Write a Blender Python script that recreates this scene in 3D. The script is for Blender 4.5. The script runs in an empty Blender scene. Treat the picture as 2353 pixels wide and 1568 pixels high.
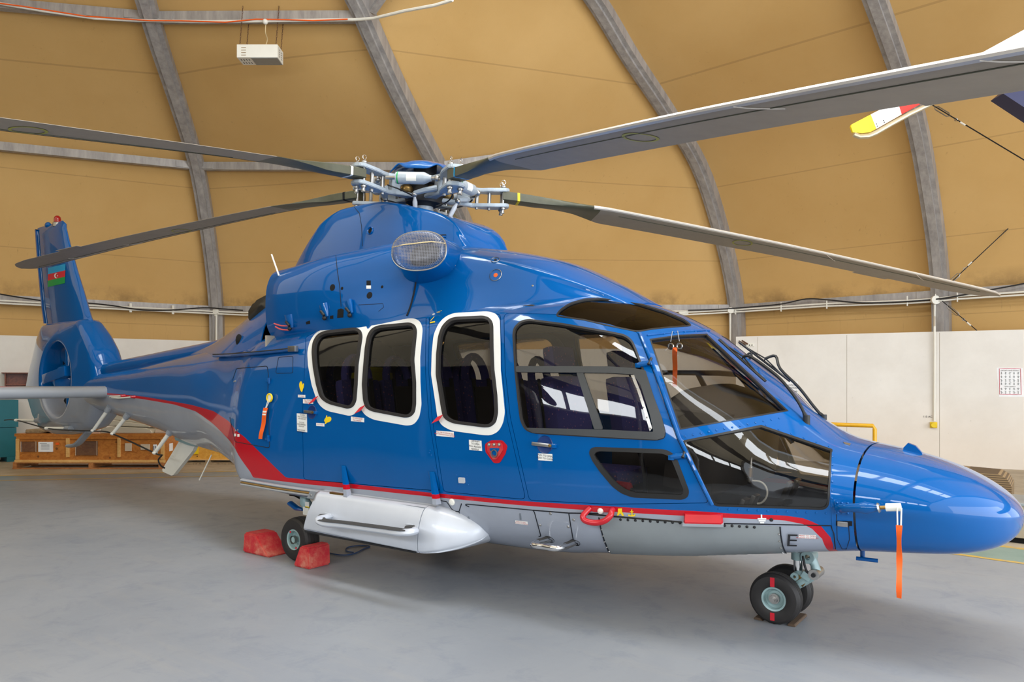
import bpy, bmesh, math, random
import numpy as np
from mathutils import Vector, Matrix
from mathutils.bvhtree import BVHTree
from mathutils.geometry import delaunay_2d_cdt
random.seed(7)
SC = bpy.context.scene
COL = SC.collection
PI = math.pi
# ------------------------------------------------------------------ camera geometry (metres, heli frame: +X nose, +Y port, +Z up)
CAM = np.array([4.787, -5.046, 1.579]); YAW = -0.640; FPX = 1686.0; SHY = 95.0
FW = np.array([math.sin(YAW), math.cos(YAW), 0.0]); RT = np.array([math.cos(YAW), -math.sin(YAW), 0.0])
def ray(q):
    u = (q[0]-1176.5)/FPX; v = (q[1]-784-SHY)/FPX
    return FW + u*RT - np.array([0, 0, v])
def onY(q, Y):
    d = ray(q); return Vector(CAM + d*((Y-CAM[1])/d[1]))
def onX(q, X):
    d = ray(q); return Vector(CAM + d*((X-CAM[0])/d[0]))
def onZ(q, Z):
    d = ray(q); return Vector(CAM + d*((Z-CAM[2])/d[2]))
def onPl(q, o, n):
    d = ray(q); n = np.array(n, float); o = np.array(o, float)
    return Vector(CAM + d*(((o-CAM)@n)/(d@n)))
# ------------------------------------------------------------------ materials
def lin(c):
    return tuple(((x/255)/12.92 if x/255 <= .04045 else ((x/255+.055)/1.055)**2.4) for x in c)
class NT:
    def __init__(s, name):
        s.m = bpy.data.materials.new(name); s.m.use_nodes = True; s.t = s.m.node_tree
        s.t.nodes.clear(); s.o = s.t.nodes.new('ShaderNodeOutputMaterial')
    def n(s, typ, **kw):
        nd = s.t.nodes.new('ShaderNode'+typ)
        ins = kw.pop('ins', {})
        for k, v in kw.items(): setattr(nd, k, v)
        for k, v in ins.items():
            if hasattr(v, 'is_output') or isinstance(v, bpy.types.NodeSocket): s.t.links.new(v, nd.inputs[k])
            else: nd.inputs[k].default_value = v
        return nd
    def math(s, op, a, b=0.0, c=None, clamp=False):
        ins = {0: a, 1: b}
        if c is not None: ins[2] = c
        return s.n('Math', operation=op, use_clamp=clamp, ins=ins).outputs[0]
    def mix(s, f, a, b):
        nd = s.n('Mix', data_type='RGBA')
        for k, v in ((0, f), (6, a), (7, b)):
            if isinstance(v, bpy.types.NodeSocket): s.t.links.new(v, nd.inputs[k])
            else: nd.inputs[k].default_value = (*v, 1) if isinstance(v, tuple) and len(v) == 3 else v
        return nd.outputs[2]
    def noise(s, scale, detail=4, rough=.55, vec=None, dist=0.0):
        ins = {'Scale': scale, 'Detail': detail, 'Roughness': rough, 'Distortion': dist}
        if vec is not None: ins['Vector'] = vec
        return s.n('TexNoise', ins=ins).outputs[0]
    def ramp(s, f, a, b):
        return s.n('MapRange', ins={0: f, 1: a, 2: b, 3: 0.0, 4: 1.0}).outputs[0]
    def bsdf(s, **kw):
        p = s.n('BsdfPrincipled')
        for k, v in kw.items():
            k = k.replace('_', ' ')
            if isinstance(v, bpy.types.NodeSocket): s.t.links.new(v, p.inputs[k])
            else: p.inputs[k].default_value = (*v, 1) if isinstance(v, tuple) and len(v) == 3 and k not in ('Normal',) else v
        return p
    def out(s, sh): s.t.links.new(sh.outputs[0], s.o.inputs[0]); return s.m
    def obj(s): return s.n('TexCoord').outputs['Object']
    def bump(s, h, st=.1, d=.01):
        return s.n('Bump', ins={'Height': h, 'Strength': st, 'Distance': d}).outputs[0]
def plain(name, rgb, rough=.5, metal=0.0, coat=0.0, var=.12, scale=8, bump=0.0, spec=.5):
    t = NT(name); c = lin(rgb); v = t.obj()
    n = t.noise(scale, 5, .6, v)
    col = t.mix(n, tuple(x*(1-var) for x in c), tuple(min(1, x*(1+var)) for x in c))
    kw = dict(Base_Color=col, Roughness=rough, Metallic=metal, Coat_Weight=coat, Coat_IOR=1.42, Specular_IOR_Level=spec)
    if bump: kw['Normal'] = t.bump(t.noise(scale*6, 3, .6, v), bump, .01)
    return t.out(t.bsdf(**kw))
MAT = {}
def mk(key, *a, **k): MAT[key] = plain(key, *a, **k); return MAT[key]
BLUE = lin((0, 84, 152)); GREY = lin((152, 158, 170)); RED = lin((186, 18, 34))
mk('blue_paint', (0, 84, 152), .28, 0, .95, .03, spec=.05)
mk('grey_paint', (150, 155, 162), .35, 0, .3, .06)
mk('light_grey_paint', (188, 192, 198), .35, 0, .3, .05)
mk('red_paint', (186, 18, 34), .3, 0, .3, .08)
mk('white_paint', (236, 236, 232), .4, 0, .2, .03)
mk('white_plastic', (232, 230, 220), .5, 0, 0, .04)
mk('rubber', (34, 31, 30), .6, 0, 0, .25, 20)
mk('black_trim', (22, 22, 22), .5, 0, 0, .2, 12)
mk('dark_trim', (52, 54, 55), .45, 0, 0, .15, 12)
mk('black_void', (4, 4, 5), .9, 0, 0, 0)
mk('recess_shade_blue', (0, 44, 104), .4, 0, .4, .05)  # darker blue paints the shade of a recess onto the shallow handle cups
mk('seam', (8, 14, 26), .8, 0, 0, 0)
mk('steel', (170, 168, 165), .3, .9, 0, .15, 30)
mk('chrome', (215, 215, 215), .12, 1, 0, .05, 30)
mk('brass', (150, 120, 70), .35, .8, 0, .2, 30)
mk('hub_grey', (164, 174, 182), .38, .1, .2, .12, 25)
mk('gear_paint', (150, 176, 176), .4, .1, .2, .12, 25)
mk('blade_olive', (78, 78, 60), .45, 0, 0, .3, 14)
mk('blade_skin', (152, 140, 124), .5, 0, 0, .14, 9)
mk('blade_edge', (214, 206, 196), .35, .5, 0, .15, 9)
mk('yellow_paint', (232, 200, 20), .5, 0, 0, .06)
mk('orange_tag', (240, 96, 14), .6, 0, 0, .12, 30)
mk('red_fabric', (196, 20, 40), .7, 0, 0, .1, 30)
mk('pod_paint', (196, 201, 210), .35, .1, .3, .08, 5)
mk('hatch_metal', (148, 154, 156), .38, .35, .1, .14, 5)
mk('grip', (58, 57, 56), .85, 0, 0, .2, 80, .3)
mk('interior', (58, 53, 49), .8, 0, 0, .2, 6)
mk('cabin_lining', (168, 158, 142), .85, 0, 0, .08, 6)
mk('cushion_yellow', (190, 180, 20), .6, 0, 0, .1)
mk('mast_dark', (40, 40, 42), .5, .4, 0, .2, 20)
def glass(name, tint, refl=1.0):
    t = NT(name)
    tr = t.n('BsdfTransparent', ins={0: (*tint, 1)})
    gl = t.n('BsdfGlossy', ins={'Color': (1, 1, 1, 1), 'Roughness': .015})
    fr = t.n('Fresnel', ins={0: 1.5})
    f = t.math('MULTIPLY', fr.outputs[0], refl, clamp=True)
    mx = t.n('MixShader', ins={0: f, 1: tr.outputs[0], 2: gl.outputs[0]})
    MAT[name] = t.out(mx); return MAT[name]
glass('cabin_glass', (.50, .48, .45), .8)
glass('cockpit_glass', (.60, .58, .55), 1.1)
glass('windshield_glass', (.76, .74, .71), .8)
glass('roof_glass', (.10, .09, .085), .5)
glass('clear_film', (.9, .9, .9), 1.5)
# ------------------------------------------------------------------ object helpers
def link(o, parent=None):
    COL.objects.link(o)
    if parent is not None: o.parent = parent
    return o
def mesh_obj(name, verts, faces, mat, parent=None, smooth=True, angle=None):
    me = bpy.data.meshes.new(name)
    me.from_pydata([tuple(v) for v in verts], [], [tuple(f) for f in faces])
    if isinstance(mat, str): mat = MAT[mat]
    me.materials.append(mat)
    me.update()
    if smooth:
        me.polygons.foreach_set('use_smooth', [True]*len(me.polygons))
        if angle is not None: me.set_sharp_from_angle(angle=math.radians(angle))
    return link(bpy.data.objects.new(name, me), parent)
class MB:
    """collects simple shapes and links them as ONE mesh"""
    def __init__(s): s.v = []; s.f = []
    def add(s, V, F):
        b = len(s.v); s.v += [Vector(p) for p in V]; s.f += [tuple(i+b for i in f) for f in F]; return s
    def box(s, c, size, rot=None, bev=0.0):
        bm = bmesh.new(); bmesh.ops.create_cube(bm, size=1)
        for v in bm.verts: v.co = Vector((v.co.x*size[0], v.co.y*size[1], v.co.z*size[2]))
        if bev > 0: bmesh.ops.bevel(bm, geom=list(bm.edges), offset=bev, segments=2, affect='EDGES', profile=.7)
        M = Matrix.Translation(Vector(c)) @ (rot.to_4x4() if rot is not None else Matrix.Identity(4))
        bm.transform(M); s.bm(bm); return s
    def bm(s, bm):
        bm.verts.index_update()
        s.add([v.co.copy() for v in bm.verts], [[v.index for v in f.verts] for f in bm.faces]); bm.free()
    def tube(s, pts, r, n=10, cap=True, closed=False, flat=None):
        pts = [Vector(p) for p in pts]; m = len(pts)
        rr = r if isinstance(r, (list, tuple)) else [r]*m
        base = len(s.v); up = None; V = []
        for i, p in enumerate(pts):
            a = pts[(i-1) % m] if (closed or i > 0) else p
            b = pts[(i+1) % m] if (closed or i < m-1) else p
            t = (b-a)
            if t.length < 1e-9: t = Vector((0, 0, 1))
            t.normalize()
            if up is None:
                up = Vector((0, 0, 1)) if abs(t.z) < .9 else Vector((1, 0, 0))
            sd = t.cross(up)
            if sd.length < 1e-6: sd = t.cross(Vector((1, .2, 0)))
            sd.normalize(); up = sd.cross(t).normalized()
            for k in range(n):
                an = 2*PI*k/n
                ca, sa = math.cos(an), math.sin(an)
                V.append(p + (sd*ca*(flat if flat else 1) + up*sa)*rr[i])
        F = []
        for i in range(m if closed else m-1):
            j = (i+1) % m
            for k in range(n):
                l = (k+1) % n
                F.append((i*n+k, i*n+l, j*n+l, j*n+k))
        if cap and not closed:
            F.append(tuple(range(n))[::-1]); F.append(tuple((m-1)*n+k for k in range(n)))
        s.add(V, F); return s
    def cyl(s, a, b, r, n=16, r2=None):
        return s.tube([a, b], [r, r if r2 is None else r2], n)
    def lathe(s, prof, o, axis, n=32, closed=False):
        """prof: (radius, along-axis) points"""
        ax = Vector(axis).normalized(); q = ax.orthogonal().normalized(); w = ax.cross(q); o = Vector(o)
        V = []; F = []; m = len(prof)
        for r, h in prof:
            for k in range(n):
                a = 2*PI*k/n; V.append(o + ax*h + (q*math.cos(a)+w*math.sin(a))*r)
        for i in range(m if closed else m-1):
            j = (i+1) % m
            for k in range(n):
                l = (k+1) % n; F.append((i*n+k, i*n+l, j*n+l, j*n+k))
        s.add(V, F); return s
    def ball(s, c, r, n=12, sc=(1, 1, 1)):
        bm = bmesh.new(); bmesh.ops.create_uvsphere(bm, u_segments=n, v_segments=max(6, n//2), radius=r)
        for v in bm.verts: v.co = Vector((v.co.x*sc[0], v.co.y*sc[1], v.co.z*sc[2])) + Vector(c)
        s.bm(bm); return s
    def prism(s, poly, n, thick, o=None):
        """planar polygon of 3-D points extruded by thick along n"""
        poly = [Vector(p) for p in poly]; n = Vector(n).normalized()*thick; k = len(poly)
        V = poly + [p+n for p in poly]
        F = [tuple(range(k))[::-1], tuple(range(k, 2*k))] + [(i, (i+1) % k, k+(i+1) % k, k+i) for i in range(k)]
        s.add(V, F); return s
    def build(s, name, mat, parent=None, smooth=True, angle=35):
        o = mesh_obj(name, s.v, s.f, mat, parent, False)
        bm = bmesh.new(); bm.from_mesh(o.data); bmesh.ops.recalc_face_normals(bm, faces=list(bm.faces)); bm.to_mesh(o.data); bm.free()
        if smooth:
            o.data.polygons.foreach_set('use_smooth', [True]*len(o.data.polygons)); o.data.set_sharp_from_angle(angle=math.radians(angle))
        return o
def mirror_obj(o, parent=None, name=None):
    me = o.data.copy()
    for v in me.vertices: v.co.y = -v.co.y
    me.flip_normals()
    return link(bpy.data.objects.new(name or o.name.split('.')[0], me), parent if parent is not None else o.parent)
def empty(name, label, cat, loc=(0, 0, 0), group=None):
    o = bpy.data.objects.new(name, None); COL.objects.link(o); o.location = loc
    o.empty_display_size = .2
    o['label'] = label; o['category'] = cat
    if group: o['group'] = group
    return o
def adopt(root):
    """children were modelled in place: keep them there under an Empty that is not at the origin"""
    inv = Matrix.Translation(root.location).inverted()
    for c in root.children: c.matrix_parent_inverse = inv
def tag(o, label, cat, group=None):
    o['label'] = label; o['category'] = cat
    if group: o['group'] = group
    return o
def struct(o): o['kind'] = 'structure'; return o
def spline(pts, n=8, closed=False):
    P = [Vector(p) for p in pts]; m = len(P); out = []
    rng = range(m if closed else m-1)
    for i in rng:
        if closed: a, b, c, d = P[i-1], P[i], P[(i+1) % m], P[(i+2) % m]
        else: a, b, c, d = P[max(i-1, 0)], P[i], P[i+1], P[min(i+2, m-1)]
        for k in range(n):
            t = k/n
            out.append(.5*((2*b)+(c-a)*t+(2*a-5*b+4*c-d)*t*t+(3*b-a-3*c+d)*t**3))
    if not closed: out.append(P[-1])
    return out
def fillet(poly, r, seg=5):
    """round the corners of a 2-D polygon; r a number or one per corner"""
    n = len(poly); out = []
    for i in range(n):
        p = Vector(poly[i]); a = Vector(poly[i-1])-p; b = Vector(poly[(i+1) % n])-p
        ri = r[i] if isinstance(r, (list, tuple)) else r
        ang = a.angle(b) if a.length > 1e-6 and b.length > 1e-6 else PI
        if ri <= 0 or ang > PI*.985: out.append(tuple(p)); continue
        d = min(ri/math.tan(ang/2), a.length*.48, b.length*.48)
        A = p+a.normalized()*d; B = p+b.normalized()*d
        for k in range(seg+1):
            t = k/seg; out.append(tuple(A*(1-t)**2 + p*2*t*(1-t) + B*t*t))
    return out
def densify(poly, step, closed=True):
    out = []; n = len(poly)
    for i in range(n if closed else n-1):
        a = Vector(poly[i]); b = Vector(poly[(i+1) % n]); k = max(1, int((b-a).length/step))
        out += [tuple(a.lerp(b, j/k)) for j in range(k)]
    if not closed: out.append(tuple(poly[-1]))
    return out
def inset(poly, d):
    """offset a 2-D polygon inward by d (outward if negative)"""
    n = len(poly); A = sum(poly[i][0]*poly[(i+1) % n][1]-poly[(i+1) % n][0]*poly[i][1] for i in range(n))
    s = 1 if A > 0 else -1; out = []
    for i in range(n):
        p = Vector(poly[i]); e1 = (p-Vector(poly[i-1])); e2 = (Vector(poly[(i+1) % n])-p)
        if e1.length < 1e-9 or e2.length < 1e-9: out.append(tuple(p)); continue
        e1.normalize(); e2.normalize()
        n1 = Vector((-e1.y, e1.x))*s; n2 = Vector((-e2.y, e2.x))*s; m = n1+n2
        if m.length < 1e-6: m = n1.copy()
        m.normalize(); c = max(.4, m.dot(n1)); out.append(tuple(p+m*(d/c)))
    return out
# ------------------------------------------------------------------ lofted half surfaces
def pchip(xs, ys, x):
    xs = np.asarray(xs, float); ys = np.asarray(ys, float); x = np.clip(np.asarray(x, float), xs[0], xs[-1])
    h = np.diff(xs); dl = np.diff(ys)/h; d = np.zeros(len(xs))
    for i in range(1, len(xs)-1):
        if dl[i-1]*dl[i] > 0:
            w1 = 2*h[i]+h[i-1]; w2 = h[i]+2*h[i-1]; d[i] = (w1+w2)/(w1/dl[i-1]+w2/dl[i])
    d[0] = dl[0]; d[-1] = dl[-1]
    i = np.clip(np.searchsorted(xs, x, side='right')-1, 0, len(xs)-2)
    t = (x-xs[i])/h[i]; y0, y1, d0, d1, hh = ys[i], ys[i+1], d[i], d[i+1], h[i]
    return y0*(1+2*t)*(1-t)**2 + d0*hh*t*(1-t)**2 + y1*t*t*(3-2*t) + d1*hh*t*t*(t-1)
class Loft:
    """x-stations of (y,z) half profiles with the same number of control points; side -1 is starboard (towards the camera)"""
    def __init__(s, st, side=-1, closed_ends=True, lin_x=False):
        s.xs = [a for a, _ in st]; s.C = np.array([p for _, p in st], float); s.K = s.C.shape[1]; s.side = side; s.ce = closed_ends
        f = (lambda a, b, c: np.interp(c, a, b)) if lin_x else pchip
        s.M = 2400; s.tx = np.linspace(s.xs[0], s.xs[-1], s.M)
        s.T = np.stack([np.stack([f(s.xs, s.C[:, k, j], s.tx) for j in (0, 1)], -1) for k in range(s.K)], 1)
    def ctrl(s, x):
        x = np.atleast_1d(x)
        u = np.clip((x-s.xs[0])/(s.xs[-1]-s.xs[0]), 0, 1)*(s.M-1); i = np.minimum(u.astype(int), s.M-2); t = (u-i)[:, None, None]
        return s.T[i]*(1-t)+s.T[i+1]*t
    def P(s, x, v):
        x = np.atleast_1d(np.asarray(x, float)); v = np.atleast_1d(np.asarray(v, float))
        c = s.ctrl(x); K = s.K
        if s.ce:
            g0 = c[:, 1]*np.array([-1, 1]); g1 = c[:, K-2]*np.array([-1, 1])
        else:
            g0 = 2*c[:, 0]-c[:, 1]; g1 = 2*c[:, K-1]-c[:, K-2]
        c = np.concatenate([g0[:, None], c, g1[:, None]], 1)
        u = np.clip(v, 0, 1)*(K-1); i = np.minimum(u.astype(int), K-2); t = (u-i)[:, None]; r = np.arange(len(x))
        a, b, cc, d = c[r, i], c[r, i+1], c[r, i+2], c[r, i+3]
        q = .5*(2*b+(cc-a)*t+(2*a-5*b+4*cc-d)*t**2+(3*b-a-3*cc+d)*t**3)
        return np.stack([x, s.side*np.maximum(q[:, 0], 0), q[:, 1]], -1)
    def N(s, x, v, e=2e-3):
        x = np.atleast_1d(np.asarray(x, float)); v = np.atleast_1d(np.asarray(v, float))
        du = s.P(np.minimum(x+e, s.xs[-1]), v)-s.P(np.maximum(x-e, s.xs[0]), v)
        dv = s.P(x, np.minimum(v+e, 1))-s.P(x, np.maximum(v-e, 0))
        n = np.cross(du, dv); n /= np.maximum(np.linalg.norm(n, axis=1, keepdims=True), 1e-12)
        # bottom to top with x to the nose: for starboard the outward normal is dv x du or its negative
        c = s.ctrl(x).mean(1); ctr = np.stack([x, s.side*c[:, 0]*.0, c[:, 1]], -1); out = s.P(x, v)-ctr
        sg = np.sign((n*out).sum(1)); sg[sg == 0] = 1
        return n*sg[:, None]
    def grid(s, nx, nv, x0=None, x1=None):
        X = np.linspace(s.xs[0] if x0 is None else x0, s.xs[-1] if x1 is None else x1, nx); V = np.linspace(0, 1, nv)
        xx, vv = np.meshgrid(X, V, indexing='ij'); return s.P(xx.ravel(), vv.ravel()), X, V
    def prep(s, nx=160, nv=70):
        s.nx, s.nv = nx, nv
        G, s.gX, s.gV = s.grid(nx, nv)
        F = [(i*nv+j, (i+1)*nv+j, (i+1)*nv+j+1, i*nv+j+1) for i in range(nx-1) for j in range(nv-1)]
        s.bvh = BVHTree.FromPolygons([Vector(p) for p in G], F)
    def hit(s, q):
        """(x, v) where the line of sight through photo position q meets this surface"""
        d = ray(q); D = Vector(d).normalized()
        loc, nrm, idx, dist = s.bvh.ray_cast(Vector(CAM), D)
        if loc is None:
            # just off the outline: step towards the middle of the aircraft until the surface is met
            for k in range(1, 40):
                q2 = (q[0], q[1]+(1.0 if q[1] < 900 else -1.0)*k); d = ray(q2)
                loc, nrm, idx, dist = s.bvh.ray_cast(Vector(CAM), Vector(d).normalized())
                if loc is not None: break
            else:
                d = ray(q); loc, nrm, idx, dist = s.bvh.find_nearest(onY(q, s.side*1.0))
        i, j = divmod(idx, s.nv-1)
        x = float(loc.x); v = float((s.gV[j]+s.gV[j+1])/2)
        for _ in range(8):
            p = s.P(x, v)[0]; e = 1e-4
            px = (s.P(min(x+e, s.xs[-1]), v)[0]-p)/e; pv = (s.P(x, v+e if v < .99 else v-e)[0]-p)/(e if v < .99 else -e)
            A = np.stack([px, pv, -d], 1); b = CAM-p
            t = (loc-Vector(CAM)).length/Vector(d).length if _ == 0 else t
            r = p-(CAM+t*d)
            try: dl = np.linalg.solve(A, -r)
            except Exception: break
            x = min(max(x+dl[0], s.xs[0]), s.xs[-1]); v = min(max(v+dl[1], 0), 1); t += dl[2]
            if np.abs(dl).max() < 1e-6: break
        return x, v
    def pt(s, q, off=0.0):
        x, v = s.hit(q); return Vector(s.P(x, v)[0] + s.N(x, v)[0]*off)
    def nm(s, q):
        x, v = s.hit(q); return Vector(s.N(x, v)[0])
    def loop(s, px, step=7):
        return [s.hit(q) for q in densify(px, step)]
VS = 3.2   # metric length given to v in the cutting plane
def inside(p, poly):
    x, y = p; c = False; n = len(poly); j = n-1
    for i in range(n):
        xi, yi = poly[i]; xj, yj = poly[j]
        if (yi > y) != (yj > y) and x < (xj-xi)*(y-yi)/(yj-yi)+xi: c = not c
        j = i
    return c
def inside_np(P, poly):
    x = P[:, 0]; y = P[:, 1]; c = np.zeros(len(P), bool); n = len(poly); j = n-1
    for i in range(n):
        xi, yi = poly[i]; xj, yj = poly[j]
        if yi != yj:
            c ^= ((yi > y) != (yj > y)) & (x < (xj-xi)*(y-yi)/(yj-yi)+xi)
        j = i
    return c
def skin(loft, outer, holes, name, mat, parent, off=0.0, thick=.0, sp=.05, sides=(-1,), both=False, angle=None):
    """a piece of the loft's surface: outer loop and holes given in (x, v)"""
    sc = lambda L: [(a, b*VS) for a, b in L]
    O = sc(outer); H = [sc(h) for h in holes]
    x0, x1 = min(a for a, b in O), max(a for a, b in O); y0, y1 = min(b for a, b in O), max(b for a, b in O)
    nx = max(2, int((x1-x0)/sp)); ny = max(2, int((y1-y0)/sp))
    gx, gy = np.meshgrid(np.linspace(x0, x1, nx+1)[1:-1], np.linspace(y0, y1, ny+1)[1:-1], indexing='ij')
    G = np.stack([gx.ravel(), gy.ravel()], 1)
    keep = inside_np(G, O)
    bd = np.array(sum([O]+H, []))
    for h in H: keep &= ~inside_np(G, h)
    G = G[keep]
    if len(G):
        md = np.full(len(G), 9.)
        for b in bd: md = np.minimum(md, np.abs(G-b).max(1))
        G = G[md > sp*.35]
    V = []; E = []
    for L in [O]+H:
        b = len(V); V += L; E += [(b+i, b+(i+1) % len(L)) for i in range(len(L))]
    V += [tuple(g) for g in G]
    r = delaunay_2d_cdt([Vector(v) for v in V], E, [], 0, 1e-7)
    rv = np.array([tuple(v) for v in r[0]]); T = np.array([f for f in r[2] if len(f) == 3])
    cen = rv[T].mean(1); k = inside_np(cen, O)
    for h in H: k &= ~inside_np(cen, h)
    T = T[k]; xs = rv[:, 0]; vs = np.clip(rv[:, 1]/VS, 0, 1)
    P = loft.P(xs, vs); N = loft.N(xs, vs)
    # keep the centre-line normals in the plane of symmetry
    cl = (np.abs(P[:, 1]) < 1e-6); N[cl, 1] = 0
    N[cl] /= np.maximum(np.linalg.norm(N[cl], axis=1, keepdims=True), 1e-9)
    A = P+N*off; B = P+N*(off-thick)
    tri = T.copy()
    fn = np.cross(A[tri[:, 1]]-A[tri[:, 0]], A[tri[:, 2]]-A[tri[:, 0]])
    fl = (fn*N[tri[:, 0]]).sum(1) < 0; tri[fl] = tri[fl][:, ::-1]
    verts = [tuple(a) for a in A]; faces = [tuple(int(i) for i in f) for f in tri]
    if thick > 0:
        m = len(verts); verts += [tuple(b) for b in B]
        faces += [tuple(int(i)+m for i in f[::-1]) for f in tri]
        cnt = {}
        for f in tri:
            for a, b in ((f[0], f[1]), (f[1], f[2]), (f[2], f[0])): cnt[(int(a), int(b))] = 1
        for (a, b) in list(cnt):
            if (b, a) not in cnt:
                if both and abs(P[a, 1]) < 1e-6 and abs(P[b, 1]) < 1e-6: continue
                faces.append((b, a, a+m, b+m))
    if both:
        m = len(verts); verts += [(x, -y, z) for x, y, z in verts]; faces += [tuple(i+m for i in f[::-1]) for f in faces]
    o = mesh_obj(name, verts, faces, mat, parent, True)
    bm = bmesh.new(); bm.from_mesh(o.data)
    if both: bmesh.ops.remove_doubles(bm, verts=list(bm.verts), dist=1e-5)
    loose = [v for v in bm.verts if not v.link_faces]
    bmesh.ops.delete(bm, geom=loose, context='VERTS'); bm.to_mesh(o.data); bm.free()
    o.data.set_sharp_from_angle(angle=math.radians(angle or 50))
    return o
def strip(loft, path, w, h, name, mat, parent, closed=False, r=None):
    """thin bead following the surface along photo positions"""
    P = [loft.pt(q, h) for q in path]
    return MB().tube(P, w, 6, closed=closed).build(name, mat, parent)
# ================================================================== HELICOPTER : fuselage
HELI = empty('helicopter', 'large blue and grey helicopter with a red stripe and five drooping rotor blades', 'helicopter', (0, 0, 0))
def ell(zb, zt, w, n=9, e=.92):
    zc = (zb+zt)/2; rz = (zt-zb)/2; L = []
    for k in range(n):
        a = -PI/2+PI*k/(n-1); c, s_ = max(math.cos(a), 0), math.sin(a)
        L.append((w*c**e if c > 1e-6 else 0, zc+rz*math.copysign(abs(s_)**e, s_)))
    return L
BODY = Loft([
 (-6.9, ell(1.21, 1.70, .22)), (-6.25, ell(1.155, 1.73, .27)), (-5.2, ell(1.03, 1.80, .36)), (-4.4, ell(.92, 1.88, .44)), (-3.7, ell(.79, 1.95, .53)),
 (-3.0, ell(.72, 2.02, .64)),
 (-2.3, [(0, .67), (.36, .69), (.62, .79), (.75, .98), (.78, 1.26), (.73, 1.58), (.61, 1.86), (.36, 2.03), (0, 2.08)]),
 (-1.75, [(0, .62), (.48, .625), (.80, .70), (.91, .90), (.92, 1.22), (.86, 1.58), (.74, 1.88), (.44, 2.07), (0, 2.12)]),
 (-1.42, [(0, .57), (.62, .575), (.95, .62), (1.02, .80), (1.01, 1.20), (.94, 1.62), (.81, 1.93), (.50, 2.11), (0, 2.17)]),
 (-.45, [(0, .50), (.66, .51), (.99, .58), (1.05, .78), (1.05, 1.20), (.99, 1.72), (.88, 2.01), (.55, 2.17), (0, 2.23)]),
 (.2, [(0, .44), (.62, .45), (.98, .55), (1.05, .78), (1.06, 1.20), (1.0, 1.74), (.89, 2.03), (.55, 2.18), (0, 2.25)]),
 (.8, [(0, .33), (.6, .335), (.95, .485), (1.06, .76), (1.07, 1.20), (1.01, 1.75), (.90, 2.05), (.55, 2.20), (0, 2.26)]),
 (1.6, [(0, .335), (.6, .345), (.93, .49), (1.06, .77), (1.07, 1.20), (1.01, 1.74), (.90, 2.04), (.55, 2.20), (0, 2.27)]),
 (2.0, [(0, .355), (.6, .365), (.91, .51), (1.05, .79), (1.06, 1.20), (.99, 1.70), (.88, 1.98), (.53, 2.18), (0, 2.25)]),
 (2.3, [(0, .39), (.58, .40), (.90, .53), (1.03, .80), (1.04, 1.20), (.97, 1.64), (.85, 1.90), (.50, 2.10), (0, 2.18)]),
 (2.55, [(0, .41), (.57, .42), (.88, .54), (1.00, .81), (1.01, 1.20), (.95, 1.58), (.84, 1.80), (.48, 2.00), (0, 2.08)]),
 (2.80, [(0, .435), (.55, .445), (.85, .56), (.97, .83), (.98, 1.18), (.93, 1.49), (.82, 1.68), (.46, 1.87), (0, 1.94)]),
 (3.05, [(0, .475), (.53, .485), (.80, .59), (.92, .85), (.92, 1.13), (.86, 1.33), (.73, 1.50), (.41, 1.68), (0, 1.74)]),
 (3.30, [(0, .51), (.49, .52), (.74, .62), (.83, .86), (.83, 1.08), (.76, 1.22), (.61, 1.36), (.34, 1.50), (0, 1.54)]),
 (3.50, [(0, .535), (.45, .545), (.67, .64), (.74, .86), (.73, 1.03), (.66, 1.13), (.51, 1.24), (.28, 1.33), (0, 1.37)]),
 (3.72, [(0, .565), (.40, .572), (.58, .66), (.65, .86), (.64, .99), (.56, 1.09), (.43, 1.17), (.23, 1.22), (0, 1.235)]),
 (3.87, [(0, .585), (.37, .592), (.53, .67), (.595, .85), (.585, .97), (.51, 1.07), (.39, 1.14), (.20, 1.185), (0, 1.195)]),
]); BODY.prep(220, 80)
c3 = lambda L: [(500+a/3.4603, 700+b/3.4603) for a, b in L]
c4 = lambda L: [(1150+a/2.8, 640+b/2.8) for a, b in L]
c5 = lambda L: [(1450+a/3.408, 740+b/3.408) for a, b in L]
# outlines measured on the photograph
W1O = c3([(755,380),(762,300),(800,240),(860,215),(1100,190),(1140,205),(1155,250),(1122,480),(1115,640),(1105,770),(1080,815),(1040,830),(880,790),(820,745),(790,640),(765,500)])
W2O = c3([(1155,640),(1165,500),(1178,350),(1195,250),(1230,195),(1290,172),(1530,150),(1572,165),(1588,210),(1565,440),(1580,620),(1580,790),(1570,860),(1535,895),(1490,900),(1230,850),(1185,825),(1165,770)])
W3O = c3([(1742,560),(1745,400),(1760,260),(1785,180),(1840,125),(1890,108),(2120,97),(2172,115),(2193,160),(2195,350),(2202,520),(2225,720),(2232,860),(2215,940),(2170,975),(2120,977),(1870,945),(1800,905),(1780,800),(1765,700)])
W12B = c3([(715,380),(735,290),(785,222),(855,195),(1150,155),(1180,165),(1194,204),(1240,155),(1290,133),(1560,111),(1612,135),(1632,190),(1612,420),(1613,600),(1622,800),(1605,900),(1562,955),(1510,965),(1240,917),(1172,880),(1133,818),(1100,868),(1055,888),(862,845),(800,790),(750,640),(722,490)])
W3B = c3([(1700,560),(1705,380),(1720,240),(1760,150),(1812,98),(1880,70),(2150,57),(2215,75),(2245,120),(2250,320),(2252,520),(2270,700),(2285,860),(2270,950),(2230,1015),(2170,1042),(2120,1040),(1860,1005),(1780,960),(1750,900),(1728,740)])
CDO = c4([(78,360),(85,320),(125,275),(180,262),(400,290),(700,342),(800,362),(848,397),(872,450),(925,590),(985,755),(1040,900),(1065,990),(1058,1030),(1010,1045),(700,1030),(220,1000),(160,980),(128,920),(110,780),(92,600)])
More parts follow.
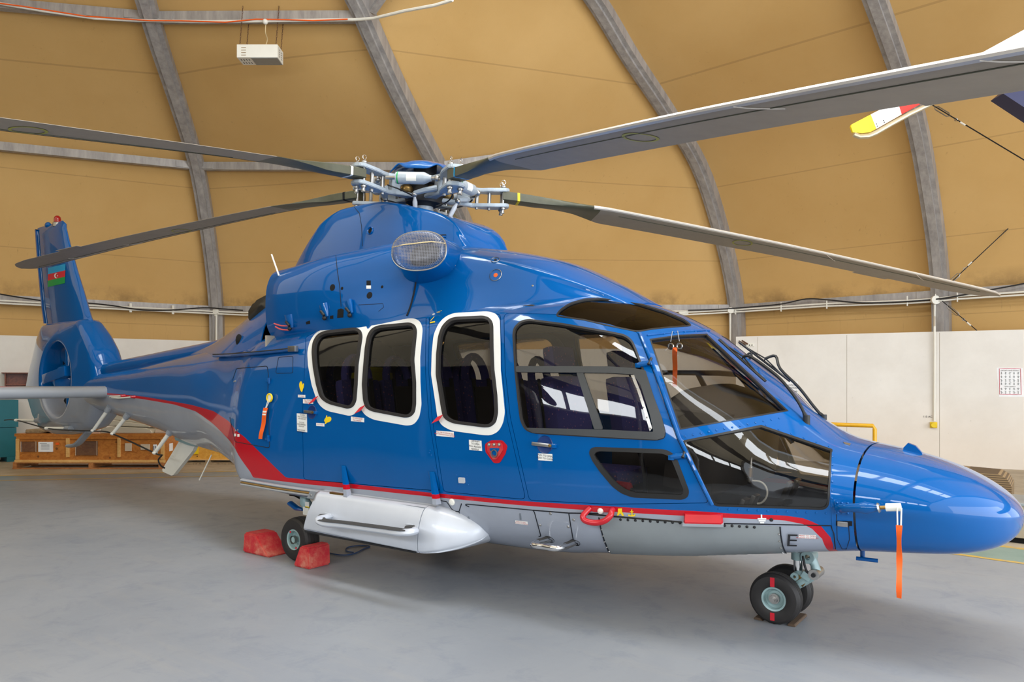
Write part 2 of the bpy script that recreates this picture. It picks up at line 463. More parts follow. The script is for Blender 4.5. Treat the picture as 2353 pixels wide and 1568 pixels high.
LWO = c4([(570,1125),(580,1095),(610,1085),(1060,1100),(1110,1125),(1140,1170),(1215,1370),(1207,1408),(1170,1425),(850,1410),(780,1385),(720,1340),(640,1245),(592,1175)])
LWG = c4([(602,1135),(620,1115),(650,1113),(1045,1128),(1088,1148),(1108,1185),(1178,1360),(1178,1382),(1155,1395),(860,1380),(800,1358),(745,1318),(665,1225),(620,1165)])
WSO = [(1492.5,779.6),(1560,770),(1624,767.5),(1720,858),(1812,945),(1690,966),(1563,988)]
CHO = fillet([(1567,1013),(1749,977),(1913,1033),(1905,1173),(1641,1164),(1617,1127)], [6,3,3,22,22,10])
EYE = c4([(350,245),(380,200),(450,155),(540,130),(640,122),(770,130),(900,160),(1060,210),(1180,260),(1243,308),(1100,318),(980,330),(880,347),(700,310),(540,272)])
DOOR_C = fillet([(1157,719),(1280,722),(1400,744),(1466,764),(1500,850),(1556,1008),(1630,1157),(1400,1160),(1216,1151),(1172,960),(1160,850)], [14,0,0,12,0,0,8,0,12,0,0])
DOOR_P = fillet([(986,716),(1150,722),(1154,850),(1166,965),(1209,1149),(1100,1139),(1019,1131),(992,960),(984,850)], [10,8,0,0,10,0,10,0,0])
DOOR_S = fillet([(702,775),(760,742),(860,724),(980,714),(978,850),(986,960),(1013,1130),(860,1117),(697,1103),(694,960)], [10,20,0,8,0,0,10,0,10,0])
def sm(px): return fillet(px, 60, 5)
W1O, W2O, W3O, W12B, W3B, LWO, LWG, EYE, CDO = (sm(p) for p in (W1O, W2O, W3O, W12B, W3B, LWO, LWG, EYE, CDO))
def L(px, step=7): return BODY.loop(px, step)
def shrink(px, d): return inset(px, d)
# ---- livery: blue above, red band, grey below, following the swoops of the photograph (a painted pattern in the aircraft's own X/Z)
UP = [(243,903),(330,912),(440,931),(490,945),(525,968),(560,1003),(610,1052),(657,1098)]
LO = [(243,907),(330,918),(400,930),(450,946),(490,975),(520,1005),(540,1030),(575,1085),(582,1098)]
def xz(q): x, v = BODY.hit(q); p = BODY.P(x, v)[0]; return (p[0], p[2])
def mono(pts):
    out = [pts[0]]
    for p in pts[1:]:
        if p[0] > out[-1][0]+.004: out.append(p)
    return out
UPX = mono([xz(q) for q in UP]+[xz(q) for q in [(800,1112),(1000,1134),(1200,1152),(1400,1164),(1600,1175),(1700,1182),(1800,1185),(1850,1192),(1885,1208),(1905,1228),(1914,1246),(1917,1256)]])
LOX = mono([xz(q) for q in LO]+[xz(q) for q in [(700,1113),(860,1128),(1000,1143),(1200,1162),(1400,1176),(1600,1187),(1700,1192),(1800,1196),(1850,1206),(1878,1223),(1890,1240),(1895,1256)]])
def livery():
    t = NT('livery_paint'); v = t.obj(); s = t.n('SeparateXYZ', ins={0: v})
    X0, X1 = -7.0, 4.0
    f = t.math('DIVIDE', t.math('SUBTRACT', s.outputs[0], X0), X1-X0, clamp=True)
    def crv(pts):
        c = t.n('FloatCurve', ins={'Factor': 1.0, 'Value': f}); m = c.mapping; cv = m.curves[0]
        P = [((x-X0)/(X1-X0), z/2.5) for x, z in pts]; P = [(0, P[0][1])]+P+[(P[-1][0]+.0006, .1), (1, .1)]
        while len(cv.points) > 2: cv.points.remove(cv.points[1])
        cv.points[0].location = P[0]; cv.points[1].location = P[-1]
        for p in P[1:-1]: cv.points.new(*p)
        for p in cv.points: p.handle_type = 'VECTOR'
        m.update(); return t.math('MULTIPLY', c.outputs[0], 2.5)
    up = t.math('GREATER_THAN', s.outputs[2], crv(UPX)); lo = t.math('GREATER_THAN', s.outputs[2], crv(LOX))
    n = t.noise(3, 4, .6, v)
    b = t.mix(n, tuple(c*.96 for c in BLUE), tuple(c*1.05 for c in BLUE))
    g = t.mix(t.noise(5, 5, .6, v), tuple(c*.90 for c in GREY), tuple(c*1.08 for c in GREY))
    col = t.mix(up, t.mix(lo, g, RED), b)
    ro = t.math('ADD', t.math('MULTIPLY', up, -.12), .34)
    nrm = t.bump(t.noise(1.6, 2, .5, v), .05, .02)
    MAT['livery'] = t.out(t.bsdf(Base_Color=col, Roughness=ro, Specular_IOR_Level=.05, Coat_Weight=.95, Coat_Roughness=.03, Coat_IOR=1.42, Normal=nrm, Coat_Normal=nrm))
livery()
XN = 3.862
full = [(x, 0.0) for x in np.linspace(-6.9, XN, 140)]+[(XN, v) for v in np.linspace(0, 1, 40)[1:-1]]+[(x, 1.0) for x in np.linspace(XN, -6.9, 140)]+[(-6.9, v) for v in np.linspace(1, 0, 30)[1:-1]]
lDC, lDP, lDS = L(DOOR_C), L(DOOR_P), L(DOOR_S)
lWS, lCH, lEY = L(WSO, 5), L(CHO, 6), L(EYE, 6)
lW1, lW2, lW3, lCD, lLW = L(W1O), L(W2O), L(W3O), L(CDO), L(LWO)
skin(BODY, full, [lDC, lDP, lDS, lWS, lCH, lEY], 'fuselage_shell', 'livery', HELI, 0, .035, .055, both=True)
def gap(px, d=1.3): return L(inset(px, d))
def door(name, outl, wins):
    """one door for each flank, with its glazing cut out"""
    o = skin(BODY, gap(outl), wins, name, 'livery', HELI, 0, .035, .05)
    return o, mirror_obj(o)
DC, DCm = door('cockpit_door', DOOR_C, [lCD, lLW])
DP, DPm = door('passenger_door', DOOR_P, [lW3])
DS, DSm = door('sliding_door', DOOR_S, [lW1, lW2])
for a, l in ((DC, 'starboard cockpit door with a big side window and a lower window'), (DP, 'narrow passenger door with one tall white-edged window'), (DS, 'long sliding door with two white-edged windows')): a['label'] = l
def pane(lp, mat, par, parm, name='window_pane', off=-.012):
    o = skin(BODY, lp, [], name, mat, par, off, 0, .07); return o, mirror_obj(o, parm)
def ring(po, pi, mat, name, par, parm, off=.006, th=.012, step=7):
    o = skin(BODY, L(po, step), [L(pi, step)], name, mat, par, off, th, .06); return o, (mirror_obj(o, parm) if parm is not None else None)
for (O, par, parm) in ((W1O, DS, DSm), (W2O, DS, DSm), (W3O, DP, DPm)):
    pane(L(O), 'cabin_glass', par, parm)
    ring(O, inset(O, 6.5), 'rubber', 'window_seal', par, parm, .012, .03)
skin(BODY, L(W12B, 6), [L(inset(W1O, -.6), 6), L(inset(W2O, -.6), 6)], 'window_surround', 'white_paint', DS, .0035, .003, .05); mirror_obj(DS.children[-1], DSm)
skin(BODY, L(W3B, 6), [L(inset(W3O, -.6), 6)], 'window_surround', 'white_paint', DP, .0035, .003, .05)
# port flank shows only its inside, the surround is outside only
pane(lCD, 'cockpit_glass', DC, DCm); ring(CDO, inset(CDO, 4.5), 'rubber', 'window_seal', DC, DCm, .004, .02)
pane(L(LWG), 'cabin_glass', DC, DCm); ring(LWO, LWG, 'black_trim', 'window_seal', DC, DCm, .004, .02)
# sliding-window frame in the cockpit door
SLF = fillet(c4([(105,567),(700,570),(862,583),(935,600),(985,755),(1040,900),(1062,985),(1055,1026),(1008,1040),(700,1024),(215,995),(160,962),(700,975),(988,990),(965,880),(905,690),(858,622),(700,612),(105,605)]), 4)
o = skin(BODY, L(SLF, 6), [], 'sliding_window_frame', 'dark_trim', DC, .014, .02, .06); mirror_obj(o, DCm)
SLB = fillet(c4([(492,606),(535,606),(582,742),(632,880),(662,972),(606,970),(572,860),(530,730)]), 3)
o = skin(BODY, L(SLB, 6), [], 'sliding_window_bar', 'dark_trim', DC, .010, .014, .05); mirror_obj(o, DCm)
STR = c4([(843,627),(864,627),(905,730),(945,850),(980,965),(965,985),(925,850),(885,730)])
o = skin(BODY, L(STR, 6), [], 'sliding_window_strip', 'steel', DC, .016, .004, .04)
for q in c4([(857,648),(880,708),(902,770),(924,832),(947,897),(969,966)]): MB().ball(BODY.pt(q, .017), .006, 8).build('frame_rivet', 'steel', DC)
# windshield (starboard and port halves), chin windows and eyebrow windows belong to the airframe
for (lp, outl, mat, nm_) in ((lWS, WSO, 'windshield_glass', 'windshield_pane'), (lCH, CHO, 'cockpit_glass', 'chin_window_pane'), (lEY, EYE, 'roof_glass', 'roof_window_pane')):
    o = skin(BODY, lp, [], nm_, mat, HELI, -.008, 0, .07); mirror_obj(o, HELI)
    o2, _ = ring(outl, inset(outl, 3.2 if nm_ != 'chin_window_pane' else 5), 'black_trim', 'glazing_seal', HELI, None, .0015, .012, 5); mirror_obj(o2, HELI)
# ---- nose cone (radome)
def nose():
    T = np.linspace(0, 1, 34); V = []; F = []; n = 72
    base = []
    th = np.linspace(-PI/2, PI*1.5, n, endpoint=False)
    vv = BODY.P(np.full(200, XN), np.linspace(0, 1, 200))
    for a in th:
        # point of the seam section in this direction from its centre
        c = (0, .865); half = a if a <= PI/2 else PI-a
        ang = np.arctan2(vv[:, 2]-c[1], -vv[:, 1]); k = int(np.argmin(np.abs(ang-half)))
        base.append((math.copysign(-vv[k, 1], math.cos(a)) if abs(math.cos(a)) > 1e-6 else 0, vv[k, 2]-c[1]))
    for t in T:
        u = math.sin(t*PI/2); x = XN+.012+.762*u; e = math.sqrt(max(0, 1-u**3.6)) if t < 1 else 0
        st_, sb_, sw_ = (max(0, 1-u**3)**.5 if t < 1 else 0)*(1-.42*u), (max(0, 1-u**4.6)**.5 if t < 1 else 0)*(1-.20*u), e*(1-.16*u)
        cz = .865-.045*u**3
        for (y, z) in base: V.append((x, -y*sw_, cz+z*(st_ if z > 0 else sb_)))
    for i in range(len(T)-1):
        for k in range(n): F.append((i*n+k, i*n+(k+1) % n, (i+1)*n+(k+1) % n, (i+1)*n+k))
    o = mesh_obj('nose_cone', V, F, 'livery', HELI); bm = bmesh.new(); bm.from_mesh(o.data)
    bmesh.ops.remove_doubles(bm, verts=list(bm.verts), dist=1e-4); bmesh.ops.recalc_face_normals(bm, faces=list(bm.faces)); bm.to_mesh(o.data); bm.free(); return o
NOSE = nose()
# ---- upper cowlings
FC = Loft([
 (.60, [(.87, 2.06), (.80, 2.19), (.74, 2.34), (.70, 2.50), (.65, 2.64), (.55, 2.72), (.39, 2.755), (.2, 2.77), (0, 2.78)]),
 (1.05, [(.86, 2.07), (.77, 2.19), (.70, 2.32), (.66, 2.46), (.60, 2.57), (.49, 2.63), (.35, 2.67), (.18, 2.69), (0, 2.695)]),
 (1.6, [(.66, 2.10), (.64, 2.18), (.60, 2.27), (.55, 2.37), (.50, 2.44), (.41, 2.49), (.29, 2.53), (.15, 2.55), (0, 2.555)]),
 (2.05, [(.46, 2.10), (.45, 2.14), (.43, 2.19), (.40, 2.23), (.39, 2.27), (.31, 2.30), (.21, 2.325), (.11, 2.34), (0, 2.345)]),
 (2.35, [(.30, 2.02), (.29, 2.05), (.28, 2.08), (.26, 2.11), (.23, 2.13), (.19, 2.15), (.13, 2.165), (.08, 2.17), (0, 2.172)]),
], closed_ends=False); FC.prep()
def rect(l, v0=0.0, v1=1.0, n=50):
    a, b = l.xs[0], l.xs[-1]
    return [(x, v0) for x in np.linspace(a, b, n)]+[(b, v) for v in np.linspace(v0, v1, 24)[1:-1]]+[(x, v1) for x in np.linspace(b, a, n)]+[(a, v) for v in np.linspace(v1, v0, 24)[1:-1]]
skin(FC, rect(FC), [], 'forward_cowling', 'blue_paint', HELI, 0, .01, .06, both=True)
EC = Loft([   # starboard engine cowling; x runs aft to forward
 (-1.30, [(.72, 1.97), (.80, 2.10), (.82, 2.24), (.82, 2.38), (.80, 2.52), (.73, 2.64), (.58, 2.69), (.40, 2.70), (.25, 2.69)]),
 (-1.0, [(.78, 1.98), (.86, 2.11), (.89, 2.26), (.89, 2.42), (.85, 2.56), (.75, 2.66), (.58, 2.70), (.40, 2.71), (.25, 2.70)]),
 (-.60, [(.83, 2.01), (.89, 2.13), (.91, 2.27), (.91, 2.42), (.87, 2.57), (.77, 2.69), (.60, 2.74), (.40, 2.75), (.25, 2.74)]),
 (.0, [(.88, 2.03), (.88, 2.16), (.86, 2.30), (.84, 2.44), (.80, 2.60), (.71, 2.72), (.57, 2.78), (.40, 2.80), (.25, 2.80)]),
 (.62, [(.87, 2.06), (.80, 2.19), (.75, 2.34), (.72, 2.50), (.67, 2.66), (.58, 2.77), (.42, 2.82), (.30, 2.83), (.2, 2.83)]),
], closed_ends=False); EC.prep()
o = skin(EC, rect(EC), [], 'engine_cowling', 'blue_paint', HELI, 0, .012, .06); mirror_obj(o, HELI)
DG = Loft([   # mast fairing
 (-2.05, [(.20, 2.36), (.19, 2.39), (.18, 2.41), (.16, 2.43), (.14, 2.45), (.11, 2.46), (.07, 2.465), (.03, 2.47), (0, 2.47)]),
 (-1.90, [(.24, 2.38), (.235, 2.44), (.22, 2.49), (.20, 2.53), (.18, 2.56), (.14, 2.585), (.09, 2.59), (.04, 2.59), (0, 2.59)]),
 (-1.66, [(.30, 2.42), (.295, 2.54), (.28, 2.64), (.26, 2.71), (.23, 2.76), (.18, 2.79), (.12, 2.80), (.06, 2.80), (0, 2.80)]),
 (-1.45, [(.34, 2.45), (.335, 2.62), (.32, 2.75), (.30, 2.86), (.27, 2.93), (.22, 2.965), (.14, 2.975), (.07, 2.98), (0, 2.98)]),
 (-1.24, [(.38, 2.45), (.375, 2.69), (.36, 2.86), (.335, 2.99), (.30, 3.08), (.25, 3.125), (.17, 3.135), (.08, 3.14), (0, 3.14)]),
 (-1.12, [(.40, 2.45), (.39, 2.70), (.375, 2.89), (.35, 3.03), (.32, 3.14), (.27, 3.195), (.18, 3.205), (.09, 3.21), (0, 3.21)]),
 (-.80, [(.44, 2.45), (.43, 2.72), (.41, 2.92), (.38, 3.08), (.34, 3.20), (.29, 3.27), (.20, 3.275), (.1, 3.275), (0, 3.275)]),
 (-.30, [(.48, 2.45), (.47, 2.70), (.45, 2.90), (.42, 3.06), (.38, 3.18), (.34, 3.25), (.22, 3.25), (.1, 3.25), (0, 3.25)]),
 (.25, [(.50, 2.45), (.49, 2.66), (.47, 2.82), (.44, 2.95), (.41, 3.05), (.37, 3.12), (.24, 3.12), (.12, 3.12), (0, 3.12)]),
 (.62, [(.44, 2.45), (.43, 2.60), (.41, 2.72), (.38, 2.83), (.35, 2.91), (.31, 2.97), (.2, 2.98), (.1, 2.98), (0, 2.98)]),
 (.75, [(.38, 2.45), (.37, 2.58), (.36, 2.68), (.34, 2.77), (.31, 2.80), (.28, 2.83), (.18, 2.845), (.09, 2.85), (0, 2.85)]),
 (.84, [(.26, 2.45), (.25, 2.53), (.24, 2.59), (.22, 2.60), (.20, 2.62), (.17, 2.63), (.12, 2.635), (.06, 2.64), (0, 2.64)]),
], closed_ends=False); DG.prep()
skin(DG, rect(DG), [], 'mast_fairing', 'blue_paint', HELI, 0, .01, .06, both=True, angle=40)
TC = Loft([   # cowling that runs from the engines down onto the tail boom
 (-3.75, [(.26, 1.80), (.23, 1.86), (.19, 1.91), (.14, 1.95), (.09, 1.97), (.04, 1.98), (0, 1.98)]),
 (-3.3, [(.36, 1.80), (.32, 1.88), (.27, 1.95), (.21, 2.01), (.13, 2.05), (.06, 2.065), (0, 2.07)]),
 (-2.7, [(.52, 1.84), (.46, 1.95), (.38, 2.06), (.29, 2.16), (.19, 2.22), (.09, 2.25), (0, 2.255)]),
 (-2.1, [(.66, 1.88), (.60, 2.04), (.50, 2.20), (.38, 2.34), (.25, 2.42), (.12, 2.46), (0, 2.47)]),
 (-1.5, [(.75, 1.92), (.70, 2.12), (.60, 2.32), (.48, 2.48), (.33, 2.58), (.16, 2.63), (0, 2.64)]),
], closed_ends=False); TC.prep()
skin(TC, rect(TC), [], 'tail_cowling', 'blue_paint', HELI, 0, .01, .06, both=True)
o = MB()
m_ = o.tube([(-6.7, 0, 1.72), (-5.2, 0, 1.82), (-3.7, 0, 1.93), (-3.0, 0, 2.02)], [.11, .13, .14, .12], 16, flat=1.15).build('drive_shaft_cover', 'blue_paint', HELI)
# ================================================================== tail: fin, shrouded rotor, stabiliser, aerials
_c = onY((124.6, 872), -.26); FCX, FCZ = _c.x, _c.z
SO = [(104,747),(92,774),(77.5,827),(67,860),(60,896),(67,923),(77.5,957.5),(94,986),(126.5,997.6),(167,999),(196,996),(228.6,984),(247,955.5),(256,905),(253,834),(245,802),(228.6,765.7),(210,733),(160,738)]
out2 = [(p.x-FCX, p.z-FCZ) for p in (onY(q, 0) for q in SO)]
out2 = densify(fillet(out2, .12), .05)
def shroud():
    n = 96; ri, rl = .56, .62; V = []; F = []
    prof = []
    for k in range(n):
        th = 2*PI*k/n; d = (math.cos(th), math.sin(th)); R = .9
        for i in range(len(out2)):
            a = out2[i]; b = out2[(i+1) % len(out2)]
            ex, ez = b[0]-a[0], b[1]-a[1]; den = d[0]*ez-d[1]*ex
            if abs(den) < 1e-9: continue
            t = (a[0]*ez-a[1]*ex)/den; s = (a[0]*d[1]-a[1]*d[0])/den
            if t > 0 and 0 <= s <= 1: R = t; break
        fwd = max(0, math.cos(th)); up = max(0, math.sin(th)); aft = max(0, -math.cos(th))
        hl = .24+.03*fwd; te = .03+.17*fwd**1.5+.05*up
        pr = [(ri, 0), (ri, hl*.5), (ri+.004, hl*.8), (ri+.015, hl*.95), (ri+.04, hl), (ri+.08, hl*.985)]
        for u in (.25, .5, .72, .88, .96, 1.0):
            w = hl*.985+(te-hl*.985)*(u**1.3); r = ri+.08+(R-ri-.08)*u
            if u > .9: w *= (.8 if u < 1 else .0) if te > .08 else (.8 if u < 1 else .3)
            pr.append((r, w))
        prof.append([(d, r, w) for r, w in pr]); m = len(pr)
    for sgn in (-1, 1):
        b0 = len(V)
        for k in range(n):
            for d, r, w in prof[k]: V.append((FCX+d[0]*r, sgn*w, FCZ+d[1]*r))
        for k in range(n):
            l = (k+1) % n
            for j in range(m-1):
                f = (b0+k*m+j, b0+l*m+j, b0+l*m+j+1, b0+k*m+j+1); F.append(f if sgn > 0 else f[::-1])
    o = mesh_obj('fan_shroud', V, F, 'livery', HELI); bm = bmesh.new(); bm.from_mesh(o.data)
    bmesh.ops.remove_doubles(bm, verts=list(bm.verts), dist=1e-4); bmesh.ops.recalc_face_normals(bm, faces=list(bm.faces)); bm.to_mesh(o.data); bm.free()
    return o
shroud()
# fin: airfoil sections stacked upwards
def airfoil(n=13, th=.5):
    P = []
    for k in range(n):
        u = .5*(1-math.cos(PI*k/(n-1))); P.append((u, th*(2.97*math.sqrt(u)-1.26*u-3.52*u*u+2.84*u**3-1.02*u**4)+.012))
    return P
def fin_at(z):
    le = [(onY(q, 0).z, onY(q, 0).x) for q in [(222,752),(210,733),(192,670),(180,631),(161,561.6),(152,523)]]
    te = [(onY(q, 0).z, onY(q, 0).x) for q in [(108,752),(102,708.6),(92,606),(86,521)]]
    f = lambda L: float(np.interp(z, [a for a, b in L], [b for a, b in L]))
    return f(le), f(te)
ZB, ZT = onY((160,745), 0).z, onY((118,515), 0).z
V = []; F = []; af = airfoil(); ns = 26
for i in range(ns):
    t = i/(ns-1); z = ZB+(ZT-ZB)*t; le, te = fin_at(z); c = le-te; tk = .34-.16*t
    cap = 1.0 if t < .97 else (.6 if i < ns-1 else .05); sh = 0 if t < .97 else .02*(i-(ns-2))
    ring_ = [(u, y) for u, y in af]+[(u, -y) for u, y in af[::-1][:-1]]
    for u, y in ring_: V.append((le-sh*6*(1-u)-c*u, y*tk*cap*.5, z))
    m = len(ring_)
for i in range(ns-1):
    for k in range(m): F.append((i*m+k, i*m+(k+1) % m, (i+1)*m+(k+1) % m, (i+1)*m+k))
F.append(tuple(range((ns-1)*m, ns*m)))
o = mesh_obj('tail_fin', V, F, 'livery', HELI); o.data.set_sharp_from_angle(angle=math.radians(40))
def fin_y(x, z):
    le, te = fin_at(z); u = min(max((le-x)/(le-te), 0), 1); t = (z-ZB)/(ZT-ZB)
    y = (.5)*(2.97*math.sqrt(u)-1.26*u-3.52*u*u+2.84*u**3-1.02*u**4)+.012
    return -y*(.34-.16*t)*.5
def fin_pt(q, off=.004):
    p = onY(q, -.08)
    for _ in range(4): p = onY(q, fin_y(p.x, p.z)-off)
    return p
# trailing-edge strip
m_ = MB(); P = [fin_at(z)[1] for z in np.linspace(ZB+.05, ZT-.02, 8)]
m_.add([(x-.01, s_*.028, z) for x, z in zip(P, np.linspace(ZB+.05, ZT-.02, 8)) for s_ in (-1, 1)]+[(x-.06, s_*.022, z) for x, z in zip(P, np.linspace(ZB+.05, ZT-.02, 8)) for s_ in (-1, 1)],
       [(2*i, 2*i+2, 18+2*i, 16+2*i) for i in range(7)]+[(2*i+1, 17+2*i, 19+2*i, 2*i+3) for i in range(7)]+[(16+2*i, 18+2*i, 19+2*i, 17+2*i) for i in range(7)]+[(14, 15, 31, 30), (0, 16, 17, 1)])
m_.build('fin_trailing_strip', 'blue_paint', HELI)
# flag painted on the fin
def quadstrip(Q, name, mat, par, n=6):
    V = []; F = []
    for j in range(n+1):
        for i in range(n+1):
            a = Vector(Q[0]).lerp(Vector(Q[1]), i/n); b = Vector(Q[3]).lerp(Vector(Q[2]), i/n); q = a.lerp(b, j/n); V.append(fin_pt(q))
    F = [(j*(n+1)+i, j*(n+1)+i+1, (j+1)*(n+1)+i+1, (j+1)*(n+1)+i) for j in range(n) for i in range(n)]
    return mesh_obj(name, V, F, mat, par)
mk('flag_blue', (0, 150, 205), .4); mk('flag_red', (205, 30, 48), .4); mk('flag_green', (0, 150, 70), .4)
qa, qb, qc, qd = Vector((110.5, 616)), Vector((150.5, 606.5)), Vector((149, 651)), Vector((109.5, 660))
lf = lambda t: qa.lerp(qd, t); rf = lambda t: qb.lerp(qc, t)
flag = quadstrip([lf(0), rf(0), rf(.335), lf(.335)], 'flag', 'flag_blue', HELI); flag['label'] = 'tricolour flag of blue, red and green bands on the tail fin'
quadstrip([lf(.335), rf(.335), rf(.665), lf(.665)], 'flag_band', 'flag_red', flag)
quadstrip([lf(.665), rf(.665), rf(1), lf(1)], 'flag_band', 'flag_green', flag)
def finpoly(P2, name, mat, par):
    V = [fin_pt(q, .006) for q in P2]; c = sum(V, Vector())/len(V)
    return mesh_obj(name, V+[c], [(i, (i+1) % len(V), len(V)) for i in range(len(V))], mat, par, False)
V = []; F = []; n = 20                                              # crescent as a strip between two arcs
for k in range(n+1):
    a = math.radians(45+270*k/n); w_ = 3.0
    oq = (129+5.6*math.cos(a)*.8, 634+5.6*math.sin(a)); iq = (130.6+4.4*math.cos(a)*.75, 634+4.4*math.sin(a)); V += [fin_pt(oq, .007), fin_pt(iq, .007)]
F = [(2*i, 2*i+2, 2*i+3, 2*i+1) for i in range(n)]
mesh_obj('flag_crescent', V, F, 'white_paint', flag)
finpoly([(132.2+(2.0 if k % 2 == 0 else 1.0)*math.cos(k*PI/8)*.85, 634+(2.0 if k % 2 == 0 else 1.0)*math.sin(k*PI/8)) for k in range(16)], 'flag_star', 'white_paint', flag)
# beacon on the fin
p = onY((132, 513), 0)
bk = MB().lathe([(0, -.06), (.065, -.06), (.065, 0), (.055, .012), (0, .012)], p, (0, 0, 1), 20).build('beacon_base', 'steel', HELI)
mk('red_lens', (150, 14, 18), .12, 0, .6, .05)
MB().lathe([(.052, 0), (.052, .05), (.045, .085), (.025, .105), (0, .11)], p+Vector((0, 0, .01)), (0, 0, 1), 20).build('beacon_lens', 'red_lens', bk)
p = onY((110, 518), 0); MB().ball(p, .06, 12, (1.3, .7, .9)).build('fin_tip_fairing', 'blue_paint', HELI)
# fan inside the shroud
fan = MB().lathe([(0, -.26), (.10, -.25), (.19, -.19), (.235, -.10), (.24, .22), (.14, .30), (0, .32)], (FCX, 0, FCZ), (0, 1, 0), 36).build('fan_hub', 'blue_paint', HELI)
for k in range(10):
    a = 2*PI*k/10+.15; d = Vector((math.cos(a), 0, math.sin(a))); t = Vector((-math.sin(a), 0, math.cos(a))); V = []; 
    m = MB()
    for r, c, w in ((.22, .05, .35), (.36, .055, .30), (.54, .055, .22)):
        for (u, v) in ((-1, -.12), (0, -.16), (1, .0), (0, .12)): V.append(Vector((FCX, .06, FCZ))+d*r+(t*math.cos(w)+Vector((0, math.sin(w), 0)))*c*u+Vector((0, 1, 0))*v*.06)
    F = [(4*i+j, 4*i+(j+1) % 4, 4*i+4+(j+1) % 4, 4*i+4+j) for i in range(2) for j in range(4)]+[(3, 2, 1, 0), (8, 9, 10, 11)]
    m.add(V, F); m.build('fan_blade', 'mast_dark', fan)
c = Vector((FCX, -.17, FCZ))
MB().box(c+Vector((.0, -.06, .06)), (.80, .10, .15), Matrix.Rotation(math.radians(-9), 3, 'Y'), .015).build('gearbox_arm', 'blue_paint', fan)
MB().cyl(Vector((FCX+.10, -.08, FCZ-.55)), Vector((FCX+.04, -.08, FCZ+.56)), .045, 16).build('stator_strut', 'blue_paint', fan)
MB().cyl(Vector((FCX+.10, -.08, FCZ-.23)), Vector((FCX+.10, -.08, FCZ-.16)), .049, 16).build('yellow_band', 'brass', fan)
MB().cyl(Vector((FCX+.10, .0, FCZ)), Vector((FCX+.50, .1, FCZ+.26)), .03, 12).build('stator_strut', 'black_trim', fan)
# stabiliser
def stab():
    ps = []
    for y in np.linspace(-1.76, 1.76, 15):
        c = .50-.08*abs(y)/1.76; xl = -5.58-.06*abs(y); z = 1.44
        ps.append([(xl-u*c, y, z+t_*.16) for u, t_ in [(0, 0), (.02, .25), (.08, .42), (.25, .55), (.5, .42), (1, .03), (1, -.03), (.5, -.36), (.25, -.45), (.08, -.4), (.02, -.22)]])
    V = [p for q in ps for p in q]; k = 11
    F = [(i*k+j, i*k+(j+1) % k, (i+1)*k+(j+1) % k, (i+1)*k+j) for i in range(14) for j in range(k)]+[tuple(range(k))[::-1], tuple(range(14*k, 15*k))]
    m = MB(); m.add(V, F); return m.build('horizontal_stabiliser', 'grey_paint', HELI, angle=50)
st = stab(); MB().box((-5.86, -.9, 1.52), (.22, 1.66, .006)).build('red_stripe', 'red_paint', st)
# aerial posts under the boom and the wire they carry
wire = [(10, 966), (37, 966)]
posts = [((84, 967), (37, 966), -.1), ((153, 985), (107, 984.5), -.2), ((246, 945), (214, 990), -.28), ((289, 960), (259, 997), -.3), ((388, 997), (356, 1041), -.35)]
hf = None
for a, b, Y in posts:
    pa, pb = onY(a, Y), onY(b, Y-.06)
    o = MB().cyl(pa.lerp(pb, -.12), pb, .026, 14, .022).build('aerial_post', 'white_plastic', HELI)
    MB().cyl(pa.lerp(pb, -.22), pa.lerp(pb, .02), .045, 14, .040).build('post_socket', 'grey_paint', o)
    MB().ball(pb, .034, 10, (1, 1, .7)).build('post_tip', 'white_plastic', o)
W = [onY((10, 966), -.16), onY((37, 966), -.16), onY((107, 984.5), -.26), onY((162, 989), -.3), onY((214, 991), -.34), onY((240, 992), -.35), onY((259, 997.5), -.36), onY((310, 1020), -.38), onY((356, 1042), -.41), onY((369, 1046), -.41), onY((372, 1047), -.41), onY((364, 1057), -.41), onY((369, 1070), -.41), onY((378, 1076), -.41)]
MB().tube(spline(W, 4), .010, 6).build('aerial_wire', 'black_trim', HELI)
# blade-like white aerial, tail skid and whip aerials
pl = [onY(q, -.1) for q in [(417,1012), (452,1025), (447,1036), (403,1091), (398,1093), (378,1084), (377,1079)]]
MB().prism([p+Vector((0, .025, 0)) for p in pl], (0, -1, 0), .05).build('blade_aerial', 'white_plastic', HELI, smooth=False)
pl = [onY(q, -.1) for q in [(411,1005), (430,1003), (462,1018), (460,1026), (440,1022), (413,1011)]]
MB().prism([p+Vector((0, .06, 0)) for p in pl], (0, -1, 0), .12).build('aerial_base', 'gear_paint', HELI)
sk = spline([onY(q, 0) for q in [(206,990), (192,1006), (180,1019), (170,1024), (159,1025)]], 5)
MB().tube(sk, [.03]*len(sk), 10, flat=2.0).build('tail_skid', 'grey_paint', HELI)
MB().tube([onY((486,1046), -.45), onY((458,1104), -.5)], .007, 6).build('whip_aerial', 'white_plastic', HELI)
_b = EC.pt((641,634)); MB().tube([_b, onY((624,585), _b.y)], .008, 6).build('whip_aerial', 'white_plastic', HELI)
for a, b, c_ in [((287,910), (262,911), (258,913)), ((310,912.5), (282,914.5), (262,913.5))]:
    pa = BODY.pt(a, .02)
    o = MB().tube([pa, BODY.pt(b, .05), BODY.pt(c_, .03)], .010, 8).build('static_rod', 'white_plastic', HELI)
    MB().cyl(BODY.pt(a, 0), BODY.pt(a, .05), .022, 12, .014).build('rod_base', 'red_paint', o)
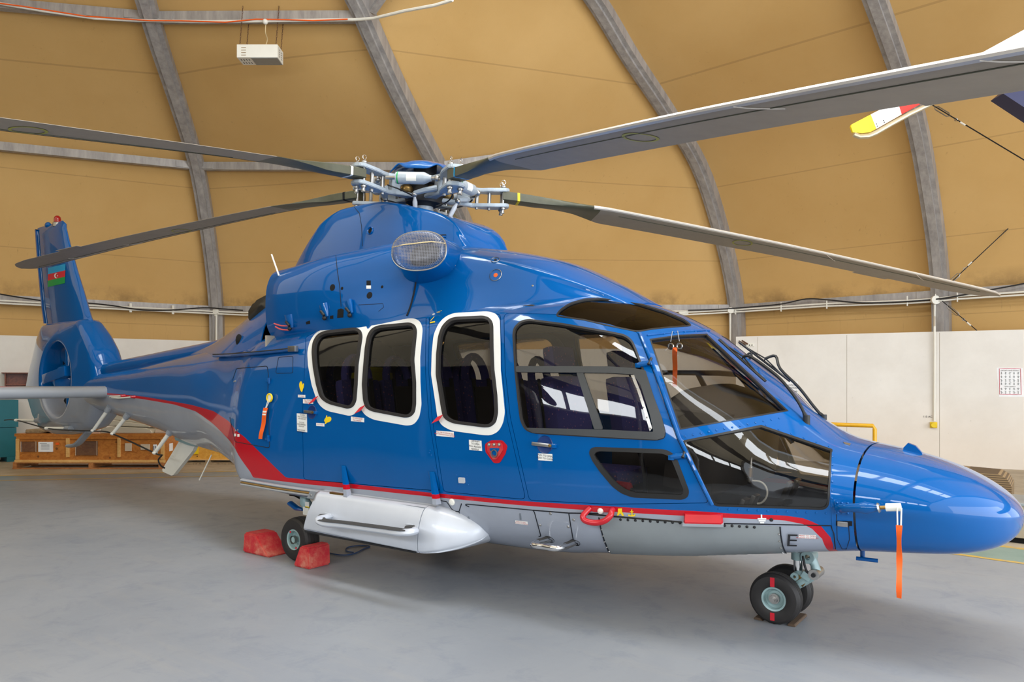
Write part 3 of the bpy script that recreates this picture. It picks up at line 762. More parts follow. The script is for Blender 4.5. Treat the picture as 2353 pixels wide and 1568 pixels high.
# ================================================================== main rotor
PHI = .835
AZ = [PHI-.012, PHI-math.radians(72)-.026, PHI-math.radians(144)+.042, PHI-math.radians(216)-.026, PHI-math.radians(288)]
DZ = [-.142, -.300, .025, .415, .20]
ZR = [.30, .886, 3.248, 6.3]; ZH = [3.40, 3.364, 3.101, 2.670]
def blade_z(r, k): return float(pchip(ZR, ZH, r))+DZ[k]*r/6.3
def bfrm(k): a = AZ[k]; return Vector((math.cos(a), math.sin(a), 0)), Vector((math.sin(a), -math.cos(a), 0))   # along, towards leading edge
def sect(r):
    """chord, thickness, twist (rad), squareness at radius r"""
    c = float(np.interp(r, [.74, 1.15, 1.45, 1.75, 5.85, 6.12, 6.24, 6.3], [.15, .15, .24, .385, .385, .31, .17, .03]))
    t = float(np.interp(r, [.74, 1.15, 1.45, 1.9, 6.1, 6.3], [.085, .075, .060, .050, .040, .012]))
    tw = math.radians(float(np.interp(r, [.74, 1.2, 1.8, 6.3], [2, 4, 9, -1])))
    q = float(np.interp(r, [.74, 1.1, 1.5], [1, 1, 0]))
    le = float(np.interp(r, [.74, 1.15, 1.75, 5.9, 6.15, 6.25, 6.3], [.075, .075, .13, .13, .10, .04, -.01]))
    return c, t, tw, q, le
AFS = [(0, 0), (.015, .20), (.06, .34), (.15, .45), (.30, .50), (.5, .42), (.75, .22), (1, .03), (1, -.03), (.75, -.12), (.5, -.26), (.30, -.36), (.15, -.36), (.06, -.28), (.015, -.16)]
SQS = [(0, 0), (0, .25), (.01, .46), (.1, .5), (.3, .5), (.6, .5), (.9, .5), (1, .4), (1, -.4), (.9, -.5), (.6, -.5), (.3, -.5), (.1, -.5), (.01, -.46), (0, -.25)]
def ring_at(k, r):
    d, l = bfrm(k); c, t, tw, q, le = sect(r); o = d*r+Vector((0, 0, blade_z(r, k))); P = []
    for (u, v), (u2, v2) in zip(AFS, SQS):
        uu = u*(1-q)+u2*q; vv = v*(1-q)+v2*q; x = le-uu*c; z = vv*t
        P.append(o+l*(x*math.cos(tw)-z*math.sin(tw))+Vector((0, 0, x*math.sin(tw)+z*math.cos(tw))))
    return P
def under(k, r, x, off=.002):
    """point just below the lower skin at radius r, chordwise x"""
    d, l = bfrm(k); c, t, tw, q, le = sect(r); u = (le-x)/c
    z = float(np.interp(u, [0, .015, .06, .15, .3, .5, .75, 1], [0, -.16, -.28, -.36, -.36, -.26, -.12, -.03]))*t-off
    return d*r+Vector((0, 0, blade_z(r, k)))+l*(x*math.cos(tw)-z*math.sin(tw))+Vector((0, 0, x*math.sin(tw)+z*math.cos(tw)))
MARK = ['yellow_paint', 'flag_blue', 'white_paint', 'black_void', 'red_paint']
LAB = ['rotor blade reaching to the right with a yellow root band', 'rotor blade crossing the top right of the photo', 'rotor blade crossing the top left of the photo', 'drooping rotor blade whose tip hangs before the tail fin', 'rotor blade pointing away behind the mast']
def rotor_blade(k):
    R = list(np.linspace(.74, 1.9, 18))+list(np.linspace(2.05, 5.8, 26))+[5.95, 6.06, 6.14, 6.2, 6.25, 6.28, 6.3]
    V = []; F = []; n = 15
    for r in R: V += ring_at(k, r)
    # olive root section and grey-brown skin are two meshes sharing the same line
    cut = 14
    def piece(a, b, name, mat, par):
        vv = V[a*n:(b+1)*n]; m = b-a
        ff = [(i*n+j, i*n+(j+1) % n, (i+1)*n+(j+1) % n, (i+1)*n+j) for i in range(m) for j in range(n)]+[tuple(range(n))[::-1], tuple(range(m*n, (m+1)*n))]
        mb = MB(); mb.add(vv, ff); return mb.build(name, mat, par, angle=40)
    bl = piece(cut, len(R)-1, 'rotor_blade', 'blade_skin', HELI); bl['label'] = LAB[k]
    piece(0, cut, 'blade_root', 'blade_olive', bl)
    # metal leading edge strip
    mb = MB(); idx = [13, 14, 0, 1, 2]; Vs = []
    rs = [i for i, r in enumerate(R) if 1.6 < r < 6.27]
    for i in rs:
        d, l = bfrm(k); P = V[i*n:(i+1)*n]; c = sum(P, Vector())/n
        for j in idx: Vs.append(P[j]+l*.003+Vector((0, 0, .002 if j in (1, 2) else (-.002 if j in (13, 14) else 0))))
    m = len(idx); mb.add(Vs, [(a*m+b, a*m+b+1, (a+1)*m+b+1, (a+1)*m+b) for a in range(len(rs)-1) for b in range(m-1)])
    mb.build('leading_edge_strip', 'blade_edge', bl)
    # chafe patch joint lines on the lower skin
    for r0 in (5.15, 4.1):
        P = [under(k, r0+.18*t, .12-.12*t, .002) for t in np.linspace(0, 1, 5)]
        MB().tube(P, .004, 4).build('edge_joint', 'blade_edge', bl)
    P = [under(k, r, .035, .0015) for r in np.linspace(1.9, 6.0, 30)]
    MB().tube(P, .003, 4).build('skin_seam', 'blade_olive', bl)
    # ring mark
    rc = 3.248; V2 = []; m = 36
    for q in range(m):
        a = 2*PI*q/m
        for rr in (.085, .102): V2.append(under(k, rc+rr*math.cos(a), -.03+rr*math.sin(a), .003))
    mesh_obj('ring_mark', V2, [(2*i, 2*((i+1) % m), 2*((i+1) % m)+1, 2*i+1) for i in range(m)], MAT['mark_olive'], bl)
    # coloured band round the root
    P0 = ring_at(k, .88); P1 = ring_at(k, .905); c0 = sum(P0, Vector())/15; c1 = sum(P1, Vector())/15
    mb = MB(); vv = [c0+(p-c0)*1.035 for p in P0]+[c1+(p-c1)*1.035 for p in P1]
    mb.add(vv, [(j, (j+1) % 15, 15+(j+1) % 15, 15+j) for j in range(15)]); mb.build('root_band', MARK[k], bl)
    # trim tab
    d, l = bfrm(k); c, t, tw, q, le = sect(4.9)
    tp = [under(k, r, le-c+x, -.002) for r, x in ((4.7, .005), (5.1, .005), (5.1, -.05), (4.7, -.05))]
    MB().prism(tp, (0, 0, 1), .004).build('trim_tab', 'blade_skin', bl)
mk('mark_olive', (160, 158, 60), .5)
for k in range(5): rotor_blade(k)
TILT = Matrix.Rotation(math.radians(3.2), 3, 'Y')
HZ = 3.36
def hp(k, r, t, z):
    """hub point: radius r, sideways t, height z above the hub plane, on arm k"""
    d, l = bfrm(k); return Vector((0, 0, HZ))+TILT@(d*r+l*t+Vector((0, 0, z)))
up_ = TILT@Vector((0, 0, 1))
MB().cyl((0, 0, 2.75), (0, 0, 3.34), .085, 24).build('rotor_mast', 'hub_grey', HELI)
hub = MB().lathe([(0, -.13), (.11, -.13), (.17, -.10), (.19, -.02), (.17, .05), (.11, .09), (0, .10)], (0, 0, HZ), up_, 30).build('rotor_hub', 'mast_dark', HELI)
def dogbone(k, zc, name, mat, par, r0=.10, r1=.80):
    P = [(r0, .07), (r0+.14, .055), (r0+.26, .035), (.46, .035), (.54, .06), (.60, .078), (.66, .085), (r1-.03, .085), (r1, .06), (r1+.015, 0)]
    P = P+[(r, -t) for r, t in P[::-1][1:]]
    lo = [hp(k, r, t, zc-.016+.010*math.sin(r*9)) for r, t in P]; mb = MB()
    mb.prism(lo, up_, .034); o = mb.build(name, mat, par, smooth=False)
    bm = bmesh.new(); bm.from_mesh(o.data); bmesh.ops.bevel(bm, geom=[e for e in bm.edges], offset=.006, segments=2, affect='EDGES', clamp_overlap=True); bm.to_mesh(o.data); bm.free()
    return o
for k in range(5):
    d, l = bfrm(k)
    arm = dogbone(k, .075, 'hub_arm', 'hub_grey', HELI, .20); dogbone(k, -.070, 'lower_plate', 'hub_grey', arm, .10)
    MB().box(hp(k, .36, 0, 0), (.10, .045, .13), Matrix((d, l, up_)).transposed(), .01).build('spacer_block', 'hub_grey', arm)
    mb = MB(); mb.ball(hp(k, .22, 0, -.01), .062, 14, (1, 1, .8)); mb.build('elastomer_bearing', 'brass', arm)
    for t in (-.048, .048):
        b = MB().lathe([(.026, -.10), (.026, -.088), (.013, -.088), (.013, .105), (.026, .105), (.026, .118), (.012, .128), (0, .128)], hp(k, .745, t, 0), up_, 12).build('blade_pin', 'steel', arm)
        c0 = hp(k, .745, t, .135); P = [c0+TILT@((d*math.cos(a)*.02)+Vector((0, 0, .02+.02*math.sin(a)))) for a in np.linspace(0, 2*PI, 14, endpoint=False)]
        MB().tube(P, .0025, 5, closed=True).build('pin_ring', 'chrome', b)
        MB().lathe([(.02, -.14), (.015, -.11), (.02, -.10)], hp(k, .745, t, 0), up_, 10).build('pin_nut', 'steel', b)
    for r, t in ((.50, 0), (.62, .0)):
        MB().lathe([(0, -.115), (.014, -.11), (.018, -.09), (.018, .09), (.0, .10)], hp(k, r, t, 0), up_, 10).build('plate_bolt', 'steel', arm)
    # pitch horn and link
    MB().tube([hp(k, .40, .03, -.03), hp(k, .36, .14, -.06), hp(k, .30, .20, -.08)], [.028, .024, .020], 10, flat=1.3).build('pitch_horn', 'hub_grey', arm)
    a = hp(k, .30, .20, -.09); b = Vector((0, 0, 3.06))+(d*.20+l*.16)
    pl_ = MB().tube([a, a.lerp(b, .15), a.lerp(b, .3), a.lerp(b, .8), b], [.012, .012, .022, .020, .012], 12).build('pitch_link', 'light_grey_paint', HELI)
    MB().ball(a, .026, 10).build('rod_end', 'steel', pl_)
    MB().ball(b, .026, 10).build('rod_end', 'steel', pl_)
    # frequency adapter between this arm and the next
    k2 = (k+1) % 5; A = hp(k, .50, .07, .03); B = hp(k2, .50, -.07, .03)
    ax = (B-A).normalized(); L_ = (B-A).length
    dm = MB().lathe([(0, .05), (.026, .05), (.030, .07), (.046, .10), (.053, .12), (.053, L_-.09), (.049, L_-.075), (.03, L_-.07), (0, L_-.07)], A, ax, 24).build('lag_damper', 'hub_grey', HELI)
    mb = MB().cyl(A-ax*.02, A+ax*.11, .014, 10); mb.build('damper_rod', 'steel', dm); MB().cyl(B-ax*.13, B+ax*.02, .016, 10).build('damper_rod', 'steel', dm)
    MB().lathe([(.0545, L_-.100), (.0545, L_-.090)], A, ax, 24).build('green_band', 'flag_green', dm)
    MB().ball(A, .028, 10).build('rod_end', 'steel', dm)
    # data plate on the outer side of the damper
    m_a = A+ax*(L_*.5); outd = (m_a-Vector((0, 0, m_a.z))).normalized(); V = []
    for i in range(7):
        an = -.7+1.4*i/6
        rd = (outd*math.cos(an)+up_*math.sin(an)).normalized()*.0545
        V += [m_a-ax*.045+rd, m_a+ax*.045+rd]
    mesh_obj('data_plate', V, [(2*i, 2*i+1, 2*i+3, 2*i+2) for i in range(6)], 'white_plastic', dm)
    MB().tube(spline([hp(k, .46, -.02, -.02), hp(k, .40, -.12, -.06), hp(k, .24, -.14, -.10), hp(k, .16, -.06, -.14)], 5), .007, 6).build('hydraulic_hose', 'black_trim', arm)
sw = MB().lathe([(.09, -.05), (.20, -.05), (.26, -.03), (.27, .0), (.26, .03), (.20, .04), (.09, .05)], (0, 0, 3.05), up_, 36).build('swashplate', 'mast_dark', HELI)
for k in range(5):
    d, l = bfrm(k); MB().box(Vector((0, 0, 3.05))+d*.25+l*.10, (.08, .05, .05), Matrix((d, l, Vector((0, 0, 1)))).transposed(), .01).build('swashplate_lug', 'brass', sw)
# domed cap with five scallops
V = []; F = []; n = 90; rr = np.linspace(0, 1, 12)
for t in rr:
    for q in range(n):
        a = 2*PI*q/n; sc = (.5+.5*math.cos(5*(a-AZ[0]-.0)))**3
        R = .335-.02*sc; rad = R*t; z = .285-.095*t**2.2
        if t > .8: z -= .035*(t-.8)/.2*(1-1.6*sc)
        V.append(Vector((0, 0, HZ))+TILT@Vector((rad*math.cos(a), rad*math.sin(a), z)))
for i in range(11):
    for q in range(n): F.append((i*n+q, i*n+(q+1) % n, (i+1)*n+(q+1) % n, (i+1)*n+q))
m_ = MB(); m_.add(V, F); o = m_.build('hub_cap', 'blue_paint', HELI, angle=60)
sd = o.modifiers.new('thickness', 'SOLIDIFY'); sd.thickness = .012; sd.offset = -1
MB().cyl(Vector((0, 0, HZ)), Vector((0, 0, HZ))+up_*.27, .11, 20).build('cap_support', 'mast_dark', o)
# ================================================================== landing gear, side pods, steps
def wheel(c, R, wd, side, par, red=True):
    """tyre, rim and axle nut; side -1 shows its face to starboard"""
    c = Vector(c); h = wd/2; rr = R*.46
    pr = [(rr, -h*.82), (rr+.012, -h*.92), (R*.72, -h), (R*.88, -h*.93), (R*.965, -h*.70), (R*.993, -h*.42), (R*.975, -h*.40), (R*.975, -h*.34), (R, -h*.32), (R, -h*.06), (R*.975, -h*.04), (R*.975, h*.04),
          (R, h*.06), (R, h*.32), (R*.975, h*.34), (R*.975, h*.40), (R*.993, h*.42), (R*.965, h*.70), (R*.88, h*.93), (R*.72, h), (rr+.012, h*.92), (rr, h*.82)]
    m = MB().lathe(pr, c, (0, 1, 0), 56)
    for v in m.v:                                      # weight on the tyre
        if v.z < .006: v.z = .0015
    ty = m.build('tyre', 'rubber', par, angle=25)
    pr = [(0, -h*.35), (rr*.25, -h*.35), (rr*.30, -h*.25), (rr*.62, -h*.18), (rr*.80, -h*.35), (rr*.88, -h*.84), (rr*1.02, -h*.90), (rr*1.04, -h*.80), (rr*1.0, -h*.5), (rr*1.0, h*.5), (rr*1.04, h*.8), (rr*1.02, h*.90), (rr*.88, h*.84), (rr*.80, h*.35), (rr*.62, h*.2), (0, h*.2)]
    rim = MB().lathe(pr, c, (0, 1, 0), 40).build('wheel_rim', 'gear_paint', par, angle=30)
    return ty, rim
NG = MB()
nx = 3.30
S = lambda q, y=-.02: onY(q, y)
# lower trailing arm, knee, upper link
NG.tube([Vector((nx, -.02, .166)), S((1826,1345)), S((1850,1332)), S((1876,1317))], [.035, .036, .036, .034], 14, flat=1.5)
NG.tube([S((1876,1317)), S((1872,1298)), S((1862,1280))], [.034, .026, .036], 14, flat=1.4)
NG.tube([S((1840,1310)), S((1838,1322)), S((1833,1330))], [.034, .036, .03], 14)
NG.cyl((nx, -.14, .166), (nx, .10, .166), .022, 14)
ng = NG.build('nose_landing_gear', 'gear_paint', HELI)
for y, n_ in ((-.148, 0), (.108, 1)):
    ty, rim = wheel((nx, y, .166), .166, .118, -1, ng)
c = S((1876,1317)); MB().cyl(c+Vector((0, -.07, 0)), c+Vector((0, .07, 0)), .034, 20).build('knee_bolt', 'steel', ng)
MB().cyl(c+Vector((0, -.085, 0)), c+Vector((0, .085, 0)), .014, 8).build('bolt_head', 'mast_dark', ng)
c = S((1860,1278)); m = MB().lathe([(.018, -.055), (.042, -.055), (.042, .055), (.018, .055)], c, (0, 1, 0), 20, True); m.build('pivot_eye', 'gear_paint', ng)
c = S((1831,1322)); MB().lathe([(.010, -.058), (.026, -.058), (.026, .058), (.010, .058)], c, (0, 1, 0), 18, True).build('pivot_eye', 'gear_paint', ng)
MB().cyl(S((1834,1272)), S((1834,1311)), .030, 22).build('shock_strut', 'chrome', ng)
MB().cyl(S((1834,1268)), S((1834,1286)), .044, 22).build('strut_collar', 'gear_paint', ng)
MB().tube(spline([S((1845,1278), -.07), S((1848,1296), -.08), S((1853,1312), -.08), S((1858,1322), -.07)], 4), .008, 8).build('brake_hose', 'mast_dark', ng)
MB().box(S((1853,1325), -.075), (.06, .02, .045), Matrix.Rotation(.5, 3, 'Y'), .004).build('latch_plate', 'gear_paint', ng)
MB().box(S((1838,1334), -.062), (.075, .006, .05), Matrix.Rotation(.55, 3, 'Y'), .001).build('data_plate', 'brass', ng)
for dz, hh in ((.112, .06), (-.112, .05)):
    MB().box((nx-.005, -.208, .166+dz), (.028, .002, hh), None).build('red_witness_mark', 'red_fabric', ng)
c = Vector((nx, -.19, .166)); MB().lathe([(.0, -.045), (.014, -.045), (.014, -.02), (.024, -.02), (.026, .0), (.034, .0), (.034, .02)], c, (0, 1, 0), 20).build('axle_nut', 'steel', ng)
# main gear, both sides
mx = -.61
def main_gear(s):
    Y = lambda y: s*y
    g = MB()
    top = onY((701,1128), -.86); top.y = Y(.86); low = Vector((mx+.10, Y(.84), .36))
    g.tube([top, Vector((top.x, Y(.86), .50)), low], [.048, .048, .052], 18)
    g.tube([low, Vector((mx+.04, Y(.83), .30)), Vector((mx, Y(.83), .193))], [.052, .05, .038], 14, flat=1.3)
    g.cyl((mx, Y(.80), .193), (mx, Y(1.02), .193), .026, 16)
    mg = g.build('main_landing_gear', 'gear_paint', HELI)
    wheel((mx, Y(.945), .193), .193, .165, -1, mg)
    MB().lathe([(0, -.012), (.026, -.012), (.03, .0), (.036, .0), (.036, .03)], (mx, Y(1.00), .193), (0, -s*-1, 0), 18).build('axle_nut', 'steel', mg)
    if s < 0:
        MB().box(onY((706,1161), -.91), (.055, .004, .055)).build('data_plate', 'white_plastic', mg)
        MB().box(onY((706,1166), -.912), (.055, .004, .012)).build('yellow_band', 'yellow_paint', mg)
        MB().box(onY((703,1175), -.912), (.08, .004, .07)).build('data_plate', 'white_plastic', mg)
        for a in (2.2, 5.2):
            MB().box((mx+.078*math.cos(a), -1.016, .193+.078*math.sin(a)), (.018, .003, .018)).build('red_witness_mark', 'red_fabric', mg)
    return mg
main_gear(-1); main_gear(1)
# gear door wedge and small fittings under the rear sill
pl = [onY(q, -.75) for q in [(620,1119), (692,1128), (692,1147), (672,1140), (645,1131)]]
MB().prism(pl, (0, 1, 0), .5).build('belly_fairing', 'hatch_metal', HELI)
MB().prism([onY(q, -.8) for q in [(664,1128), (692,1132), (692,1150), (676,1141), (665,1140)]], (0, 1, 0), .3).build('wheel_well', 'black_void', HELI)
MB().tube([onY((668,1157), -.80), onY((684,1169), -.84), onY((697,1172), -.86)], [.022, .022, .012], 10, flat=1.6).build('drain_mast', 'blue_paint', HELI)
# side pod (starboard and port)
POD = Loft([
 (-.20, [(.55, .355), (1.12, .352), (1.175, .356), (1.19, .38), (1.185, .50), (1.15, .61), (1.11, .665), (1.0, .68), (.9, .68)]),
 (.5, [(.55, .35), (1.12, .348), (1.185, .352), (1.20, .38), (1.195, .50), (1.16, .61), (1.12, .665), (1.0, .68), (.9, .68)]),
 (1.08, [(.55, .345), (1.12, .343), (1.19, .35), (1.21, .38), (1.205, .50), (1.17, .61), (1.12, .665), (1.0, .68), (.9, .68)]),
 (1.22, [(.55, .352), (1.11, .355), (1.175, .37), (1.195, .40), (1.19, .50), (1.155, .60), (1.11, .65), (1.0, .665), (.9, .665)]),
 (1.34, [(.6, .375), (1.06, .38), (1.12, .40), (1.14, .435), (1.135, .50), (1.105, .58), (1.07, .62), (.98, .635), (.9, .635)]),
 (1.43, [(.65, .405), (1.01, .415), (1.06, .43), (1.075, .46), (1.07, .505), (1.05, .555), (1.02, .585), (.96, .595), (.9, .595)]),
 (1.49, [(.7, .44), (.96, .45), (.99, .46), (1.0, .48), (1.0, .51), (.99, .53), (.97, .55), (.94, .555), (.9, .555)]),
 (1.515, [(.8, .485), (.92, .487), (.925, .49), (.93, .50), (.93, .505), (.925, .51), (.92, .515), (.91, .52), (.9, .52)]),
], closed_ends=False)
def podpiece(x0, x1, name, par=None, n=40):
    G, X, Vv = POD.grid(n, 40, x0, x1); nv = 40
    F = [(i*nv+j, (i+1)*nv+j, (i+1)*nv+j+1, i*nv+j+1) for i in range(n-1) for j in range(nv-1)]
    F += [tuple(range(nv)), tuple(range((n-1)*nv, n*nv))[::-1]]
    m = MB(); m.add([Vector(p) for p in G], F); return m.build(name, 'pod_paint', par, angle=45)
pod = podpiece(-.20, 1.078, 'side_pod', HELI); nosep = podpiece(1.086, 1.515, 'pod_nose', pod)
for v in pod.data.vertices:
    if v.co.x < -.19: v.co.x += (v.co.z-.35)*.36-.05
MB().box((.42, -1.155, .345), (1.26, .10, .010)).build('rubbing_strip', 'mast_dark', pod)
mk('flange_grey', (120, 128, 138), .4, .3, .1)
b = MB()
ra, rb = onY((712,1129), -1.10), onY((976,1167), -1.13)
b.prism([ra, rb, rb-Vector((0, .03, .065)), ra-Vector((0, .03, .055))], (0, 1, 0), .02); fl = b.build('pod_flange', 'flange_grey', pod, smooth=False)
for t in np.linspace(.03, .97, 8):
    p = ra.lerp(rb, t)-Vector((0, .02, .03)); MB().ball(p, .009, 8, (1, .6, 1)).build('flange_screw', 'steel', fl)
def bar(pts, r, name, mat, par, flat=None, n=12): return MB().tube(spline(pts, 6), r, n, flat=flat).build(name, mat, par)
A, B = onY((728,1199), -1.36), onY((946,1228), -1.36)
st_ = bar([onY((756,1188), -1.19), onY((748,1190), -1.27), onY((733,1194), -1.35), A+Vector((.10, -.01, 0)), A.lerp(B, .3), A.lerp(B, .7), B-Vector((.10, .01, 0)), onY((951,1222), -1.33), onY((948,1217), -1.22)], .026, 'step_rail', 'pod_paint', pod, 1.3)
G = [onY((743,1187), -1.27)+Vector((0, 0, .012)), A+Vector((.06, 0, .022)), A.lerp(B, .35)+Vector((0, 0, .022)), A.lerp(B, .7)+Vector((0, 0, .022)), B+Vector((-.06, 0, .022)), onY((942,1213), -1.25)+Vector((0, 0, .012))]
MB().tube(spline(G, 5), .007, 8, flat=5.2).build('step_grip', 'grip', st_)
for q in ((752,1188), (940,1214)):
    MB().box(onY(q, -1.20), (.07, .012, .06), None, .004).build('step_bracket', 'pod_paint', st_)
pm = mirror_obj(pod)
for ch in (nosep,): mirror_obj(ch, pm)
# front boarding step
A0, B0 = BODY.pt((1262,1240)), BODY.pt((1321,1247)); o1, o2 = onY((1219,1252), -1.10), onY((1284,1262), -1.10)
fs = bar([A0+Vector((0, .05, 0)), A0, o1.lerp(A0, .25), o1+Vector((.03, 0, 0)), o1.lerp(o2, .5), o2-Vector((.03, 0, 0)), o2.lerp(B0, .3), B0, B0+Vector((0, .05, 0))], .021, 'boarding_step', 'chrome', HELI)
bar([A0+Vector((0, 0, .017)), o1.lerp(A0, .4)+Vector((0, 0, .017))], .006, 'step_grip', 'grip', fs, 2.6)
bar([B0+Vector((0, 0, .017)), o2.lerp(B0, .4)+Vector((0, 0, .017))], .006, 'step_grip', 'grip', fs, 2.6)
for p in (A0, B0): MB().lathe([(.02, -.004), (.036, -.004), (.036, .004)], p, BODY.nm((1262,1240)), 18).build('step_grommet', 'black_trim', fs)
# ---- wheel chocks: things of their own
t = NT('chock_red'); v = t.obj(); n = t.noise(9, 8, .75, v); c_ = t.mix(t.ramp(n, .42, .62), lin((188, 30, 44)), lin((196, 84, 70)))
c_ = t.mix(t.math('MULTIPLY', t.ramp(t.noise(4, 6, .7, v), .55, .68), .8), c_, lin((206, 142, 118))); MAT['chock_red'] = t.out(t.bsdf(Base_Color=c_, Roughness=.75, Normal=t.bump(n, .4, .01)))
mk('brown_wood', (84, 66, 50), .8, 0, 0, .2)
def chock(x0, x1, xt0, xt1, y0, y1, h, label, mat='chock_red', name='wheel_chock', rz=0):
    P = [(x0, 0), (x1, 0), (xt1, h), (xt0, h)]
    cx, cy = (x0+x1)/2, (y0+y1)/2
    m = MB().prism([(a-cx, y0-cy, z) for a, z in P], (0, 1, 0), y1-y0); o = m.build(name, mat, smooth=False)
    bm = bmesh.new(); bm.from_mesh(o.data); bmesh.ops.bevel(bm, geom=list(bm.edges), offset=min(.014, h*.15), segments=2, affect='EDGES'); bm.to_mesh(o.data); bm.free()
    o.location = (cx, cy, .001); o.rotation_euler.z = rz
    return tag(o, label, 'wheel chock', 'wheel chocks')
chock(-1.30, -.90, -1.28, -1.10, -1.07, -.84, .185, 'red wooden chock behind the main wheel, on its left side')
chock(-.485, -.27, -.392, -.28, -1.12, -.88, .185, 'red wooden chock in front of the main wheel, with a pink scuffed edge')
for x0, x1, lab in ((3.16, 3.222, 'small brown wooden wedge under the rear of the nose wheels'), (3.378, 3.43, 'small brown wooden wedge under the front of the nose wheels')):
    chock(x0, x1, x0+.006, x1-.02 if x0 < 3.3 else x1-.006, -.17, .11, .016, lab, 'brown_wood')
# ================================================================== doors, seams, placards, fittings
CH = {}
def seam(px, r=.0035, mat='seam', name='panel_seam', lo=None, closed=False, off=.0005):
    lo = lo or BODY; P = [lo.pt(q, off) for q in densify(px, 8, closed)]
    return MB().tube(P, r, 5, closed=closed).build(name, mat, HELI)
def pad(lo, px, mat, name, par=None, off=.003, th=.003, sp=.04, step=5):
    return skin(lo, lo.loop(px, step), [], name, mat, par or HELI, off, th, sp)
def dot(lo, q, r, mat, name, par=None, h=.004, bulge=.3):
    p = lo.pt(q); n = lo.nm(q)
    return MB().lathe([(r, -.004), (r, h*.5), (r*.8, h), (0, h*(1+bulge))], p, n, 14).build(name, mat, par or HELI)
# --- seams of the flank
c3s, c7 = c3, (lambda L: [(980+a/4.612, 980+b/4.612) for a, b in L])
seam(fillet(c3([(120,600),(150,510),(395,490),(405,560),(400,700),(415,1142),(140,1092),(98,900)]), 5))                # baggage door
seam(fillet(c3([(485,420),(600,412),(598,545),(462,548)]), 4), .0025, closed=True)
seam([(1001,690),(1060,690),(1150,686),(1280,683),(1300,678),(1325,670),(1352,668),(1400,672),(1460,681)], .003)
seam(c7([(100,770),(160,790),(215,800),(270,880),(300,900),(345,905)]), .0035)
seam(fillet(c7([(370,820),(1130,890),(1145,915),(1215,1175)]), 3), .004)
seam(c7([(345,905),(372,820)]), .004); seam(c7([(345,905),(370,1000),(415,1100),(470,1185)]), .0035)
seam(c7([(1130,890),(1510,920),(1850,925)]), .004); seam(c7([(1508,920),(1530,1060),(1555,1200)]), .004)
c6 = lambda L: [(1340+a/3.795, 1150+b/3.795) for a, b in L]
seam(c6([(0,118),(860,190)]), .005, 'black_trim'); seam(c6([(1226,202),(2160,222),(2185,290),(2200,425)]), .0035)
seam([(1912,1040),(1908,1130),(1916,1262)], .003, 'blue_paint'); seam([(1922,1180),(1924,1240),(1935,1262),(1945,1262),(1952,1240),(1950,1205)], .002)
# dark metal hatch on the lower flank
HT = c6([(140,150),(300,152),(860,195),(1226,207),(1712,228),(1716,240),(1730,330),(1768,478),(1500,487),(900,480),(240,463),(190,340),(160,240)])
hatch = pad(BODY, HT, 'hatch_metal', 'lower_hatch', None, .005, .005, .05)
for q in c6([(328+64.7*i, 166+3.7*i) for i in range(19)]): dot(BODY, q, .009, 'mast_dark', 'hatch_screw', hatch, .009)
for q in c6([(155,198),(165,252),(176,306),(189,356),(207,403),(228,440),(1706,292),(1710,352),(1722,408),(1738,452)]): dot(BODY, q, .006, 'steel', 'hatch_screw', hatch, .010)
seam(c6([(140,150),(146,190),(160,260),(185,350),(225,450)]), .005, off=.004); seam(c6([(1716,230),(1722,300),(1738,390),(1768,470)]), .005, off=.004)
# --- lettering
def text(s, lo, q, size, mat, par, off=.008, al='CENTER', tilt=None):
    """lettering lying on the skin; its baseline runs aft to forward along the aircraft"""
    cu = bpy.data.curves.new('lettering', 'FONT'); cu.body = s; cu.size = size; cu.align_x = al; cu.align_y = 'CENTER'; cu.fill_mode = 'FRONT'; cu.extrude = 0; cu.space_line = 1.05
    o = bpy.data.objects.new('lettering', cu); cu.materials.append(MAT[mat]); COL.objects.link(o)
    p = lo.pt(q, off); n = lo.nm(q); q2 = (q[0]+6, q[1]+(tilt if tilt is not None else .9)); e = (lo.pt(q2, off)-p); e -= n*e.dot(n); e.normalize(); u = n.cross(e).normalized()
    TEXTS.append((o, Matrix.Translation(p) @ Matrix((e, u, n)).transposed().to_4x4(), mat, par))
    return o
TEXTS = []
def settle_text():
    bpy.context.view_layer.update(); dg = bpy.context.evaluated_depsgraph_get()
    for o, M, mat, par in TEXTS:
        me = bpy.data.meshes.new_from_object(o.evaluated_get(dg)); me.transform(M); me.materials.clear(); me.materials.append(MAT[mat])
        cu = o.data; bpy.data.objects.remove(o); bpy.data.curves.remove(cu)
        link(bpy.data.objects.new('lettering', me), par)
    TEXTS.clear()
def placard(lo, px, lines, size, mat='white_paint', ink='placard_red', tilt=None):
    c = (sum(a for a, b in px)/4, sum(b for a, b in px)/4)
    pl = pad(lo, px, mat, 'placard', None, .004, .002, .05, 6)
    text('\n'.join(lines), lo, c, size, ink, pl, .0062, 'CENTER', tilt)
    return pl
mk('placard_red', (190, 40, 40), .5); mk('ink', (30, 30, 34), .5); mk('mark_yellow', (240, 205, 20), .5)
def c3q(L): return c3(L)
placard(BODY, c3q([(642,718),(699,720),(699,742),(642,739)]), ['PULL HANDLE'], .012)
placard(BODY, c3q([(682,752),(761,757),(761,791),(682,787)]), ['PULL TO OPEN', 'OPEN ONLY'], .015)
placard(BODY, c3q([(787,942),(851,946),(851,971),(787,966)]), ['PULL TO OPEN'], .012)
placard(BODY, c3q([(1063,892),(1167,903),(1167,938),(1063,928)]), ['TO OPEN DOOR', 'PULL HANDLE'], .016)
placard(BODY, c3q([(1742,1003),(1880,1014),(1881,1058),(1742,1045)]), ['PULL TAB TO REMOVE SEAL', 'PUSH WINDOW FROM OUTSIDE'], .0135)
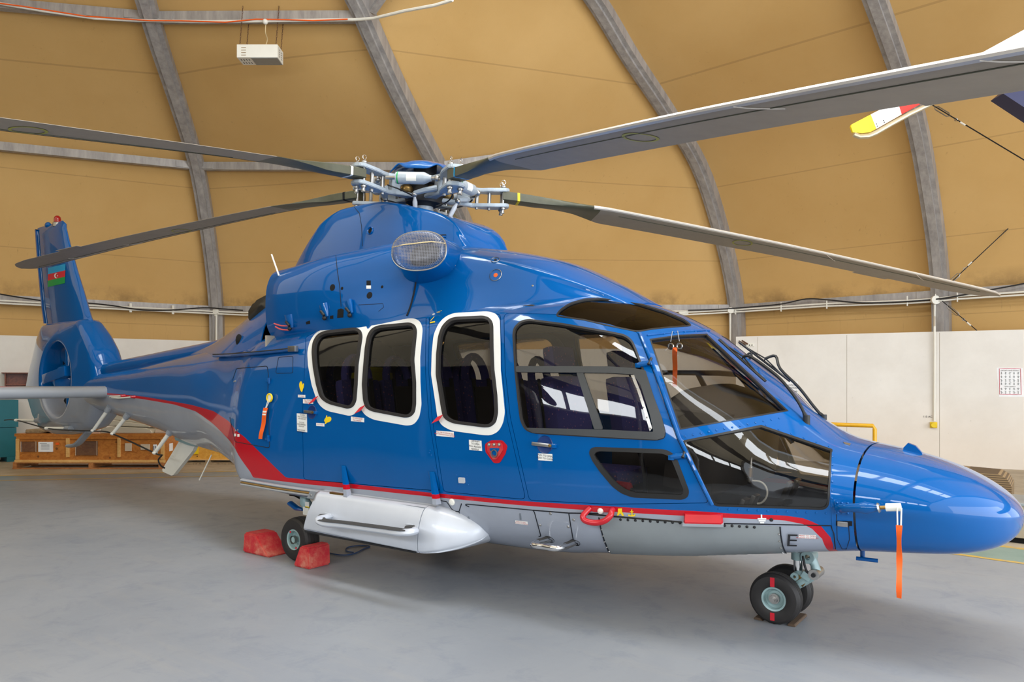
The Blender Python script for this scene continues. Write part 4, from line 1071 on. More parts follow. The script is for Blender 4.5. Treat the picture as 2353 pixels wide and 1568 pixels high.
placard(BODY, c3q([(2001,1076),(2100,1084),(2105,1166),(2004,1157)]), ['LIFE RAFT', 'TO OPEN', 'PULL RELEASE', 'HANDLE'], .0175, ink='ink')
placard(BODY, c3q([(632,866),(711,871),(714,1017),(635,1007)]), ['CARGO DOOR', 'TO OPEN:', 'PULL TO UNLOCK', 'AND SLIDE AFT', '', 'TO CLOSE:', 'SLIDE FORWARD', 'AND PUSH', '', 'CHECK LOCKED', 'BEFORE FLIGHT'], .0155, ink='ink')
placard(BODY, [(1237,1042),(1269.5,1044),(1270,1060),(1237.5,1058)], ['PULL TO OPEN', 'PUSH TO CLOSE'], .017, ink='ink')
placard(BODY, c7([(415,1030),(530,1036),(534,1069),(420,1062)]), ['PRESS TO OPEN', 'ALWAYS TO FASTEN'], .010)
placard(BODY, c7([(942,996),(1074,1010),(1077,1045),(946,1030)]), ['PRESS TO OPEN', 'ALWAYS TO FASTEN'], .011)
placard(BODY, c6([(1878,297),(2030,304),(2028,335),(1876,328)]), ['PRESS TO OPEN', 'ALWAYS TO FASTEN'], .013, tilt=.25)
text('E', BODY, (1819,1242.5), .135, 'ink', HELI, .006, 'CENTER', .1)
text('2', BODY, (1013,721), .085, 'mark_yellow', HELI, .022, 'CENTER', -.2); text('1', BODY, (994.5,735.5), .075, 'mark_yellow', HELI, .010, 'CENTER', -.2)
pad(BODY, [(989,741.5),(1000,739.5),(1000,742),(989,744)], 'mark_yellow', 'yellow_mark', None, .006)
# yellow hands
hand = lambda pts, nm='hand_mark': pad(BODY, c3(pts), 'mark_yellow', nm, None, .004, .002, .03, 3)
hand([(652,630),(660,613),(668,612),(673,625),(676,645),(683,628),(688,632),(686,660),(680,675),(677,690),(671,697),(664,688),(655,665),(652,648)])
hand([(850,925),(854,912),(862,902),(868,882),(874,884),(872,900),(882,893),(896,893),(906,903),(906,918),(897,931),(884,938),(872,940),(862,951),(856,951),(858,938)])
# jack and anchor pictograms on the red band
pad(BODY, c6([(306,72),(340,70),(341,100),(357,134),(343,136),(326,112),(310,132),(296,131),(305,100)]), 'mark_yellow', 'jacking_mark', None, .004, .002, .03, 2)
pad(BODY, c6([(421,80),(429,80),(430,96),(440,97),(440,102),(431,102),(432,128),(446,127),(450,118),(458,124),(452,138),(428,141),(396,138),(394,124),(404,121),(408,130),(423,129),(422,102),(409,101),(409,96),(421,96)]), 'mark_yellow', 'anchor_mark', None, .004, .002, .03, 2)
for px in ([(1548,124),(1560,124),(1561,155),(1596,156),(1596,167),(1521,166),(1521,156),(1549,155)], [(1528,171),(1591,172),(1590,184),(1530,183)], [(1541,188),(1579,189),(1578,201),(1542,200)]):
    pad(BODY, c6(px), 'white_paint', 'earth_mark', None, .004, .002, .03, 3)
dot(BODY, c6([(1641,171)])[0], .011, 'mast_dark', 'stud')
# --- upper and lower door rails
TR = [(500,823),(540,821),(600,815),(650,809.5),(688,805)]
P = [BODY.pt(q, .035) for q in TR]
rl = MB().tube(P, .018, 8, flat=1.7).build('upper_door_rail', 'blue_paint', HELI)
MB().tube([BODY.pt(q, .060) for q in TR], .007, 6).build('rail_slot', 'black_trim', rl)
MB().box(BODY.pt((684,806), .05), (.10, .04, .05), None, .004).build('rail_stop', 'steel', rl)
P = [BODY.pt(q, .02) for q in [(505,826),(545,834),(590,834),(625,827),(650,820)]]

LR = [(557,1103),(640,1117),(740,1131),(850,1146),(950,1160),(1006,1168)]
LRP = [onY(q, -1.075) for q in LR]
lr = MB().tube(LRP, .014, 8, flat=1.8).build('lower_door_rail', 'grey_paint', HELI)
MB().tube([p+Vector((0, -.012, -.022)) for p in LRP], .010, 6).build('rail_slot', 'brass', lr)
MB().tube([p+Vector((0, -.004, -.040)) for p in LRP], .012, 8, flat=1.6).build('rail_lip', 'grey_paint', lr)
MB().box(onY((775,1139), -1.10), (.16, .03, .045), Matrix.Rotation(.02, 3, 'Y'), .003).build('rail_stop', 'brass', lr)
# roller brackets that carry the sliding door
for (tx, ty, bx, by) in ((787,1070, 793,1142), (990,1084, 998,1160)):
    top = BODY.pt((tx, ty), .004); bot = onY((bx, by), -1.13)
    a = Vector((.025, 0, 0)); m = MB()
    V = [top-a*1.2, top+a*1.6, bot+a*.9+Vector((0, .05, 0)), bot-a*.7+Vector((0, .05, 0)), top-a*.2+Vector((0, -.004, 0)), top+a*.3+Vector((0, -.004, 0)), bot+a*.8, bot-a*.7]
    m.add(V, [(0, 1, 2, 3), (4, 5, 6, 7), (0, 1, 5, 4), (1, 2, 6, 5), (2, 3, 7, 6), (3, 0, 4, 7)]); m.build('roller_bracket', 'livery', DS, smooth=False)
# --- handles
def door_handle(q, lo, par, w=.135):
    p = lo.pt(q); n = lo.nm(q); e = (lo.pt((q[0]+10, q[1]+1.2))-p).normalized(); u = n.cross(e).normalized(); M = Matrix((e, u, n)).transposed()
    h = MB().box(p+n*.028-e*.015, (w, .024, .014), M, .005).build('door_handle', 'steel', par)
    cup = MB().lathe([(.060, .000), (.056, .004), (.050, .003), (.03, .0025), (0, .0022)], p, n, 26); cup.build('handle_cup', 'recess_shade_blue', h)
    MB().box(p+n*.012+e*(w*.5), (.05, .026, .03), M, .005).build('handle_base', 'blue_paint', h)
    MB().box(p+n*.012-e*(w*.56), (.02, .022, .03), M, .003).build('handle_base', 'blue_paint', h)
    MB().lathe([(.011, .028), (.011, .036), (0, .037)], p+e*(w*.42), n, 12).build('key_lock', 'brass', h)
door_handle((1252,1022.5), BODY, DC); door_handle((717,947.5), BODY, DS, .115)
# door hinges
for q in ((1481,839),(1559,1049)):
    p = BODY.pt(q, .012); m = MB(); e = Vector((.28, .05, .04)).normalized()
    m.tube([p-e*.045, p-e*.01, p+e*.045], [.012, .020, .014], 10); m.box(p-e*.04+Vector((0, -.004, -.004)), (.035, .014, .030), None, .003); hg = m.build('door_hinge', 'blue_paint', HELI)
    MB().cyl(p+e*.035+Vector((0, -.02, -.01)), p+e*.035+Vector((0, .02, .03)), .009, 10).build('hinge_pin', 'black_trim', hg)
for q in ((618,877),(616.5,1009)):
    p = BODY.pt(q, .01); MB().box(p, (.055, .02, .02), None, .004).tube([p+Vector((.02, 0, -.02)), p+Vector((.03, -.01, .03))], .012, 8).build('hatch_hinge', 'blue_paint', HELI)
for q in ((538,877),(541,876.5),(541,990),(546,989)): dot(BODY, q, .011, 'steel', 'hatch_lock')
for q in c3([(140,1038),(166,1042)]): pad(BODY, [(q[0]-2, q[1]-3), (q[0]+2, q[1]-3), (q[0]+2, q[1]+3), (q[0]-2, q[1]+3)], 'white_paint', 'small_label')
dot(BODY, (999,723), .022, 'light_grey_paint', 'release_button', None, .01); dot(BODY, (1039,1154), .026, 'white_plastic', 'round_cap', None, .012); 
pad(BODY, fillet([(1054,1097),(1069,1098),(1070,1111),(1055,1110)], 2.5), 'light_grey_paint', 'release_flap', None, .008, .006, .04, 2)
for q in c7([(322,518),(430,522),(337,612),(444,620),(38,255),(30,282),(52,307),(80,440),(95,467)]): dot(BODY, q, .0055, 'blue_paint', 'skin_rivet')
for q in c7([(1315,926),(1205,1047),(1503,1065),(1560,992),(55,872),(174,881),(337,961)]): dot(BODY, q, .010, 'steel', 'panel_screw')
for q in c7([(447,990),(993,955)]):
    pad(BODY, fillet([(q[0]-1.8, q[1]-7), (q[0]+1.2, q[1]-7), (q[0]+3, q[1]+8), (q[0]-.4, q[1]+8)], 1), 'flange_grey', 'push_latch', None, .003, .002, .03, 2); 
# raft release: red shield, clear plate and ring handle
sh = pad(BODY, fillet(c3([(2128,1110),(2180,1080),(2265,1080),(2308,1125),(2290,1190),(2245,1262),(2200,1262),(2135,1175)]), 9), 'red_paint', 'release_shield', DP, .005, .003, .04, 3)
sh['label'] = 'red shield with a life raft release'
pad(BODY, fillet(c3([(2149,1104),(2270,1104),(2276,1160),(2225,1233),(2196,1232),(2152,1165)]), 4), 'chock_red', 'clear_cover', sh, .012, .006, .04, 3)
pad(BODY, fillet(c3([(2166,1142),(2256,1142),(2222,1202),(2204,1202)]), 3), 'blue_paint', 'recess', sh, .0145, .002, .04, 2)
for q in c3([(2168,1115),(2208,1115),(2248,1115)]): dot(BODY, q, .013, 'steel', 'shield_screw', sh, .018)
p = BODY.pt(c3([(2214,1184)])[0], .022); n = BODY.nm((1140,1045)); MB().lathe([(.020, -.003), (.028, -.003), (.028, .003), (.020, .003)], p, n, 20, True).build('pull_ring', 'steel', sh)
# red window pull tabs hanging from the seals
for q, ang in (((728.5,920.5), 0), ((835.5,941.5), 0), ((1013.5,963.5), 0)):
    a = BODY.pt((q[0]+3, q[1]-7), .022); b = BODY.pt((q[0]-4.5, q[1]+7), .040); w_ = Vector((.034, 0, .012))
    m = MB().prism([a-w_*.8, a+w_*.8, b+w_, b-w_], (0, -1, .1), .006)
    m.build('window_pull_tab', 'red_fabric', DP if q[0] > 900 else DS, smooth=False)
# grab handle, light cover, tie down
c_ = c6([(60,70),(40,90),(28,110),(45,135),(100,152),(170,155),(230,138),(262,108),(258,88),(262,80)])
P = [BODY.pt(c_[0], .0), BODY.pt(c_[1], .03), BODY.pt(c_[2], .055), BODY.pt(c_[3], .065), BODY.pt(c_[4], .07), BODY.pt(c_[5], .07), BODY.pt(c_[6], .065), BODY.pt(c_[7], .045), BODY.pt(c_[8], .02), BODY.pt(c_[9], .0)]
gh = MB().tube(spline(P, 5), .019, 14).build('grab_handle', 'red_paint', HELI)
pad(BODY, fillet(c6([(68,55),(268,66),(276,105),(100,100),(60,88)]), 2), 'red_paint', 'handle_plate', gh, .006, .005, .05, 4)
dot(BODY, c6([(154,92)])[0], .020, 'white_plastic', 'round_cap', gh, .016)
lt = c6([(880,110),(1218,117),(1222,200),(880,192)])
a, b, c2, d2 = [BODY.pt(q, 0) for q in lt]; n = BODY.nm((1616,1190)); m = MB()
pr = [(0, 0), (.020, .0), (.035, -.03), (.035, -.10), (.0, -.13)]
def seg(t): base = a.lerp(b, t); bb = d2.lerp(c2, t); return [base, base+n*.022, base.lerp(bb, .6)+n*.050, bb+n*.050, bb]
V = sum([seg(t) for t in (0, .04, .5, .96, 1)], []); 
for i_ in (1, 2, 3): V[i_] = V[i_]-n*.02; V[20+i_] = V[20+i_]-n*.02
F = [(i*5+j, i*5+(j+1) % 5, (i+1)*5+(j+1) % 5, (i+1)*5+j) for i in range(4) for j in range(5)]+[(4, 3, 2, 1, 0), (20, 21, 22, 23, 24)]
m.add(V, F); lc = m.build('landing_light_cover', 'red_paint', HELI, angle=20); lc['label'] = 'red cover with a grey lower lip on the sill'
m = MB(); e_ = (b-a).normalized()*.004
m.add([a.lerp(d2, .74)+n*.020-e_, b.lerp(c2, .74)+n*.020+e_, b.lerp(c2, .74)+n*.053+e_, a.lerp(d2, .74)+n*.053-e_, d2-e_, c2+e_, c2+n*.054+e_, d2+n*.054-e_], [(0, 1, 2, 3), (4, 5, 6, 7), (0, 1, 5, 4), (2, 3, 7, 6), (0, 3, 7, 4), (1, 2, 6, 5)]); m.build('cover_lip', 'grey_paint', lc, False)
# pitot probe with its plate; the protective sleeve and streamer hang on it
q0 = [(1918,1152),(1953,1152),(1953,1181),(1918,1181)]
pp = pad(BODY, fillet(q0, 2), 'blue_paint', 'probe_plate', None, .010, .010, .04, 3)
for q in ((1923,1155),(1934,1155.5),(1947,1156),(1924,1176),(1934,1177),(1947,1178)): dot(BODY, q, .007, 'blue_paint', 'plate_bolt', pp, .016)
b0 = BODY.pt((1924,1166), .02); b1 = onY((1950,1168), -.78); b2 = onY((2018,1167.5), -.80); b3 = onY((2022,1167), -.80); b4 = onY((2036,1166.5), -.80); b5 = onY((2068,1166), -.80)
pt_ = MB().tube([b0, b0.lerp(b1, .5)+Vector((0, -.02, 0)), b1, b1.lerp(b2, .35), b1.lerp(b2, .6), b1.lerp(b2, .85), b2], [.018, .026, .022, .026, .034, .024, .018], 14).build('pitot_probe', 'blue_paint', HELI)
MB().tube([b2, b3], [.028, .022], 12).build('probe_collar', 'steel', pt_); MB().tube([b3, b4], .010, 10).build('probe_tip', 'brass', pt_)
sl = empty('probe_cover', 'white probe sleeve with an orange streamer hanging at the nose', 'probe cover', tuple(b5))
def sub(o): return o
MB().tube([b4, b5, b5+(b5-b4)*.06], .021, 14).build('sleeve', 'white_plastic', sl)
MB().tube([b5+Vector((-.01, -.02, 0)), b5+Vector((-.008, -.022, -.09))], .004, 6).build('cord', 'white_plastic', sl); MB().tube([b5+Vector((.01, -.02, 0)), b5+Vector((.008, -.022, -.09))], .004, 6).build('cord', 'white_plastic', sl)
def ribbon(top, L_, w, name, mat, par, bend=.012, nrm=Vector((0, -1, 0)), drift=Vector((0, 0, 0)), axis=Vector((1, 0, 0)), n=22, tw=0):
    V = []
    for i in range(n+1):
        t = i/n; p = top+Vector((0, 0, -L_*t))+drift*t+nrm*(bend*math.sin(t*9))
        ww = w*(1-.15*t); an = tw*math.sin(t*7); ax_ = axis*math.cos(an)+nrm*math.sin(an)
        V += [p-ax_*ww/2, p+ax_*ww/2]
    m = MB(); m.add(V+[v+nrm*.003 for v in V], [(2*i, 2*i+1, 2*i+3, 2*i+2) for i in range(n)]+[(2*n+2+2*i, 2*n+4+2*i, 2*n+5+2*i, 2*n+3+2*i) for i in range(n)]+[(2*i, 2*i+2, 2*n+4+2*i, 2*n+2+2*i) for i in range(n)]+[(2*i+1, 2*n+3+2*i, 2*n+5+2*i, 2*i+3) for i in range(n)])
    return m.build(name, mat, par)
ribbon(b5+Vector((0, -.022, -.09)), .375, .030, 'streamer', 'orange_tag', sl, .006, tw=.6); adopt(sl)
# static cover streamer on the flank
p0 = BODY.pt((625,915), .02); tg = empty('static_cover', 'orange warning streamer on a cord hanging from the rear flank', 'warning streamer', tuple(p0))
n = BODY.nm((625,915)); MB().box(p0, (.05, .012, .055), None, .004).build('cover_plug', 'white_plastic', tg)
P = [p0+Vector((.034*math.cos(a)*1.1, -.006, .034*math.sin(a)+.0)) for a in np.linspace(0, 2*PI, 20, endpoint=False)]; MB().tube(P, .008, 8, closed=True).build('cover_rim', 'mark_yellow', tg)
t1 = BODY.pt((617.5,938), .025)
for dx in (-.012, .014): MB().tube([p0+Vector((dx, -.012, -.02)), t1+Vector((dx*.3, -.004, 0))], .004, 6).build('cord', 'white_plastic', tg)
w1 = BODY.pt((606.5,1009), .03); dr = w1-t1; dr.z = 0
ribbon(t1+Vector((0, -.004, 0)), t1.z-w1.z, .062, 'streamer', 'orange_tag', tg, .004, drift=dr)
ribbon(t1+dr*.12+Vector((0, -.008, -(t1.z-w1.z)*.10)), (t1.z-w1.z)*.14, .056, 'white_patch', 'white_plastic', tg, .001, drift=dr*.14); adopt(tg)
# --- eyelets, vents and holes of the cowlings
def hole(lo, q, r, mat='black_void', name='vent_hole', par=None): return dot(lo, q, r, mat, name, par, .0015, 0)
for q, r in (((851,530.5), .034),): o = MB().lathe([(r*.8, .0), (r, .012), (r*1.1, .0)], DG.pt(q), DG.nm(q), 24).build('vent_rim', 'blue_paint', HELI); hole(DG, q, r*.8, par=o)
for q, r in (((764,661), .030), ((786,663), .014), ((849,679), .030), ((878,659.5), .013)): hole(EC, q, r)
pad(EC, [(842.5,645),(852,645),(852,656),(842.5,656)], 'black_void', 'black_label', None, .002, .002, .03, 2); pad(EC, [(842,656.5),(852.5,656.5),(852.5,664),(842,664)], 'white_paint', 'white_label', None, .002, .002, .03, 2)
for pts in ([(776,712),(784,709),(790,712),(789,730),(775,731)], [(759,726),(766,725),(766,733),(758,733)], [(703,740),(712,737),(713,744),(704,746)]):
    pad(EC, pts, 'black_void', 'cowling_slot', None, .002, .002, .03, 2)
for (x, y) in ((744,703), (802,697), (664,726)):
    pa = EC.pt((x, y-3), .004); pb = EC.pt((x+8, y+26), .012); m = MB()
    m.tube([pa, pa.lerp(pb, .5), pb], [.05, .046, .03], 12, flat=.55); lt_ = m.build('cowling_latch', 'blue_paint', HELI)
    m = MB(); c = pa.lerp(pb, .72); m.cyl(c+Vector((-.02, -.035, .02)), c+Vector((.025, -.035, -.02)), .012, 8); m.ball(pb+Vector((0, -.02, -.01)), .02, 8); m.build('latch_hook', 'mast_dark', lt_)
seam([(772,588),(775,620),(781,660),(784,705)], .003, lo=EC)
seam([(814,476),(826,490),(831,520),(833,566)], .003, lo=DG)
seam([(824,701),(880,698),(882,706),(870,716)], .002, lo=EC)
MB().tube([Vector(EC.P(.612, v)[0]+EC.N(.612, v)[0]*.003) for v in np.linspace(.05, .97, 40)], .008, 6).build('cowling_gap', 'seam', HELI)
# recessed lamps on the forward cowling
for q, r, mt in (((1138,597.5), .034, 'steel'), ((1139,632.5), .048, 'steel')):
    o = MB().lathe([(r*1.08, .003), (r, .006), (r*.94, -.012), (r*.5, -.02), (0, -.022)], FC.pt(q), FC.nm(q), 26).build('recessed_lamp', mt, HELI)
    MB().lathe([(r*.40, -.01), (r*.36, .002), (0, .006)], FC.pt(q), FC.nm(q), 18).build('lamp_lens', 'orange_tag' if r > .04 else 'mast_dark', o)
dot(FC, (1044.5,610), .011, 'steel', 'fastener')
for q in ((1224,657),): dot(FC, q, .008, 'steel', 'fastener')
for q in ((1148,692),(1033,700),(1017,689),(977,706)): dot(BODY, q, .009, 'steel', 'fastener')
# --- engine intake with its mesh guard
t = NT('mesh_guard'); v = t.obj(); 
wv = t.n('TexWave', ins={'Vector': v, 'Scale': 28.0}); wv2 = t.n('TexWave', bands_direction='Z', ins={'Vector': v, 'Scale': 28.0})
mx_ = t.math('MAXIMUM', wv.outputs[1], wv2.outputs[1]); a_ = t.ramp(mx_, .55, .8)
bs = t.bsdf(Base_Color=lin((150, 150, 156)), Roughness=.4, Metallic=.5); tr = t.n('BsdfTransparent')
MAT['mesh_guard'] = t.out(t.n('MixShader', ins={0: t.math('ADD', t.math('MULTIPLY', a_, .45), .12), 1: tr.outputs[0], 2: bs.outputs[0]}))
ic = onY((963,577), -.93); ia = Vector((.42, -.90, .10)).normalized(); ie = Vector((0, 0, 1)).cross(ia).normalized(); iu = ia.cross(ie).normalized()
def oval(c, a, b, sc=1, n=40, ex=.86): return [c+ie*(a*sc*math.copysign(abs(math.cos(t))**ex, math.cos(t)))+iu*(b*sc*math.copysign(abs(math.sin(t))**ex, math.sin(t))) for t in np.linspace(0, 2*PI, n, endpoint=False)]
def tubeoval(rings, name, mat, par, cap=False):
    V = sum(rings, []); n = len(rings[0]); F = [(i*n+k, i*n+(k+1) % n, (i+1)*n+(k+1) % n, (i+1)*n+k) for i in range(len(rings)-1) for k in range(n)]
    if cap: F.append(tuple(range((len(rings)-1)*n, len(rings)*n)))
    m = MB(); m.add(V, F); return m.build(name, mat, par, angle=60)
ra_, rb_ = .215, .150
ik = tubeoval([oval(ic-ia*.30, ra_*1.25, rb_*1.3), oval(ic-ia*.06, ra_*1.04, rb_*1.05), oval(ic-ia*.01, ra_, rb_), oval(ic, ra_*.96, rb_*.96), oval(ic-ia*.03, ra_*.74, rb_*.74), oval(ic-ia*.16, ra_*.60, rb_*.62)], 'engine_intake', 'blue_paint', HELI)
tubeoval([oval(ic-ia*.16, ra_*.62, rb_*.64), oval(ic-ia*.17, .01, .01)], 'intake_screen', 'interior', ik, True)
tubeoval([oval(ic+ia*.000, ra_*1.0, rb_*1.0), oval(ic+ia*.03, ra_*1.0, rb_*1.0), oval(ic+ia*.055, ra_*.88, rb_*.88), oval(ic+ia*.062, ra_*.5, rb_*.5), oval(ic+ia*.064, .004, .004)], 'mesh_cover', 'mesh_guard', ik, True)
R_ = oval(ic+ia*.004, ra_*1.02, rb_*1.03, n=60); MB().tube(R_, .006, 6, closed=True).build('guard_rim', 'steel', ik)
mk('cord_tan', (206, 184, 140), .8)
MB().tube([ic-ie*ra_+ia*.02+iu*.03, ic-ie*.1+ia*.068+iu*.034, ic+ie*.12+ia*.066+iu*.05, ic+ie*ra_+ia*.02+iu*.045], .005, 6).build('tie_cord', 'cord_tan', ik)
def mirror_tree(o, par):
    m = mirror_obj(o, par)
    for ch in list(o.children): mirror_tree(ch, m)
mirror_tree(ik, HELI)
# --- exhaust scoop behind the engine cowling
ex = Vector(onY((592,716), -.55)); mk('exhaust_black', (44, 42, 38), .42, .3, .1, .3, 9)
pl = [onY(q, -.50) for q in [(566,735),(566,712),(578,692),(596,682),(608,676),(625,700),(628,722),(604,722),(592,740),(582,746),(571,744)]]
for s_ in (-1, 1):
    m = MB(); m.prism([Vector((p.x, p.y*-s_ if s_ > 0 else p.y, p.z)) for p in pl], (0, -s_, 0), .34); o = m.build('exhaust_scoop', 'exhaust_black', HELI, smooth=False)
    bm = bmesh.new(); bm.from_mesh(o.data); bmesh.ops.bevel(bm, geom=list(bm.edges), offset=.035, segments=3, affect='EDGES'); bm.to_mesh(o.data); bm.free(); o.data.polygons.foreach_set('use_smooth', [True]*len(o.data.polygons))
    pp_ = [onY(q, -.58) for q in [(594,752),(593,735),(600,723),(622,722),(632,735),(636,745),(610,753)]]
    m = MB(); m.prism([Vector((p.x, -p.y if s_ > 0 else p.y, p.z)) for p in pp_], (0, -s_, 0), .22); o = m.build('exhaust_pipe', 'exhaust_black', HELI, smooth=False)
    bm = bmesh.new(); bm.from_mesh(o.data); bmesh.ops.bevel(bm, geom=list(bm.edges), offset=.03, segments=3, affect='EDGES'); bm.to_mesh(o.data); bm.free(); o.data.polygons.foreach_set('use_smooth', [True]*len(o.data.polygons))
mk('pink_cord', (226, 100, 100), .7)
P = [onY(q, -.86) for q in ((630,744),(648,749),(672,748),(692,746),(694,749))]; MB().tube(spline(P, 4), .007, 6).build('blanking_cord', 'pink_cord', HELI)
P = [onY(q, -.86) for q in ((633,751),(645,757),(665,759))]; MB().tube(spline(P, 4), .007, 6).build('blanking_cord', 'pink_cord', HELI)
m = MB(); c = TC.pt((549,782), .0); m.ball(c, .05, 12, (1, .5, 1.3)); m.build('latch_recess', 'black_void', HELI)
# --- roof aerial / hook, wipers, nose fin
def nosept(q): return onY(q, -.02)
c = onY((2105,1037), 0); V = []; pr = []
for k in range(9):
    a = PI*k/8; pr.append((math.cos(a), math.sin(a)))
m = MB(); base = onY((2100,1047), 0); P = [base+Vector((-.06, 0, -.02)), base+Vector((-.055, 0, .045)), base+Vector((-.03, 0, .075)), base+Vector((.01, 0, .06)), base+Vector((.045, 0, .02)), base+Vector((.06, 0, -.03))]
m.prism([p+Vector((0, .018, 0)) for p in P], (0, -1, 0), .036); m.build('nose_fin', 'blue_paint', HELI, smooth=False)
p = onY((1982,1266), -.15); m = MB(); m.cyl(p+Vector((0, 0, .03)), p+Vector((0, 0, -.045)), .014, 10); m.cyl(p+Vector((-.03, -.03, -.045)), p+Vector((.09, -.02, -.045)), .012, 10); m.build('belly_probe', 'blue_paint', HELI)
# latch in the slot behind the nose
pad(BODY, [(1921,1197),(1958,1198),(1958,1209),(1921,1208)], 'black_void', 'latch_slot', None, .003, .002, .04, 3)
MB().box(BODY.pt((1936,1203), .012), (.055, .016, .028), None, .005).build('nose_latch', 'steel', HELI)
pad(BODY, [(1937,1017),(1955,1021),(1952,1025),(1940,1021)], 'steel', 'nose_latch_strip', None, .004, .003, .04, 3)
# rivet rows along the glazing frames
for A, B, n_ in (((1575,1003),(1790,962),13), ((1652,1170),(1898,1180),12), ((1913,1050),(1911,1165),7), ((1502,770),(1622,760),6), ((1760,978),(1905,1027),6)):
    for i in range(n_):
        t = i/(n_-1); dot(BODY, (A[0]+(B[0]-A[0])*t, A[1]+(B[1]-A[1])*t), .0065, 'blue_paint', 'frame_rivet', None, .004)
# raised windshield frame beads
fr = [(1487,772),(1560,763),(1630,759)]
MB().tube([BODY.pt(q, .004) for q in densify(fr, 8, False)], .006, 6).build('windshield_bead', 'blue_paint', HELI)
MB().tube([BODY.pt(q, .006) for q in densify([(1470,768),(1505,853),(1560,1005),(1636,1160)], 10, False)], .012, 8).build('pillar_bead', 'blue_paint', HELI)
# wipers
def wiper(pivot, arm, blade0, blade1, pv):
    w_ = MB().tube(arm, [.016]*2+[.010]*(len(arm)-2), 8).build('wiper', 'black_trim', HELI)
    MB().cyl(pivot+Vector((0, 0, -.04)), pivot+Vector((0, 0, .02)), .022, 12).build('wiper_pivot', 'black_trim', w_)
    b = [blade0.lerp(blade1, t) for t in (0, .5, 1)]
    MB().tube(b, .009, 6, flat=1.2).build('wiper_blade', 'rubber', w_)
    mid = blade0.lerp(blade1, .5)
    for t in (.12, .5, .88): MB().tube([mid+Vector((.012, -.01, .02)), blade0.lerp(blade1, t)], .005, 5).build('wiper_yoke', 'black_trim', w_)
yy = -.24
b0, b1 = BODY.pt((1646,790), .035), BODY.pt((1752,886), .035)
piv = onY((1853,962), yy); arm = [piv, onY((1838,930), yy), onY((1815,897), yy), onY((1783,862), yy), b0.lerp(b1, .62)+Vector((.03, -.01, .05)), b0.lerp(b1, .5)+Vector((.012, -.01, .02))]
wiper(piv, spline(arm, 4), b0, b1, 0)
yy = .16
c0, c1 = Vector((b0.x, -b0.y, b0.z)), Vector((b1.x, -b1.y, b1.z))
piv = onY((1892,960), yy); arm = [piv, onY((1868,932), yy), onY((1835,890), yy), onY((1793,848), yy), c0.lerp(c1, .62)+Vector((.04, -.01, .07)), c0.lerp(c1, .5)+Vector((.012, -.01, .02))]
wiper(piv, spline(arm, 4), c0, c1, 0)
P = [onY(q, .1) for q in ((1712,822),(1719,814),(1725,812),(1727,818),(1722,826))]; MB().tube(spline(P, 4), .008, 6).build('hose_loop', 'black_trim', HELI)
# ================================================================== cabin and cockpit interior
t = NT('seat_cloth'); v = t.obj(); n = t.n('TexVoronoi', ins={'Vector': v, 'Scale': 34.0}); n2 = t.noise(60, 2, .5, v)
sp = t.math('MULTIPLY', t.math('LESS_THAN', n.outputs[0], .22), t.math('GREATER_THAN', n2, .52))
MAT['seat_cloth'] = t.out(t.bsdf(Base_Color=t.mix(sp, lin((66, 64, 130)), t.mix(t.noise(20, 1, .5, v), lin((210, 70, 50)), lin((130, 140, 190)))), Roughness=.9))
fl = MB().box((.6, 0, .66), (3.8, 1.80, .03)).box((2.8, 0, .665), (.7, 1.50, .03)).build('cabin_floor', 'interior', HELI)
MB().box((-1.25, 0, 1.35), (.03, 1.7, 1.35)).build('rear_bulkhead', 'cabin_lining', HELI)
G = []; m = MB(); V = []; xs = np.linspace(-1.2, 2.35, 30); nv = 22
for x in xs:
    for v_ in np.linspace(.80, 1, nv): 
        p = BODY.P(x, v_)[0]; V.append((p[0], p[1]*.96, p[2]-.07))
    
F = [(i*nv+j, (i+1)*nv+j, (i+1)*nv+j+1, i*nv+j+1) for i in range(len(xs)-1) for j in range(nv-1)]; k = len(V)
V += [(x, -y, z) for x, y, z in V]; F += [tuple(a+k for a in f) for f in F]
mesh_obj('cabin_headliner', V, F, 'cabin_lining', HELI)
def seat(x, y, s=1.0, lean=.16, loop=True, wide=.44):
    """one passenger seat facing forward"""
    st = bpy.data.objects.new('cabin_seat', None); COL.objects.link(st); st.parent = HELI; st.location = (x, y, .68)
    m = MB().box((.02, 0, .30), (.44, wide, .13), None, .045); m.build('seat_cushion', 'seat_cloth', st)
    R_ = Matrix.Rotation(-lean, 3, 'Y')
    def bk(c, sz, bev, name, mat='seat_cloth'):
        return MB().box(Vector((-.20, 0, .33))+R_@Vector(c), sz, R_, bev).build(name, mat, st)
    bk((0, 0, .30), (.10, wide, .60), .05, 'backrest'); bk((.055, 0, .28), (.03, wide*.5, .50), .012, 'back_panel', 'interior')
    MB().box((0, 0, .12), (.36, wide*.8, .24), None, .01).build('seat_base', 'interior', st)
    if loop:
        P = [Vector((-.20, 0, .33))+R_@Vector((0, .135*math.cos(a), .60+.20*math.sin(a))) for a in np.linspace(-.25, PI+.25, 16)]
        MB().tube(P, .040, 10, flat=.8).build('headrest', 'seat_cloth', st)
    else: bk((0, 0, .68), (.10, .28, .20), .04, 'headrest')
    for sy in (-1, 1): MB().box(Vector((-.20, 0, .33))+R_@Vector((.058, sy*.10, .32)), (.006, .045, .56), R_, .001).build('seat_belt', 'black_trim', st)
    return st
for y in (-.72, -.24, .24, .72): seat(1.12, y)
for y in (-.72, -.24, .24, .72): seat(.18, y)
for y in (-.70, -.23, .23, .70): seat(-.62, y)
